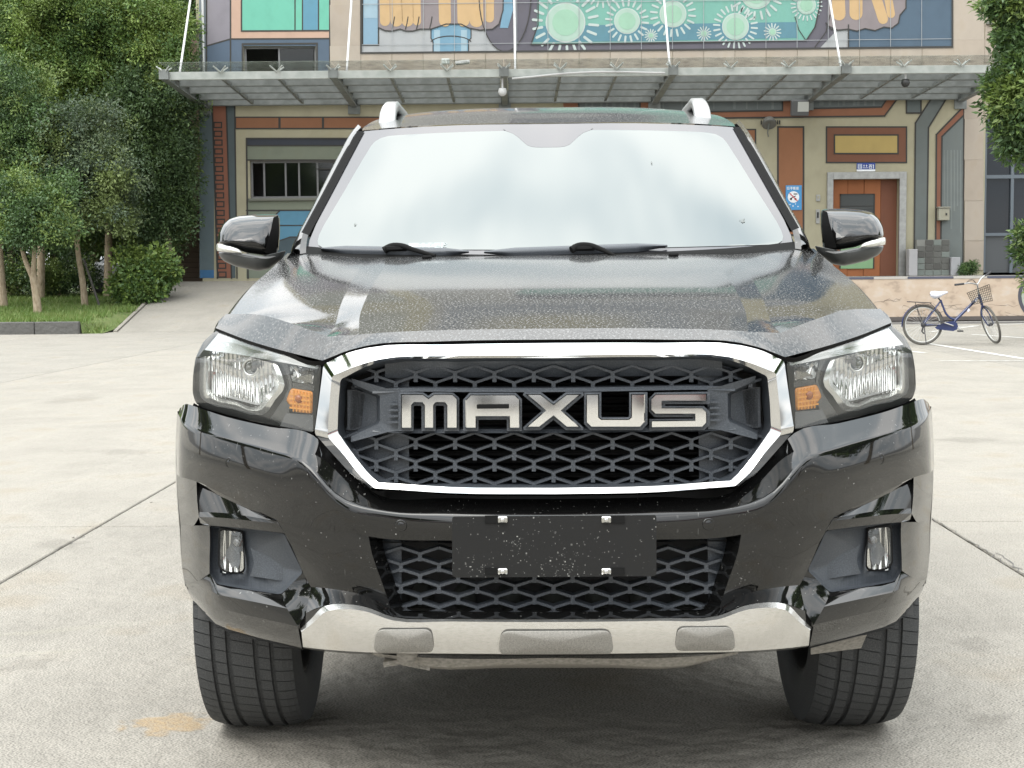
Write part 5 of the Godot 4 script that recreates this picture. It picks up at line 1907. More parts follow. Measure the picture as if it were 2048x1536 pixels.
func truck_cabin() -> void:
	# windscreen: dark frit round a mirrored clear field
	var outer := []
	for k in 7:
		var t := k / 6.0
		var yl := lerpf(262.0, 498.0, t)
		var xl := lerpf(727.0, 612.0, t) - 4.0 * sin(t * PI) * 1.5
		var r := []
		for i in 6:
			var u := i / 5.0
			var x := lerpf(xl, 1100.0 - 5.0 * (1 - t), u)
			var arch := lerpf(15.0, -12.0, t) * (1 - pow(1 - u, 2))
			r.append([x, yl - arch])
		outer.append(full(ws_row(r)))
	var st := new_st()
	loft(st, outer, 3, 3)
	var g := part(T, "windscreen", done(st), M.frit)
	# clear field, symmetrical, with rounded corners
	st = new_st()
	var rows := []
	var edge := [[270, 800], [272, 777], [276, 762], [283, 750], [292, 742], [310, 731], [340, 713], [380, 690], [420, 666], [450, 648], [470, 638], [482, 635], [490, 637], [495, 645], [497, 662], [497.5, 690]]
	for e in edge:
		var r := []
		for i in 8:
			var u := i / 7.0
			var x := lerpf(e[1], 1097.0, u)
			var arch: float = (9.0 if e[0] < 300 else lerpf(9.0, -2.0, clampf((e[0] - 300.0) / 150.0, 0, 1))) * (1 - pow(1 - u, 2.0))
			r.append([x, e[0] - arch])
		rows.append(full(ws_row(r, 0.003)))
	loft(st, rows, 2, 1)
	part(g, "clear_glass", done(st), M.film)
	st = new_st()
	rows = []
	for e in [[257, 1006], [262, 1012], [267, 1026], [274, 1036], [284, 1047], [290, 1054], [293, 1062], [294.5, 1072]]:
		var r := []
		for i in 4:
			r.append([lerpf(e[1], 1094.0, i / 3.0), e[0]])
		rows.append(full(ws_row(r, 0.0036)))
	loft(st, rows, 2, 1)
	part(g, "sensor_cover", done(st), M.frit)
	# smears left on the glass
	var smear := mat(lin(0.16, 0.17, 0.165), 0.9)
	for s in [[1484, 443, 6], [1304, 326, 3], [710, 450, 2.5]]:
		st = new_st()
		st.set_smooth_group(-1)
		var c := WS(s[0], s[1], 0.006)
		for k in 5:
			var a := WS(s[0] + rng.randf_range(-1, 1) * s[2], s[1] + rng.randf_range(-1, 1) * s[2], 0.0065)
			tri(st, a, WS(s[0] + rng.randf_range(-1, 1) * s[2], s[1] + rng.randf_range(-1, 1) * s[2], 0.0065), a + Vector3(0.003, 0.004, -0.006))
		part(g, "glass_smear", done(st), smear)
	# pale strip and digits on the glass, painted in for a faint reflection
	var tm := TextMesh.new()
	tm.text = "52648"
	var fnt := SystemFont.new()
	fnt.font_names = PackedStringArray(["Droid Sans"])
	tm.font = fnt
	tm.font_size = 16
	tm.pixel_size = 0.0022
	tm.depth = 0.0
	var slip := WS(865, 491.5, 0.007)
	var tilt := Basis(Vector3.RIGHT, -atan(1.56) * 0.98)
	var number_strip := part(g, "reflection_strip", box_mesh(Vector3(0.15, 0.032, 0.0006)), mat(lin(0.40, 0.43, 0.43), 0.6), slip)
	number_strip.basis = tilt
	var num := part(g, "reflection_number", tm, mat(lin(0.28, 0.31, 0.31), 0.8), slip + tilt * Vector3(0, 0, 0.0015))
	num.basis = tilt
	# black cowl between hood and glass
	st = new_st()
	loft(st, [full(ws_row([[610, 492], [700, 500], [900, 508], [1104, 510]], 0.004)), full(ws_row([[606, 506], [700, 512], [900, 517], [1104, 518]], 0.02)), full(row([[596, 524, -0.50], [700, 535, -0.45], [900, 540, -0.42], [1104, 542, -0.41]]))], 4, 2)
	part(T, "cowl", done(st), M.seal)
	# weather strips and pillars
	both("weather_strip", func(s2, s):
		var a := ws_row([[616, 474], [643, 424], [675, 364], [703, 311], [729, 262]], 0.006)
		var b := ws_row([[603, 470], [630, 420], [662, 360], [690, 307], [716, 262]], 0.014)
		var c := ws_row([[600, 470], [627, 420], [659, 360], [687, 307], [713, 262]], 0.000)
		loft(s2, side_rows([a, b, c], s), 4, 1, [1]), M.seal)
	both("front_pillar", func(s2, s):
		var a := ws_row([[603, 470], [630, 420], [662, 360], [690, 307], [714, 263], [722, 254]], 0.006)
		var b := ws_row([[596, 468], [622, 420], [652, 360], [680, 306], [705, 262], [716, 249]], -0.03)
		var c := PackedVector3Array()
		var d := PackedVector3Array()
		for p in b:
			c.append(p + Vector3(-0.008, 0.0, -0.10))
			d.append(p + Vector3(0.012, 0.0, -0.22))
		loft(s2, side_rows([a, b, c, d], s), 4, 3), M.dusty)
	both("pillar_foot", func(s2, s):
		var a := ws_row([[616, 470], [613, 488], [612, 506]], 0.02)
		var b := ws_row([[606, 466], [601, 486], [600, 508]], 0.035)
		var c := ws_row([[598, 464], [588, 486], [583, 508]], -0.01)
		var d := PackedVector3Array()
		for p in c:
			d.append(p + Vector3(-0.02, -0.02, -0.16))
		loft(s2, side_rows([a, b, c, d], s), 3, 3, [1]), M.paint)
	# roof
	var rr := [
		ws_row([[724, 261], [800, 254], [900, 249], [1097, 246]], 0.004),
		row([[728, 254, -1.42], [800, 246, -1.37], [900, 239, -1.34], [1096, 235, -1.32]]),
		row([[738, 247, -1.53], [810, 238, -1.48], [910, 230, -1.45], [1095, 225, -1.43]]),
		row([[758, 238, -1.76], [825, 229, -1.72], [920, 221.5, -1.70], [1093, 217.5, -1.69]]),
		row([[784, 234, -2.05], [845, 225, -2.02], [930, 218.5, -2.0], [1092, 215, -2.0]]),
		row([[815, 239, -2.5], [870, 231, -2.5], [945, 225, -2.5], [1090, 222, -2.5]]),
		row([[838, 256, -2.95], [885, 248, -2.95], [955, 243, -2.95], [1088, 240, -2.95]]),
	]
	var fr := []
	for r in rr:
		fr.append(full(r))
	st = new_st()
	loft(st, fr, 4, 3)
	var roof := part(T, "roof", done(st), M.dusty)
	both("roof_side", func(s2, s):
		var a := PackedVector3Array()
		var b := PackedVector3Array()
		var c := PackedVector3Array()
		for r in rr.slice(1):
			a.append(r[0])
			b.append(r[0] + Vector3(-0.022, -0.022, -0.02))
			c.append(r[0] + Vector3(-0.045, -0.075, -0.05))
		loft(s2, side_rows([a, b, c], s), 3, 3), M.dusty, roof)
	# roof rails
	both("roof_rail", func(s2, s):
		var foot := C(774, 243, -1.50)
		var pts := PackedVector3Array([foot + Vector3(0, -0.02, 0.01), foot + Vector3(0, 0.028, -0.035), foot + Vector3(0.002, 0.064, -0.10), foot + Vector3(0.004, 0.084, -0.20), foot + Vector3(0.004, 0.088, -0.36), foot + Vector3(0.004, 0.085, -0.8), foot + Vector3(0.004, 0.07, -1.15), foot + Vector3(0.004, 0.0, -1.32)])
		var w := [0.031, 0.030, 0.028, 0.024, 0.020, 0.020, 0.022, 0.028]
		var f := smooth_curve(pts, 4)
		var rings := []
		for i in f.size():
			var d := (f[mini(i + 1, f.size() - 1)] - f[maxi(i - 1, 0)]).normalized()
			var x := Vector3.RIGHT
			var y := x.cross(d).normalized()
			var wi: int = mini(i / 4, 7)
			var a: float = lerpf(w[wi], w[mini(wi + 1, 7)], (i % 4) / 4.0)
			var hgt := 0.020
			var ring := PackedVector3Array()
			for k in [[-1, -0.6], [-0.7, -1], [0.7, -1], [1, -0.6], [1, 0.6], [0.7, 1], [-0.7, 1], [-1, 0.6]]:
				var p: Vector3 = f[i] + x * k[0] * a + y * k[1] * hgt
				ring.append(Vector3(-p.x - 0.024, p.y - 0.006, p.z) if s > 0 else p - Vector3(0, 0.006, 0))
			rings.append(ring)
		rings_skin(s2, rings), M.rail, roof)
	# wipers
	var wiper := func(tip0: Array, tip1: Array, knuckle: Array, root: Array) -> void:
		var s := new_st()
		var n := 12
		var top := PackedVector3Array()
		var mid := PackedVector3Array()
		var low := PackedVector3Array()
		for i in n + 1:
			var t := i / float(n)
			var x := lerpf(tip0[0], tip1[0], t)
			var y := lerpf(tip0[1], tip1[1], t)
			var hh := 12.0 * minf(1.0, 5.0 * minf(t, 1 - t) + 0.25)
			top.append(WS(x, y - hh * 0.55, 0.022))
			mid.append(WS(x, y, 0.040))
			low.append(WS(x, y + hh * 0.9, 0.010))
		loft(s, [top, mid, low], 1, 2)
		var w := part(T, "wiper", done(s), M.plastic)
		s = new_st()
		tube(s, smooth_curve(PackedVector3Array([WS(knuckle[0] - 22, knuckle[1] + 5, 0.045), WS(knuckle[0] - 8, knuckle[1] - 3, 0.055), WS(knuckle[0] + 14, knuckle[1] - 4, 0.06), WS(knuckle[0] + 36, knuckle[1] + 3, 0.06), WS(root[0], root[1], 0.05)]), 4), 0.012, 0.006, 8)
		box(s, WS(knuckle[0] + 2, knuckle[1], 0.05), Vector3(0.075, 0.016, 0.025), Basis(Vector3.RIGHT, 0.5), 0.006)
		part(w, "wiper_arm", done(s), M.seal)
	wiper.call([642, 497], [938, 503], [790, 496], [870, 512])
	wiper.call([968, 504], [1335, 491], [1165, 495], [1230, 512])
	# side glass and rear of the cab
	both("side_window", func(s2, s):
		var base := ws_row([[598, 470], [626, 420], [656, 360], [684, 306], [712, 262]], -0.12)
		var rear := PackedVector3Array()
		for i in base.size():
			rear.append(Vector3(base[i].x + 0.02, base[i].y, -2.75))
		loft(s2, side_rows([base, rear], s), 3, 1), M.side_glass)
	st = new_st()
	box(st, Vector3(0, 1.50, -2.86), Vector3(1.30, 0.62, 0.05), Basis(), 0.02)
	part(T, "rear_window", done(st), M.side_glass)

func truck_grille() -> void:
	var O := [[1107, 686, 0.925], [900, 689, 0.915], [735, 696, 0.885], [690, 708, 0.87], [647, 729, 0.840], [638, 800, 0.842], [629, 867, 0.844], [670, 913, 0.845], [712, 957, 0.87], [741, 981, 0.885], [900, 990, 0.91], [1107, 992, 0.92]]
	var R := [[1107, 711, 0.955], [900, 712, 0.945], [758, 719, 0.915], [716, 731, 0.90], [664, 752, 0.875], [659, 805, 0.877], [655, 873, 0.879], [690, 913, 0.885], [724, 955, 0.905], [748, 976, 0.915], [900, 986, 0.94], [1107, 988, 0.95]]
	var I := [[1107, 716, 0.950], [900, 717, 0.940], [764, 723, 0.910], [726, 736, 0.895], [681, 759, 0.870], [677, 805, 0.872], [675, 864, 0.874], [706, 908, 0.88], [741, 951, 0.90], [756, 965, 0.91], [900, 974, 0.935], [1107, 976, 0.945]]
	var W := []
	for p in I:
		W.append([p[0] + (1107 - p[0]) * 0.010, p[1] + (845 - p[1]) * 0.02, p[2] - 0.03])
	var D := []
	for p in I:
		D.append([p[0] + (1107 - p[0]) * 0.035, p[1] + (845 - p[1]) * 0.085, p[2] - 0.075])
	var rows := []
	for a in [O, R, I]:
		var ro := []
		for i in a.size():      # lead round the corners with a tight bend
			var p: Array = a[i]
			if i in [4, 6, 9]:
				var q0: Array = a[i - 1]
				var q1: Array = a[i + 1]
				for t in [0.22, 0.08]:
					ro.append([lerpf(p[0], q0[0], t), lerpf(p[1], q0[1], t), lerpf(p[2], q0[2], t)])
				for t in [0.08, 0.22]:
					ro.append([lerpf(p[0], q1[0], t), lerpf(p[1], q1[1], t), lerpf(p[2], q1[2], t)])
			else:
				ro.append(p)
		var l := row(ro)
		l[0].x = 0.0
		l[l.size() - 1].x = 0.0
		rows.append(l)
	var st := new_st()
	loft2(st, rows, 4, 2, [1])
	var g := part(T, "grille_surround", done(st), M.chrome)
	# inner plastic frame
	st = new_st()
	var fr := []
	for a in [I, W, D]:
		var l := row(a)
		l[0].x = 0.0
		l[l.size() - 1].x = 0.0
		fr.append(l)
	loft2(st, fr, 3, 1, [1])
	part(T, "grille_frame", done(st), M.plastic)

	# lattice of forked ribs, one moulding above and one below the name bar
	var half_w := func(y: float) -> float:        # half opening width in px at height y
		if y < 760:
			return lerpf(352.0, 420.0, clampf((y - 722) / 38.0, 0, 1))
		if y < 865:
			return 424.0
		return lerpf(420.0, 350.0, clampf((y - 865) / 95.0, 0, 1))
	var zc := func(x: float) -> float: return 0.885 - 0.055 * pow(x / 400.0, 2)
	var rib := func(s: SurfaceTool, x0: float, y0: float, x1: float, y1: float, th: float) -> void:
		var a := C(1107 + x0, y0, zc.call(x0) + 0.0)
		var b := C(1107 + x1, y1, zc.call(x1) + 0.0)
		bar(s, a, b, 0.022, th, Vector3.BACK.cross((b - a).normalized()))
	var lattice := func(y0: float, y1: float, phase: int, pitch_y: float) -> Mesh:
		var s := new_st()
		var k := 0
		var y := y0
		while y < y1:
			for i in range(-6, 7):
				var odd := (k + phase) % 2
				var cx := i * 78.5 + (39.25 if odd else 0.0)
				var w: float = half_w.call(y)
				if absf(cx) > w + 30:
					continue
				var low := y + 12.5
				for sgn in [-1, 1]:
					var ex: float = cx + sgn * 39.25
					var ey := y - 1.0
					var sx := cx
					var sy := low
					if absf(ex) > w + 6:
						var t: float = clampf((w + 6 - absf(cx)) / maxf(absf(ex) - absf(cx), 0.1), 0.0, 1.0)
						ex = lerpf(cx, ex, t)
						ey = lerpf(low, ey, t)
					if absf(cx) > w + 6:
						var t2: float = clampf((w + 6 - absf(ex)) / maxf(absf(cx) - absf(ex), 0.1), 0.0, 1.0)
						sx = lerpf(ex, cx, t2)
						sy = lerpf(ey, low, t2)
					if absf(sx - ex) > 3.0:
						rib.call(s, sx, sy, ex, ey, 0.0054)
				if absf(cx) < w:
					rib.call(s, cx, low - 1, cx, minf(low + 19.0, y1 + 14), 0.0088)
			y += pitch_y
			k += 1
		return done(s)
	part(T, "upper_grille_lattice", lattice.call(732.0, 760.0, 1, 20.5), M.plastic)
	part(T, "lower_grille_lattice", lattice.call(866.0, 958.0, 1, 22.0), M.plastic)
	# closed panels behind the lattice at both ends, and a sloping shelf on top
	both("grille_end_panel", func(s2, s):
		var a := row([[766, 700, 0.825], [800, 700, 0.842], [818, 700, 0.85]])
		var b := row([[690, 860, 0.80], [760, 860, 0.83], [818, 860, 0.85]])
		var b2 := row([[690, 862, 0.80], [760, 862, 0.83], [818, 862, 0.85]])
		var c := row([[745, 972, 0.82], [790, 972, 0.84], [818, 972, 0.85]])
		loft(s2, side_rows([a, b], s), 2, 2)
		loft(s2, side_rows([b2, c], s), 2, 2)
		var e := row([[818, 700, 0.85], [818, 860, 0.85], [818, 972, 0.85]])
		var f := row([[818, 700, 0.72], [818, 860, 0.72], [818, 972, 0.72]])
		loft(s2, side_rows([e, f], s), 1, 1), M.plastic)
	st = new_st()
	loft(st, [full(row([[770, 716, 0.87], [900, 714, 0.895], [1107, 713, 0.905]])), full(row([[770, 756, 0.85], [900, 755, 0.868], [1107, 754, 0.875]]))], 4, 1)
	part(T, "grille_top_shelf", done(st), M.plastic)
	# shutters far behind
	for i in 14:
		st = new_st()
		var y := 766.0 + i * 15.0
		var a := C(812, y, 0.70)
		var b := C(1402, y, 0.70)
		bar(st, Vector3(a.x, (a.y + b.y) / 2, a.z), Vector3(b.x, (a.y + b.y) / 2, b.z), 0.05, 0.006)
		part(T, "cooling_slat", done(st), M.seal)
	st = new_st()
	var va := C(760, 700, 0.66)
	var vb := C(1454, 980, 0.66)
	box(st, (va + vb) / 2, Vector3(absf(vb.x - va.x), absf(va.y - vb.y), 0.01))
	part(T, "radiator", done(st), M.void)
	# name bar: upper and lower rail with wings that taper outwards
	st = new_st()
	for q in [[776.0, 784.0, 0.915], [858.0, 866.0, 0.912]]:
		var a := full(row([[745, q[0] + (3 if q[0] < 800 else -2), q[2] - 0.045], [800, q[0], q[2] - 0.028], [950, q[0], q[2] - 0.006], [1107, q[0], q[2]]]))
		var b := full(row([[745, q[1] + (3 if q[0] < 800 else -2), q[2] - 0.04], [800, q[1], q[2] - 0.02], [950, q[1], q[2] + 0.002], [1107, q[1], q[2] + 0.008]]))
		var a2 := PackedVector3Array()
		var b2 := PackedVector3Array()
		for p in a:
			a2.append(p + Vector3(0, 0, -0.05))
		for p in b:
			b2.append(p + Vector3(0, 0, -0.05))
		loft(st, [a2, a, b, b2], 4, 1, [1, 2])
	part(T, "name_bar", done(st), M.plastic)
	both("grille_wing", func(s2, s):
		# frame of the side scoop: outer loop, inner loop, then the louvred floor
		var lo := [[703, 757, 0.86], [774, 777, 0.885], [800, 780, 0.895], [800, 862, 0.893], [776, 864, 0.885], [702, 884, 0.855]]
		var li := [[706, 768, 0.855], [757, 790, 0.875], [760, 793, 0.876], [760, 842, 0.874], [756, 848, 0.873], [702, 873, 0.85]]
		var ld := [[703, 773, 0.80], [748, 795, 0.80], [750, 797, 0.80], [750, 838, 0.80], [747, 842, 0.80], [699, 866, 0.80]]
		for k in 5:
			loft(s2, side_rows([row([lo[k], lo[k + 1]]), row([li[k], li[k + 1]]), row([ld[k], ld[k + 1]])], s), 1, 1, [1])
		loft(s2, side_rows([row([ld[0], ld[1]]), row([ld[5], ld[4]])], s), 1, 1)
		for i in 9:
			var x := 704.0 + i * 5.4
			bar(s2, side_rows([row([[x, 780 + i * 1.6, 0.812], [x, 860 - i * 1.9, 0.812]])], s)[0][0], side_rows([row([[x, 780 + i * 1.6, 0.812], [x, 860 - i * 1.9, 0.812]])], s)[0][1], 0.004, 0.02, Vector3.RIGHT)
		# small ribs at the end of the name bar
		for i in 4:
			var p := row([[776, 808 + i * 12, 0.893], [797, 808 + i * 12, 0.899]])
			var q: PackedVector3Array = side_rows([p], s)[0]
			bar(s2, q[0], q[1], 0.006, 0.005), M.plastic)
	# chrome capitals on dark backing plates
	var letters := [
		[[802, 857], [802, 788], [846, 788], [857, 796], [868, 788], [905, 788], [915, 797], [915, 857], [893, 857], [893, 811], [889, 806], [872, 806], [868, 811], [868, 857], [848, 857], [848, 811], [844, 806], [828, 806], [824, 811], [824, 857]],
		[[931, 857], [931, 800], [941, 789], [1030, 789], [1040, 799], [1040, 857], [1018, 857], [1018, 834], [953, 834], [953, 857]],
		[[1051, 788], [1081, 788], [1107, 808], [1133, 788], [1163, 788], [1124, 821], [1162, 855], [1133, 855], [1107, 833], [1079, 855], [1051, 855], [1090, 821]],
		[[1172, 788], [1198, 788], [1198, 834], [1203, 838], [1257, 838], [1262, 834], [1262, 788], [1290, 788], [1290, 845], [1281, 855], [1182, 855], [1172, 845]],
		[[1414, 787], [1311, 788], [1301, 798], [1301, 820], [1310, 829], [1389, 829], [1389, 840], [1302, 841], [1302, 856], [1405, 855], [1414, 846], [1414, 824], [1405, 815], [1325, 815], [1325, 803], [1414, 803]],
	]
	var lettering := Node3D.new()
	lettering.name = "lettering"
	T.add_child(lettering, true)
	for i in letters.size():
		var poly := PackedVector2Array()
		for p in letters[i]:
			poly.append(Vector2(p[0], p[1]))
		var zf := func(x: float) -> float: return 0.943 - 0.06 * pow((x - 1107) / 400.0, 2)
		var cx := 0.0
		for p in poly:
			cx += p.x / poly.size()
		var z0: float = zf.call(cx)
		var ring := func(off: float, dz: float) -> PackedVector3Array:
			var q := Geometry2D.offset_polygon(poly, off, Geometry2D.JOIN_MITER)[0] if off != 0.0 else poly
			var out := PackedVector3Array()
			for v in q:
				out.append(C(v.x, v.y, z0 - (835.0 - v.y) * 0.000032 + dz))
			return out
		# backing
		st = new_st()
		slab(st, ring.call(4.0, -0.022), Vector3(0, 0, 0.014))
		part(lettering, "letter_backing", done(st), M.plastic)
		st = new_st()
		var base: PackedVector3Array = ring.call(0.0, -0.008)
		var shoulder: PackedVector3Array = ring.call(0.0, 0.004)
		var face: PackedVector3Array = ring.call(-1.9, 0.0075)
		rings_skin(st, [base, shoulder], false)
		if face.size() == shoulder.size():
			# offset_polygon may start at another corner: line the rings up
			var best := 0
			var bd := 1e9
			for k in face.size():
				var d := 0.0
				for j in face.size():
					d += face[(j + k) % face.size()].distance_to(shoulder[j])
				if d < bd:
					bd = d
					best = k
			var f2 := PackedVector3Array()
			for j in face.size():
				f2.append(face[(j + best) % face.size()])
			st.set_smooth_group(-1)
			for j in f2.size():
				quad(st, shoulder[j], shoulder[(j + 1) % f2.size()], f2[(j + 1) % f2.size()], f2[j])
			face = f2
		else:
			face = shoulder
		var fl := PackedVector2Array()
		for v in face:
			fl.append(Vector2(v.x, v.y))
		var idx := Geometry2D.triangulate_polygon(fl)
		st.set_smooth_group(-1)
		for k in range(0, idx.size(), 3):
			tri(st, face[idx[k]], face[idx[k + 1]], face[idx[k + 2]])
		part(lettering, "letter", done(st), M.letter)
	# the slot in the second letter
	st = new_st()
	var s0 := C(954, 808, 0.94)
	var s1 := C(1018, 816, 0.94)
	box(st, Vector3((s0.x + s1.x) / 2, (s0.y + s1.y) / 2, 0.9495), Vector3(s1.x - s0.x, s0.y - s1.y, 0.006), Basis(), 0.001)
	part(lettering, "letter_slot", done(st), M.seal)

func truck_bumper() -> void:
	var b := Node3D.new()
	b.name = "front_bumper"
	T.add_child(b, true)
	# upper body of the bumper, from headlight and grille down to the fog lamp and the lower opening
	var R0 := row([[360, 816, 0.30], [374, 808, 0.42], [396, 815, 0.50], [450, 833, 0.60], [540, 854, 0.71], [628, 872, 0.80], [690, 937, 0.835], [757, 990, 0.865], [900, 996, 0.885], [1107, 998, 0.895]])
	var R1 := row([[356, 826, 0.32], [366, 845, 0.45], [398, 862, 0.565], [460, 881, 0.675], [545, 904, 0.785], [604, 926, 0.855], [690, 1005, 0.905], [775, 1024, 0.92], [900, 1028, 0.93], [1107, 1030, 0.938]])
	var R2 := row([[353, 890, 0.34], [362, 905, 0.465], [394, 918, 0.572], [458, 932, 0.685], [542, 950, 0.795], [612, 980, 0.862], [695, 1030, 0.908], [775, 1042, 0.922], [900, 1046, 0.936], [1107, 1047, 0.944]])
	var R3 := row([[353, 948, 0.36], [362, 954, 0.47], [393, 963, 0.555], [450, 990, 0.65], [510, 1019, 0.735], [560, 1042, 0.80], [690, 1064, 0.895], [775, 1078, 0.915], [900, 1081, 0.928], [1107, 1082, 0.934]])
	var st := new_st()
	var up := PackedVector3Array()
	var dn := PackedVector3Array()
	for i in R0.size():
		up.append(R1[i].lerp(R0[i], 0.16) + Vector3(0, 0, -0.002))
		dn.append(R1[i].lerp(R2[i], 0.22))
	var r1 := PackedVector3Array()
	for i in R0.size():
		r1.append(R1[i].lerp((up[i] + dn[i]) / 2, 0.35))
	loft(st, [full(R0), full(up), full(r1), full(dn), full(R2), full(R3)], 5, 3)
	part(b, "upper_shell", done(st), M.paint)
	# side return to the wheel arch
	both("corner", func(s2, s):
		var p := [[356, 826, 0.32], [353, 890, 0.34], [353, 948, 0.36], [356, 1010, 0.37], [360, 1060, 0.38], [364, 1130, 0.38], [372, 1180, 0.38]]
		var a := row(p)
		var q := PackedVector3Array()
		var r2 := PackedVector3Array()
		for v in a:
			q.append(v + Vector3(-0.012, 0, -0.05))
			r2.append(v + Vector3(0.02, 0, -0.09))
		loft(s2, side_rows([a, q, r2], s), 3, 3), M.paint, b)
	# duct above the fog lamp and the frame round it
	var F := func(s2: SurfaceTool, s: int) -> void:
		var a0 := row([[353, 948, 0.36], [393, 963, 0.555], [450, 990, 0.65], [500, 1014, 0.72], [552, 1039, 0.79]])
		var a1 := row([[397, 972, 0.544], [450, 997, 0.641], [500, 1020, 0.716], [552, 1041, 0.787]])
		var a2 := row([[397, 1024, 0.562], [450, 1026, 0.662], [500, 1033, 0.735], [552, 1042, 0.791]])
		var a3 := row([[398, 1034, 0.57], [450, 1036, 0.675], [505, 1042, 0.745], [556, 1047, 0.795]])
		var a4 := row([[419, 1051, 0.60], [462, 1054, 0.67], [517, 1060, 0.74], [567, 1066, 0.795]])
		loft(s2, side_rows([a0.slice(1), a1, a2, a3, a4], s), 3, 1, [1, 2, 3])
		loft(s2, side_rows([row([[353, 948, 0.36], [356, 1000, 0.375], [361, 1050, 0.385]]), row([[374, 956, 0.48], [376, 1002, 0.485], [388, 1051, 0.52]]), row([[393, 963, 0.555], [394, 1000, 0.555], [398, 1034, 0.57]])], s), 3, 3)
		loft(s2, side_rows([row([[393, 963, 0.555], [394, 1000, 0.555], [398, 1034, 0.57]]), row([[397, 972, 0.544], [397, 1000, 0.553], [397, 1024, 0.562]])], s), 2, 1)
		loft(s2, side_rows([row([[361, 1050, 0.385], [388, 1051, 0.52]]), row([[398, 1034, 0.57], [419, 1051, 0.60]])], s), 2, 1)
		loft(s2, side_rows([row([[378, 1015, 0.47], [406, 1015, 0.545]]), row([[378, 1064, 0.47], [424, 1064, 0.585]])], s), 1, 1)
		# outside of the lamp
		var c0 := row([[361, 1050, 0.385], [362, 1085, 0.385], [364, 1130, 0.385], [368, 1160, 0.385]])
		var c1 := row([[392, 1051, 0.53], [392, 1088, 0.53], [393, 1132, 0.53], [396, 1162, 0.53]])
		var c2 := row([[419, 1051, 0.60], [420, 1080, 0.61], [419, 1120, 0.61], [419, 1147, 0.61]])
		loft(s2, side_rows([c0, c1, c2], s), 3, 3)
		# below the lamp: shoulder, ledge, chin
		var d0 := row([[368, 1160, 0.385], [396, 1162, 0.53], [421, 1149, 0.61], [433, 1168, 0.63], [500, 1180, 0.70], [562, 1189, 0.765]])
		var d1 := row([[371, 1168, 0.385], [399, 1172, 0.54], [420, 1181, 0.62], [438, 1190, 0.665], [505, 1203, 0.745], [574, 1217, 0.82]])
		var d2 := row([[376, 1184, 0.37], [400, 1203, 0.53], [425, 1212, 0.61], [448, 1219, 0.66], [510, 1234, 0.755], [596, 1253, 0.85]])
		var d3 := row([[386, 1203, 0.33], [408, 1230, 0.47], [432, 1251, 0.55], [456, 1259, 0.60], [512, 1273, 0.70], [603, 1293, 0.80]])
		var d4 := row([[400, 1215, 0.20], [420, 1240, 0.35], [440, 1258, 0.45], [465, 1266, 0.5], [520, 1280, 0.58], [606, 1296, 0.66]])
		loft(s2, side_rows([d0, d1, d2, d3, d4], s), 1, 2, [1, 2])
		loft(s2, side_rows([row([[612, 1226, 0.85], [630, 1219, 0.877], [650, 1211, 0.905]]), row([[600, 1259, 0.84], [622, 1238, 0.87], [650, 1212, 0.905]])], s), 1, 1)
		loft(s2, side_rows([row([[596, 1253, 0.85], [603, 1293, 0.80]]), row([[612, 1226, 0.849], [600, 1259, 0.84]])], s), 1, 1)
		loft(s2, side_rows([row([[562, 1189, 0.765], [574, 1217, 0.82], [596, 1253, 0.85]]), row([[606, 1145, 0.805], [622, 1174, 0.815], [612, 1226, 0.85]])], s), 2, 2)
		# cheek between the lamp and the lower grille
		var e0 := row([[552, 1039, 0.79], [620, 1052, 0.85], [690, 1064, 0.895], [737, 1072, 0.908]])
		var e1 := row([[582, 1090, 0.81], [640, 1100, 0.865], [700, 1106, 0.90], [744, 1108, 0.912]])
		var e2 := row([[606, 1145, 0.805], [655, 1152, 0.865], [715, 1157, 0.895], [763, 1162, 0.905]])
		var e3 := row([[622, 1174, 0.815], [680, 1180, 0.875], [738, 1194, 0.89], [782, 1218, 0.90]])
		var e4 := row([[612, 1226, 0.85], [650, 1211, 0.905], [727, 1212, 0.93], [786, 1233, 0.945]])
		loft(s2, side_rows([e0, e1, e2, e3, e4], s), 2, 2, [3])
		# short triangle between duct, lamp and cheek
		var g0 := row([[552, 1042, 0.785], [556, 1047, 0.795], [567, 1066, 0.795]])
		var g1 := row([[560, 1050, 0.795], [572, 1070, 0.805], [584, 1092, 0.808]])
		loft(s2, side_rows([g0, g1], s), 2, 1)
		var h0 := row([[567, 1066, 0.795], [590, 1105, 0.80], [606, 1145, 0.80]])
		var h1 := row([[576, 1078, 0.806], [594, 1112, 0.806], [607, 1146, 0.806]])
		loft(s2, side_rows([h0, h1], s), 2, 1)
	both("lower_corner", F, M.paint, b)
	# strip below the lower opening
	st = new_st()
	loft(st, [full(row([[782, 1216, 0.90], [800, 1221, 0.902], [900, 1223, 0.915], [1107, 1224, 0.925]])), full(row([[786, 1233, 0.945], [810, 1236, 0.95], [900, 1237, 0.965], [1107, 1238, 0.975]]))], 4, 2)
	part(b, "lower_strip", done(st), M.paint)
	# reveal of the lower opening
	st = new_st()
	var rim := [[1107, 1082, 0.934], [900, 1081, 0.928], [775, 1078, 0.915], [737, 1076, 0.908], [744, 1108, 0.912], [763, 1162, 0.905], [782, 1217, 0.90], [800, 1221, 0.902], [900, 1223, 0.915], [1107, 1224, 0.925]]
	var inn := []
	for p in rim:
		inn.append([p[0] + (1107 - p[0]) * 0.075, p[1] + (1150 - p[1]) * 0.08, p[2] - 0.045])
	var l0 := row(rim)
	var l1 := row(inn)
	l0[0].x = 0; l1[0].x = 0; l0[9].x = 0; l1[9].x = 0
	for k in 9:
		loft2(st, [PackedVector3Array([l0[k], l0[k + 1]]), PackedVector3Array([l1[k], l1[k + 1]])], 1, 1)
	part(b, "opening_reveal", done(st), M.paint)
	# lower lattice
	st = new_st()
	var k := 0
	var y := 1094.0
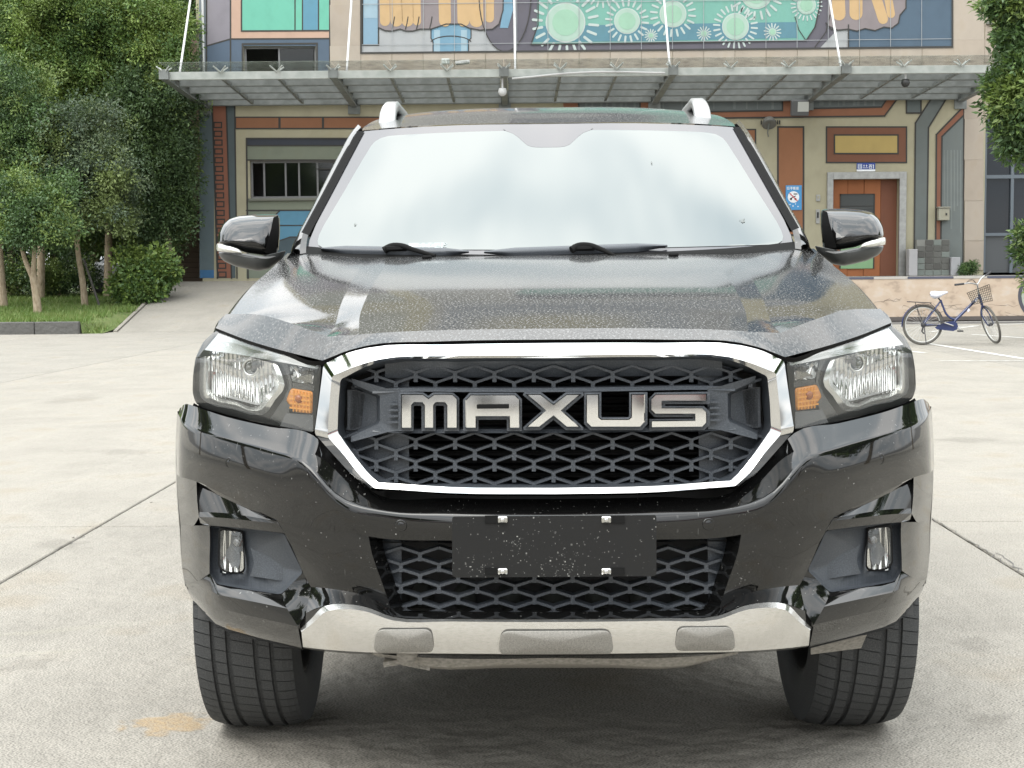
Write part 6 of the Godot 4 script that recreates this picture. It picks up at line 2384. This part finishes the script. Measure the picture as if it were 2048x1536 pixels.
	while y < 1216:
		for i in range(-5, 6):
			var cx := i * 76.0 + (38.0 if k % 2 == 0 else 0.0)
			var w := lerpf(362.0, 322.0, clampf((y - 1082) / 135.0, 0, 1))
			var zz := func(x: float) -> float: return 0.872 - 0.035 * pow(x / 360.0, 2)
			for sgn in [-1, 1]:
				var ex: float = cx + sgn * 38.0
				var x0 := clampf(cx, -w, w)
				var x1 := clampf(ex, -w, w)
				var ya := lerpf(y + 11, y - 1, absf(x0 - cx) / 38.0)
				var yb := lerpf(y + 11, y - 1, absf(x1 - cx) / 38.0)
				if absf(x1 - x0) > 2:
					var p := C(1107 + x0, ya, zz.call(x0))
					var q := C(1107 + x1, yb, zz.call(x1))
					bar(st, p, q, 0.03, 0.006, Vector3.BACK.cross((q - p).normalized()))
			if absf(cx) < w:
				var p := C(1107 + cx, y + 10, zz.call(cx))
				var q := C(1107 + cx, minf(y + 26, 1216), zz.call(cx))
				bar(st, p, q, 0.03, 0.009, Vector3.BACK.cross((q - p).normalized()))
		y += 21.5
		k += 1
	part(b, "lower_lattice", done(st), M.plastic)
	both("lattice_backing", func(s2, s):
		loft(s2, side_rows([row([[755, 1086, 0.84], [803, 1086, 0.845]]), row([[795, 1222, 0.835], [803, 1222, 0.845]])], s), 1, 1), M.plastic, b)
	# what shows behind it: intercooler, brackets, black depth
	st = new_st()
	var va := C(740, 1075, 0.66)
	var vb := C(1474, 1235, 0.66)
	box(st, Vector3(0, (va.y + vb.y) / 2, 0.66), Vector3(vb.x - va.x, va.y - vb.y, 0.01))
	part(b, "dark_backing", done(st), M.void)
	st = new_st()
	for i in 7:
		var c := C(842 + i * 88, 1196, 0.72)
		lathe(st, [[0.02, 0.0], [0.02, 0.026], [-0.04, 0.028]], Basis(), c, 16)
	part(b, "crash_bar_holes", done(st), mat(lin(0.055, 0.058, 0.05), 0.7))
	# number plate carrier
	var pc0 := C(905, 1034, 0.945)
	var pc1 := C(1312, 1150, 0.945)
	var pz := 0.958
	st = new_st()
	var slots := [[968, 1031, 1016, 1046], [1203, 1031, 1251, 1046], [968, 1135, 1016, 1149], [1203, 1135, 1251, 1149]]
	var pl := PackedVector3Array()
	for q in rounded([[905, 1033, 0], [1312, 1030, 0], [1312, 1146, 0], [1308, 1150, 0], [910, 1153, 0], [905, 1148, 0]], 3, 2):
		pl.append(C(q[0], q[1], pz - 0.012))
	slab(st, pl, Vector3(0, 0, 0.012))
	var plate := part(b, "plate_carrier", done(st), M.plastic_speck)
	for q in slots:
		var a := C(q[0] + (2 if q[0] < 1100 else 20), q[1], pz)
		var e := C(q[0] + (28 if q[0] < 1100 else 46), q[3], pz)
		part(plate, "slot", box_mesh(Vector3(e.x - a.x, a.y - e.y, 0.004)), M.seal, Vector3((a.x + e.x) / 2, (a.y + e.y) / 2, pz + 0.001))  # raised black block, painted in for the shade inside an opening
		a = C(q[0] + (28 if q[0] < 1100 else 0), q[1] + 1, pz)
		e = C(q[0] + (47 if q[0] < 1100 else 19), q[3] - 1, pz)
		part(plate, "plate_clip", box_mesh(Vector3(e.x - a.x, a.y - e.y, 0.008), 0.002), M.chrome_dull, Vector3((a.x + e.x) / 2, (a.y + e.y) / 2, pz + 0.003))
		st = new_st()
		lathe(st, [[0.0, 0.005], [0.004, 0.005], [0.005, 0.003], [0.005, 0.0]], Basis(), Vector3((a.x + e.x) / 2, (a.y + e.y) / 2, pz + 0.006), 10)
		part(plate, "clip_screw", done(st), M.chrome)
	# parking sensors
	for q in [[460, 926, 0.682, 0.55], [802, 1051, 0.925, 0.12]]:
		for s in [-1, 1]:
			var p := C(q[0], q[1], q[2])
			var n := Vector3(-sin(q[3]), 0, cos(q[3]))
			if s > 0:
				p.x = -p.x
				n.x = -n.x
			var x := Vector3.UP.cross(n).normalized()
			var bs := Basis(x, Vector3.UP, n)
			st = new_st()
			lathe(st, [[-0.012, 0.0135], [0.002, 0.0135], [0.004, 0.0115], [0.002, 0.0095], [0.003, 0.008], [0.003, 0.0]], bs, p, 20)
			part(b, "parking_sensor", done(st), M.paint)
	# silver skid plate with three raised pads, coloured dark for the shade of recesses
	var S0 := row([[600, 1259, 0.84], [622, 1238, 0.87], [650, 1212, 0.905], [727, 1213, 0.932], [786, 1234, 0.947], [900, 1238, 0.967], [1107, 1239, 0.977]])
	var S1 := row([[603, 1264, 0.85], [627, 1245, 0.885], [655, 1222, 0.925], [727, 1222, 0.95], [786, 1241, 0.963], [900, 1243, 0.982], [1107, 1244, 0.992]])
	var S2 := row([[604, 1275, 0.85], [640, 1268, 0.89], [680, 1266, 0.93], [735, 1265, 0.952], [790, 1266, 0.965], [900, 1268, 0.982], [1107, 1269, 0.992]])
	var S3 := row([[606, 1294, 0.83], [650, 1299, 0.885], [690, 1302, 0.91], [745, 1305, 0.93], [800, 1306, 0.945], [900, 1307, 0.96], [1107, 1308, 0.97]])
	var S4 := row([[608, 1297, 0.66], [650, 1303, 0.68], [690, 1306, 0.70], [745, 1309, 0.70], [800, 1310, 0.70], [900, 1311, 0.70], [1107, 1312, 0.70]])
	st = new_st()
	loft(st, [full(S0), full(S1), full(S2), full(S3), full(S4)], 4, 2, [1, 3])
	var sk := part(b, "skid_plate", done(st), M.satin)
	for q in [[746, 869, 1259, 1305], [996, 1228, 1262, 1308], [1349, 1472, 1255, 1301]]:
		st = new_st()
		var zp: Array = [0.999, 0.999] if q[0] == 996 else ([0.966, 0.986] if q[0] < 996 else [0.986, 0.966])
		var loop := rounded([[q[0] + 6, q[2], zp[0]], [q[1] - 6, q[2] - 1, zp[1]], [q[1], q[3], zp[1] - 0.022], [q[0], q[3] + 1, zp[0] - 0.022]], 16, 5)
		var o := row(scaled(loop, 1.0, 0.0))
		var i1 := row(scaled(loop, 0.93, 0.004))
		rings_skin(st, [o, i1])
		part(sk, "shaded_pad", done(st), M.skid_pad)
	# splash tray below
	st = new_st()
	var t0 := full(row([[742, 1306, 0.80], [800, 1312, 0.84], [860, 1316, 0.86], [1000, 1318, 0.87], [1107, 1316, 0.87]]))
	var t1 := full(row([[748, 1310, 0.80], [806, 1322, 0.83], [850, 1332, 0.84], [1000, 1330, 0.85], [1107, 1328, 0.85]]))
	var t2 := full(row([[760, 1314, 0.5], [806, 1326, 0.5], [850, 1336, 0.5], [1000, 1336, 0.5], [1107, 1336, 0.5]]))
	loft(st, [t0, t1, t2], 3, 1, [1])
	part(b, "splash_tray", done(st), M.dirt_grey)
	st = new_st()
	lathe(st, [[0.03, 0.0], [0.03, 0.022], [-0.05, 0.026]], Basis(), C(815, 1306, 0.85), 18)
	box(st, C(800, 1318, 0.80), Vector3(0.07, 0.012, 0.06), Basis(Vector3.BACK, 0.15))
	box(st, C(840, 1326, 0.80), Vector3(0.05, 0.012, 0.05), Basis(Vector3.BACK, -0.2))
	part(b, "tow_hook", done(st), M.dirt_grey)
	st = new_st()
	loft(st, side_rows([row([[484, 1262, 0.56], [600, 1292, 0.62]]), row([[500, 1300, 0.52], [600, 1312, 0.60]])], 1), 1, 1)
	part(b, "mud_flap", done(st), M.dirt_grey)

func flip(p: Vector3, s: int) -> Vector3:
	return p if s < 0 else Vector3(-p.x, p.y, p.z)

func flip_row(r: PackedVector3Array, s: int) -> PackedVector3Array:
	return r if s < 0 else mir(r)

func lrow(a: Array, s: int, dz := 0.0) -> PackedVector3Array:
	var out := PackedVector3Array()
	for p in a:
		out.append(flip(C(p[0], p[1], p[2] + dz), s))
	return out

func hz(px: float, py: float) -> float:      # face of the headlight: swept back outwards and upwards
	return 0.435 + (px - 385.0) * 0.00151 - 0.10 * maxf(0.0, (715.0 - py) / 60.0) * clampf((575.0 - px) / 130.0, 0.0, 1.0)

func hrow(a: Array, s: int, off: float) -> PackedVector3Array:
	var out := PackedVector3Array()
	for p in a:
		out.append(flip(C(p[0], p[1], hz(p[0], p[1]) + off + (p[2] if p.size() > 2 else 0.0)), s))
	return out

func hring(poly: Array, s: int, sc: float, off: float, cx: float, cy: float) -> PackedVector3Array:
	var out := []
	for p in poly:
		out.append([cx + (p[0] - cx) * sc, cy + (p[1] - cy) * sc])
	return hrow(out, s, off)

func truck_headlight(s: int) -> void:
	var outline := rounded([[431, 661], [500, 686], [570, 706], [643, 729], [637, 795], [628, 866], [575, 857], [520, 846], [455, 830], [412, 818], [392, 808], [385, 786], [386, 750], [391, 715], [406, 684]], 8, 2)
	var cx := 510.0
	var cy := 770.0
	# bucket
	var st := new_st()
	rings_skin(st, [hring(outline, s, 1.0, 0.0, cx, cy), hring(outline, s, 1.0, -0.13, cx, cy), hring(outline, s, 0.5, -0.13, cx, cy)], true, [1])
	var h := part(T, "headlight", done(st), M.lamp_inside)
	# clear lens, bulging a little
	st = new_st()
	rings_skin(st, [hring(outline, s, 1.0, 0.002, cx, cy), hring(outline, s, 0.94, 0.010, cx, cy), hring(outline, s, 0.8, 0.014, cx, cy), hring(outline, s, 0.4, 0.018, cx, cy)])
	part(h, "lens", done(st), M.lens)
	# bright brow under the upper edge
	st = new_st()
	loft(st, [hrow([[437, 667], [500, 689], [570, 709], [640, 732]], s, -0.004), hrow([[409, 700], [490, 711], [560, 724], [634, 738]], s, 0.0), hrow([[409, 701], [490, 712], [560, 725], [634, 739]], s, -0.05)], 4, 2, [1])
	part(h, "brow_trim", done(st), M.chrome_dull)
	# outer dark wall and lower rim of the bucket
	# chrome bezel, open towards the top
	var bo := [[400, 716], [399, 755], [401, 793], [417, 806], [465, 818], [518, 830], [532, 826], [550, 800], [569, 771], [563, 748], [553, 727]]
	var bm := [[411, 712], [412, 755], [414, 789], [426, 798], [470, 810], [515, 822], [524, 818], [541, 796], [558, 769], [554, 750], [546, 728]]
	var bi := [[420, 712], [421, 755], [422, 784], [432, 791], [474, 803], [513, 814], [519, 811], [534, 791], [550, 767], [547, 750], [541, 730]]
	st = new_st()
	loft(st, [hrow(bo, s, -0.024), hrow(bm, s, -0.014), hrow(bi, s, -0.05)], 3, 1, [1])
	part(h, "bezel", done(st), mat(lin(0.60, 0.61, 0.59), 0.18, 0.85))
	# fluted reflector bowl
	st = new_st()
	var cols := 15
	var rows := []
	for j in 11:
		var v := j / 10.0
		var r := []
		for i in cols * 4 + 1:
			var u := i / float(cols * 4)
			var x := lerpf(420.0, 551.0, u)
			var ytop := lerpf(694.0, 728.0, u)
			var ybot := lerpf(788.0, 815.0, minf(u / 0.73, 1.0)) - maxf(0.0, u - 0.74) * 180.0
			var bowl := sin(PI * clampf(u, 0.0, 1.0)) * sin(PI * clampf(v * 0.94 + 0.03, 0, 1))
			var fl := absf(sin(u * cols * PI)) * (0.008 if v > 0.45 else 0.0035)
			r.append([x, lerpf(ytop, ybot, v), -0.055 - 0.06 * bowl + fl])
		rows.append(hrow(r, s, 0.0))
	loft(st, rows, 1, 1, [5])
	part(h, "reflector", done(st), M.reflector)
	# floor of the bowl
	st = new_st()
	loft(st, [hrow([[424, 787], [470, 799], [516, 811]], s, -0.05), hrow([[430, 776], [478, 788], [526, 800]], s, -0.105)], 3, 1)
	part(h, "bowl_floor", done(st), mat(lin(0.22, 0.225, 0.22), 0.4))
	# bulb with its ring
	st = new_st()
	var n := Vector3(-0.3 if s < 0 else 0.3, 0, 0.95).normalized()
	var bs := Basis(Vector3.UP.cross(n).normalized(), Vector3.UP, n)
	var bc := flip(C(502, 735, hz(502, 735) - 0.07), s)
	torus(st, bc, bs, 0.0195, 0.0045, 28, 8)
	part(h, "bulb_ring", done(st), M.chrome_dull)
	st = new_st()
	lathe(st, [[-0.04, 0.019], [-0.012, 0.0175], [-0.006, 0.012]], bs, bc, 20)
	lathe(st, [[-0.03, 0.010], [0.006, 0.010], [0.012, 0.007], [0.014, 0.0]], bs, bc, 16)
	part(h, "bulb", done(st), mat(lin(0.20, 0.20, 0.19), 0.2, 0.5))
	# side light
	st = new_st()
	var pr := rounded([[578, 729], [628, 739], [626, 769], [585, 764]], 5, 2)
	rings_skin(st, [hring(pr, s, 1.0, -0.02, 604, 749), hring(pr, s, 0.7, -0.05, 604, 749)])
	part(h, "side_light_bowl", done(st), M.reflector)
	st = new_st()
	var sc := flip(C(608, 743, hz(608, 743) - 0.03), s)
	torus(st, sc, bs, 0.0085, 0.0018, 20, 6)
	lathe(st, [[-0.02, 0.0075], [0.0, 0.0075], [0.004, 0.004], [0.005, 0.0]], bs, sc, 14)
	part(h, "side_light", done(st), mat(lin(0.05, 0.05, 0.05), 0.2))
	# amber turn signal
	st = new_st()
	var am := rounded([[582, 776], [626, 783], [625, 828], [590, 824], [572, 801]], 5, 2)
	rings_skin(st, [hring(am, s, 1.0, -0.05, 600, 802), hring(am, s, 1.0, -0.02, 600, 802), hring(am, s, 0.85, -0.014, 600, 802)])
	var tsig := part(h, "turn_signal", done(st), M.amber)
	st = new_st()
	for i in 6:
		bar(st, flip(C(587 + i * 6.6, 780 + i, hz(587 + i * 6.6, 800) - 0.013), s), flip(C(587 + i * 6.6, 823 + i * 0.5, hz(587 + i * 6.6, 800) - 0.013), s), 0.004, 0.003)
	for i in 4:
		bar(st, flip(C(580, 788 + i * 9, hz(580, 800) - 0.013), s), flip(C(622, 793 + i * 9, hz(622, 800) - 0.013), s), 0.003, 0.004)
	part(tsig, "signal_rib", done(st), mat(lin(0.52, 0.22, 0.025), 0.2))
	st = new_st()
	lathe(st, [[-0.01, 0.011], [0.008, 0.010], [0.012, 0.005], [0.012, 0.0]], bs, flip(C(601, 797, hz(601, 797) - 0.02), s), 16)
	part(tsig, "signal_bulb", done(st), mat(lin(0.25, 0.07, 0.01), 0.2))
	# dark gloss panel round the small lamps
	st = new_st()
	loft(st, [hrow([[556, 724], [575, 770], [540, 838]], s, -0.035), hrow([[575, 728], [584, 772], [572, 852]], s, -0.03)], 3, 1)
	loft(st, [hrow([[586, 765], [628, 770]], s, -0.03), hrow([[584, 776], [628, 782]], s, -0.03)], 1, 1)
	loft(st, [hrow([[572, 826], [626, 830]], s, -0.03), hrow([[560, 852], [626, 864]], s, -0.02)], 1, 1)
	part(h, "divider", done(st), mat(lin(0.025, 0.027, 0.027), 0.12))
	# gap below the lamp
	st = new_st()
	loft(st, [hrow([[388, 806], [412, 819], [455, 831], [520, 847], [628, 867]], s, -0.005), hrow([[384, 813], [412, 828], [455, 838], [520, 853], [628, 875]], s, -0.02)], 3, 1)
	part(h, "lower_seal", done(st), M.seal)

func truck_mirror(s: int) -> void:
	var m := Node3D.new()
	m.name = "door_mirror"
	T.add_child(m, true)
	# coordinates from the left mirror, enlarged crop (origin 420, 400, 8.53 x)
	var Q := func(a: Array) -> Array:
		var out := []
		for p in a:
			out.append([420 + p[0] / 8.53, 400 + p[1] / 8.53, p[2] if p.size() > 2 else -0.80])
		return out
	var shell: Array = rounded(Q.call([[135, 690], [150, 560], [215, 420], [320, 320], [470, 275], [760, 245], [1080, 240], [1150, 250], [1190, 290], [1195, 560], [1170, 850], [1130, 935], [960, 950], [620, 900], [300, 800], [150, 745]]), 5, 3)
	var ring := func(sc: float, dz: float, cx: float, cy: float) -> PackedVector3Array:
		var q := scaled(shell, sc, dz, cx, cy)
		for p in q:
			p[2] -= maxf(0.0, 485.0 - p[1]) * 0.0014
		return lrow(q, s)
	var st := new_st()
	rings_skin(st, [ring.call(0.94, -0.16, 495, 470), ring.call(1.0, -0.09, 495, 470), ring.call(1.0, -0.05, 495, 470), ring.call(0.95, -0.005, 495, 470), ring.call(0.82, 0.025, 497, 472), ring.call(0.55, 0.045, 500, 475), ring.call(0.25, 0.053, 502, 478)])
	part(m, "shell", done(st), M.paint)
	# black inner edge
	st = new_st()
	var e0 := lrow(Q.call([[1080, 300, -0.752], [1040, 500, -0.747], [985, 690, -0.745], [935, 900, -0.752]]), s)
	var e1 := lrow(Q.call([[1160, 262, -0.795], [1178, 500, -0.775], [1160, 700, -0.775], [1120, 930, -0.79]]), s)
	loft(st, [e0, e1], 3, 1)
	part(m, "inner_edge", done(st), M.seal)
	# turn signal strip
	st = new_st()
	var i0 := lrow(Q.call([[112, 745, -0.86], [145, 745, -0.815], [250, 775, -0.775], [400, 810, -0.752], [500, 850, -0.748], [545, 905, -0.746]]), s)
	var i1 := lrow(Q.call([[104, 800, -0.86], [140, 805, -0.80], [250, 832, -0.758], [400, 862, -0.738], [500, 888, -0.736], [550, 915, -0.742]]), s)
	var i2 := lrow(Q.call([[115, 868, -0.86], [148, 870, -0.815], [250, 885, -0.772], [400, 900, -0.750], [500, 910, -0.748], [552, 922, -0.746]]), s)
	loft(st, [i0, i1, i2], 3, 2)
	part(m, "turn_signal", done(st), mat(lin(0.72, 0.72, 0.68), 0.15, 0.4))
	# lower casing with the arm to the door
	var low: Array = rounded(Q.call([[140, 880], [300, 890], [620, 930], [960, 985], [1120, 960], [1210, 900], [1300, 850], [1240, 1000], [1000, 1180], [820, 1215], [640, 1180], [420, 1130], [230, 1040], [160, 960]]), 5, 3)
	st = new_st()
	rings_skin(st, [lrow(scaled(low, 0.94, -0.15, 495, 520), s), lrow(scaled(low, 1.0, -0.07, 495, 520), s), lrow(scaled(low, 1.0, -0.02, 495, 520), s), lrow(scaled(low, 0.85, 0.02, 500, 518), s), lrow(scaled(low, 0.5, 0.036, 505, 516), s)])
	part(m, "lower_casing", done(st), mat(lin(0.055, 0.058, 0.058), 0.35))
	st = new_st()
	loft(st, [lrow(Q.call([[150, 880, -0.79], [620, 915, -0.745], [960, 965, -0.75], [1120, 950, -0.78]]), s), lrow(Q.call([[150, 898, -0.785], [620, 945, -0.735], [960, 1000, -0.74], [1120, 965, -0.77]]), s)], 4, 1)
	part(m, "ledge", done(st), mat(lin(0.12, 0.12, 0.12), 0.4))
	# mirror glass on the back
	st = new_st()
	rings_skin(st, [ring.call(0.90, -0.165, 495, 470), ring.call(0.4, -0.165, 495, 470)])
	part(m, "mirror_glass", done(st), M.chrome)

func truck_fog(s: int) -> void:
	var outline := [[421, 1050, 0.60], [462, 1054, 0.665], [517, 1060, 0.735], [568, 1067, 0.79], [606, 1145, 0.80], [562, 1189, 0.765], [500, 1180, 0.70], [433, 1168, 0.63], [419, 1147, 0.61], [420, 1085, 0.605]]
	var st := new_st()
	var o := rounded(outline, 6, 2)
	rings_skin(st, [lrow(o, s, 0.002), lrow(scaled(o, 0.97, -0.012), s), lrow(scaled(o, 0.90, -0.04), s)])
	var f := part(T, "fog_lamp_surround", done(st), M.plastic)
	# moulded inner step
	st = new_st()
	loft(st, [lrow([[497, 1085, 0.665], [530, 1095, 0.70], [575, 1100, 0.735]], s), lrow([[508, 1125, 0.68], [545, 1128, 0.715], [586, 1138, 0.745]], s), lrow([[500, 1152, 0.672], [540, 1158, 0.72], [580, 1164, 0.74]], s)], 3, 2)
	part(f, "moulded_step", done(st), M.plastic)
	# lamp
	st = new_st()
	var lo := rounded([[437, 1054, 0.615], [486, 1059, 0.66], [491, 1140, 0.665], [482, 1148, 0.66], [450, 1146, 0.63], [436, 1134, 0.615]], 7, 3)
	rings_skin(st, [lrow(lo, s, -0.01), lrow(lo, s, 0.008), lrow(scaled(lo, 0.9, 0.008), s)], false)
	part(f, "lamp_rim", done(st), M.seal)
	st = new_st()
	rings_skin(st, [lrow(scaled(lo, 0.93, 0.006), s), lrow(scaled(lo, 0.5, 0.012), s)])
	part(f, "lamp_lens", done(st), M.lens)
	st = new_st()
	var rows := []
	for j in 7:
		var v := j / 6.0
		var r := PackedVector3Array()
		for i in 25:
			var u := i / 24.0
			var x := lerpf(440.0, 487.0, u)
			var y := lerpf(1056.0 + u * 5, 1146.0, v)
			r.append(flip(C(x, y, lerpf(0.60, 0.648, u) - 0.018 * sin(PI * u) * sin(PI * v) + 0.004 * absf(sin(u * PI * 4))), s))
		rows.append(r)
	loft(st, rows, 1, 2)
	part(f, "lamp_reflector", done(st), M.reflector)
	st = new_st()
	var n := Vector3(-0.3 * -s, 0, 0.95).normalized()
	lathe(st, [[-0.02, 0.011], [0.004, 0.010], [0.007, 0.006], [0.007, 0.0]], Basis(Vector3.UP.cross(n).normalized(), Vector3.UP, n), flip(C(475, 1085, 0.652), s), 16)
	part(f, "lamp_bulb", done(st), mat(lin(0.12, 0.12, 0.12), 0.25, 0.4))

func truck_wheels() -> void:
	var R := 0.378
	# tread: four grooves round, sipes across, drawn as relief of the radius
	var prof := []      # [x, r, kind]
	var xs := [-0.130, -0.126, -0.116, -0.100, -0.082, -0.080, -0.072, -0.070, -0.042, -0.040, -0.030, -0.028, 0.0, 0.028, 0.030, 0.040, 0.042, 0.070, 0.072, 0.080, 0.082, 0.100, 0.116, 0.126, 0.130]
	for x in xs:
		var ax := absf(x)
		var r := R - 0.016 * pow(ax / 0.128, 4) - (0.028 if ax > 0.128 else 0.0)
		var groove := (ax > 0.071 and ax < 0.081) or (ax > 0.029 and ax < 0.041)
		if groove:
			r -= 0.009
		prof.append([x, r, groove])
	var st := new_st()
	var pitch := 66
	var cuts := [0.0, 0.90, 0.91, 0.97]
	var angles := []
	for i in pitch:
		for c in cuts:
			angles.append(TAU * (i + c) / pitch)
	var pt := func(x: float, r: float, a: float, skew: float) -> Vector3:
		var b := a + skew
		return Vector3(x, r * cos(b), r * sin(b))
	st.set_smooth_group(-1)
	var na := angles.size()
	for i in na:
		var a0: float = angles[i]
		var a1: float = angles[(i + 1) % na]
		var slot := i % 4 == 2
		for k in prof.size() - 1:
			var p: Array = prof[k]
			var q: Array = prof[k + 1]
			var ax := absf((p[0] + q[0]) / 2)
			var cut := 0.006 if slot and (ax > 0.083 and ax < 0.127) else (0.003 if slot and ax < 0.07 and not p[2] else 0.0)
			var sk0: float = p[0] * 0.55
			var sk1: float = q[0] * 0.55
			quad(st, pt.call(p[0], p[1] - cut, a0, sk0), pt.call(q[0], q[1] - cut, a0, sk1), pt.call(q[0], q[1] - cut, a1, sk1), pt.call(p[0], p[1] - cut, a1, sk0))
	lathe(st, [[-0.126, R - 0.045], [-0.122, R - 0.024], [-0.08, R - 0.0135], [0.08, R - 0.0135], [0.122, R - 0.024], [0.126, R - 0.045]], Basis(Vector3(0, 0, -1), Vector3(0, 1, 0), Vector3(1, 0, 0)), Vector3.ZERO, 72)
	# sidewalls
	for sgn in [-1, 1]:
		lathe(st, [[sgn * 0.130, R - 0.045], [sgn * 0.136, R - 0.075], [sgn * 0.134, R - 0.105], [sgn * 0.122, 0.238], [sgn * 0.110, 0.228]], Basis(Vector3(0, 0, -1), Vector3(0, 1, 0), Vector3(1, 0, 0)), Vector3.ZERO, 56)
	var tyre := done(st)
	st = new_st()
	var ax := Basis(Vector3(0, 0, -1), Vector3(0, 1, 0), Vector3(1, 0, 0))
	lathe(st, [[-0.112, 0.230], [-0.105, 0.222], [-0.05, 0.205], [0.05, 0.205], [0.105, 0.222], [0.112, 0.230]], ax, Vector3.ZERO, 40)
	var rim := done(st)
	st = new_st()
	for i in 6:
		var a := TAU * i / 6
		var d := Vector3(0, cos(a), sin(a))
		bar(st, d * 0.05 + Vector3(0.07, 0, 0), d * 0.212 + Vector3(0.085, 0, 0), 0.06, 0.03, Vector3.RIGHT)
	lathe(st, [[0.05, 0.075], [0.09, 0.07], [0.1, 0.03], [0.1, 0.0]], ax, Vector3.ZERO, 24)
	var spokes := done(st)
	st = new_st()
	lathe(st, [[-0.02, 0.06], [-0.02, 0.165], [0.01, 0.165], [0.01, 0.06]], ax, Vector3.ZERO, 32)
	lathe(st, [[-0.16, 0.0], [-0.16, 0.05], [-0.02, 0.06]], ax, Vector3.ZERO, 20)
	var disc_ := done(st)
	for w in [[-1, 0.0], [1, 0.0], [-1, -3.155], [1, -3.155]]:
		var n := Node3D.new()
		n.name = "wheel"
		n.position = Vector3(0.803 if w[0] > 0 else -0.814, R - 0.003, w[1])
		n.rotation.y = (0.0 if w[0] > 0 else PI) + (0.02 if w[1] == 0.0 else 0.0)
		T.add_child(n, true)
		part(n, "tyre", tyre, M.rubber)
		part(n, "rim", rim, mat(lin(0.05, 0.05, 0.05), 0.4, 0.6))
		part(n, "spokes", spokes, M.chrome_dull)
		part(n, "brake_disc", disc_, mat(lin(0.10, 0.09, 0.08), 0.5, 0.5))
	st = new_st()
	for s in [-1, 1]:
		bar(st, Vector3(s * 0.10, 0.36, 0.02), Vector3(s * 0.66, 0.30, 0.0), 0.06, 0.05)
		bar(st, Vector3(s * 0.30, 0.30, -0.35), Vector3(s * 0.66, 0.26, 0.0), 0.07, 0.04)
	box(st, Vector3(0, 0.42, -0.05), Vector3(0.9, 0.14, 0.2))
	tube(st, PackedVector3Array([Vector3(-0.66, 0.38, -3.155), Vector3(0.66, 0.38, -3.155)]), 0.06, 0.06, 10)
	box(st, Vector3(-0.42, 0.52, -2.2), Vector3(0.10, 0.14, 5.0))
	box(st, Vector3(0.42, 0.52, -2.2), Vector3(0.10, 0.14, 5.0))
	part(T, "chassis", done(st), M.void)

func truck_sides() -> void:
	# body side from the front wheel arch back to the tail: each station [z, top y, top x, belt x, bottom y]
	var zs := [0.32, 0.30, 0.28, 0.15, 0.0, -0.15, -0.28, -0.36, -0.42, -0.46, -0.9, -1.6, -2.3, -2.68, -2.74, -2.80, -2.88, -3.0, -3.155, -3.31, -3.43, -3.51, -3.57, -3.62, -4.3]
	var arch := func(z: float) -> float:
		for c in [0.0, -3.155]:
			var d := absf(z - c)
			if d < 0.45:
				return 0.40 + sqrt(maxf(0.0, 0.45 * 0.45 - d * d)) * 1.0
		return 0.42
	both("body_side", func(s2, s):
		var rows := [PackedVector3Array(), PackedVector3Array(), PackedVector3Array(), PackedVector3Array(), PackedVector3Array()]
		for z in zs:
			var ty := 1.04 + 0.21 * clampf((0.40 - z) / 0.9, 0, 1)
			var tx := 0.855 + 0.02 * clampf((0.40 - z) / 0.9, 0, 1)
			if z < -2.85:
				ty = 1.22
			var by: float = arch.call(z)
			var wx := 0.925
			rows[0].append(Vector3(-tx, ty, z))
			rows[1].append(Vector3(-wx + 0.02, ty - 0.10, z))
			rows[2].append(Vector3(-wx, lerpf(ty, by, 0.5), z))
			rows[3].append(Vector3(-wx - 0.005, by + 0.04, z))
			rows[4].append(Vector3(-wx + 0.03, by, z))
		loft(s2, side_rows(rows, s), 1, 2), M.paint)
	for c in [0.0, -3.155]:
		both("wheel_arch_liner", func(s2, s):
			var a := PackedVector3Array()
			var b := PackedVector3Array()
			for i in 13:
				var t := PI * i / 12
				a.append(Vector3(-0.90, 0.40 + sin(t) * 0.445, c + cos(t) * 0.445))
				b.append(Vector3(-0.55, 0.40 + sin(t) * 0.445, c + cos(t) * 0.445))
			loft(s2, side_rows([a, b], s), 1, 1), M.void)
	both("door_belt", func(s2, s):
		var a := PackedVector3Array()
		var b := PackedVector3Array()
		for z in [-0.5, -0.8, -1.6, -2.86]:
			a.append(Vector3(-0.875, 1.25, z))
			b.append(Vector3(-0.80, 1.345, z))
		loft(s2, side_rows([a, b], s), 2, 1), M.paint)
	var st := new_st()
	box(st, Vector3(0, 0.86, -4.32), Vector3(1.80, 0.72, 0.06), Basis(), 0.02)
	part(T, "tailgate", done(st), M.paint)
	st = new_st()
	box(st, Vector3(0, 0.66, -3.6), Vector3(1.78, 0.05, 1.4))
	box(st, Vector3(0, 0.95, -2.90), Vector3(1.74, 0.80, 0.05))
	part(T, "cargo_bed", done(st), M.seal)
	st = new_st()
	box(st, Vector3(0, 0.9, -0.52), Vector3(1.5, 0.7, 0.05))
	box(st, Vector3(0, 0.50, -1.6), Vector3(1.7, 0.06, 2.4))
	part(T, "firewall", done(st), M.void)
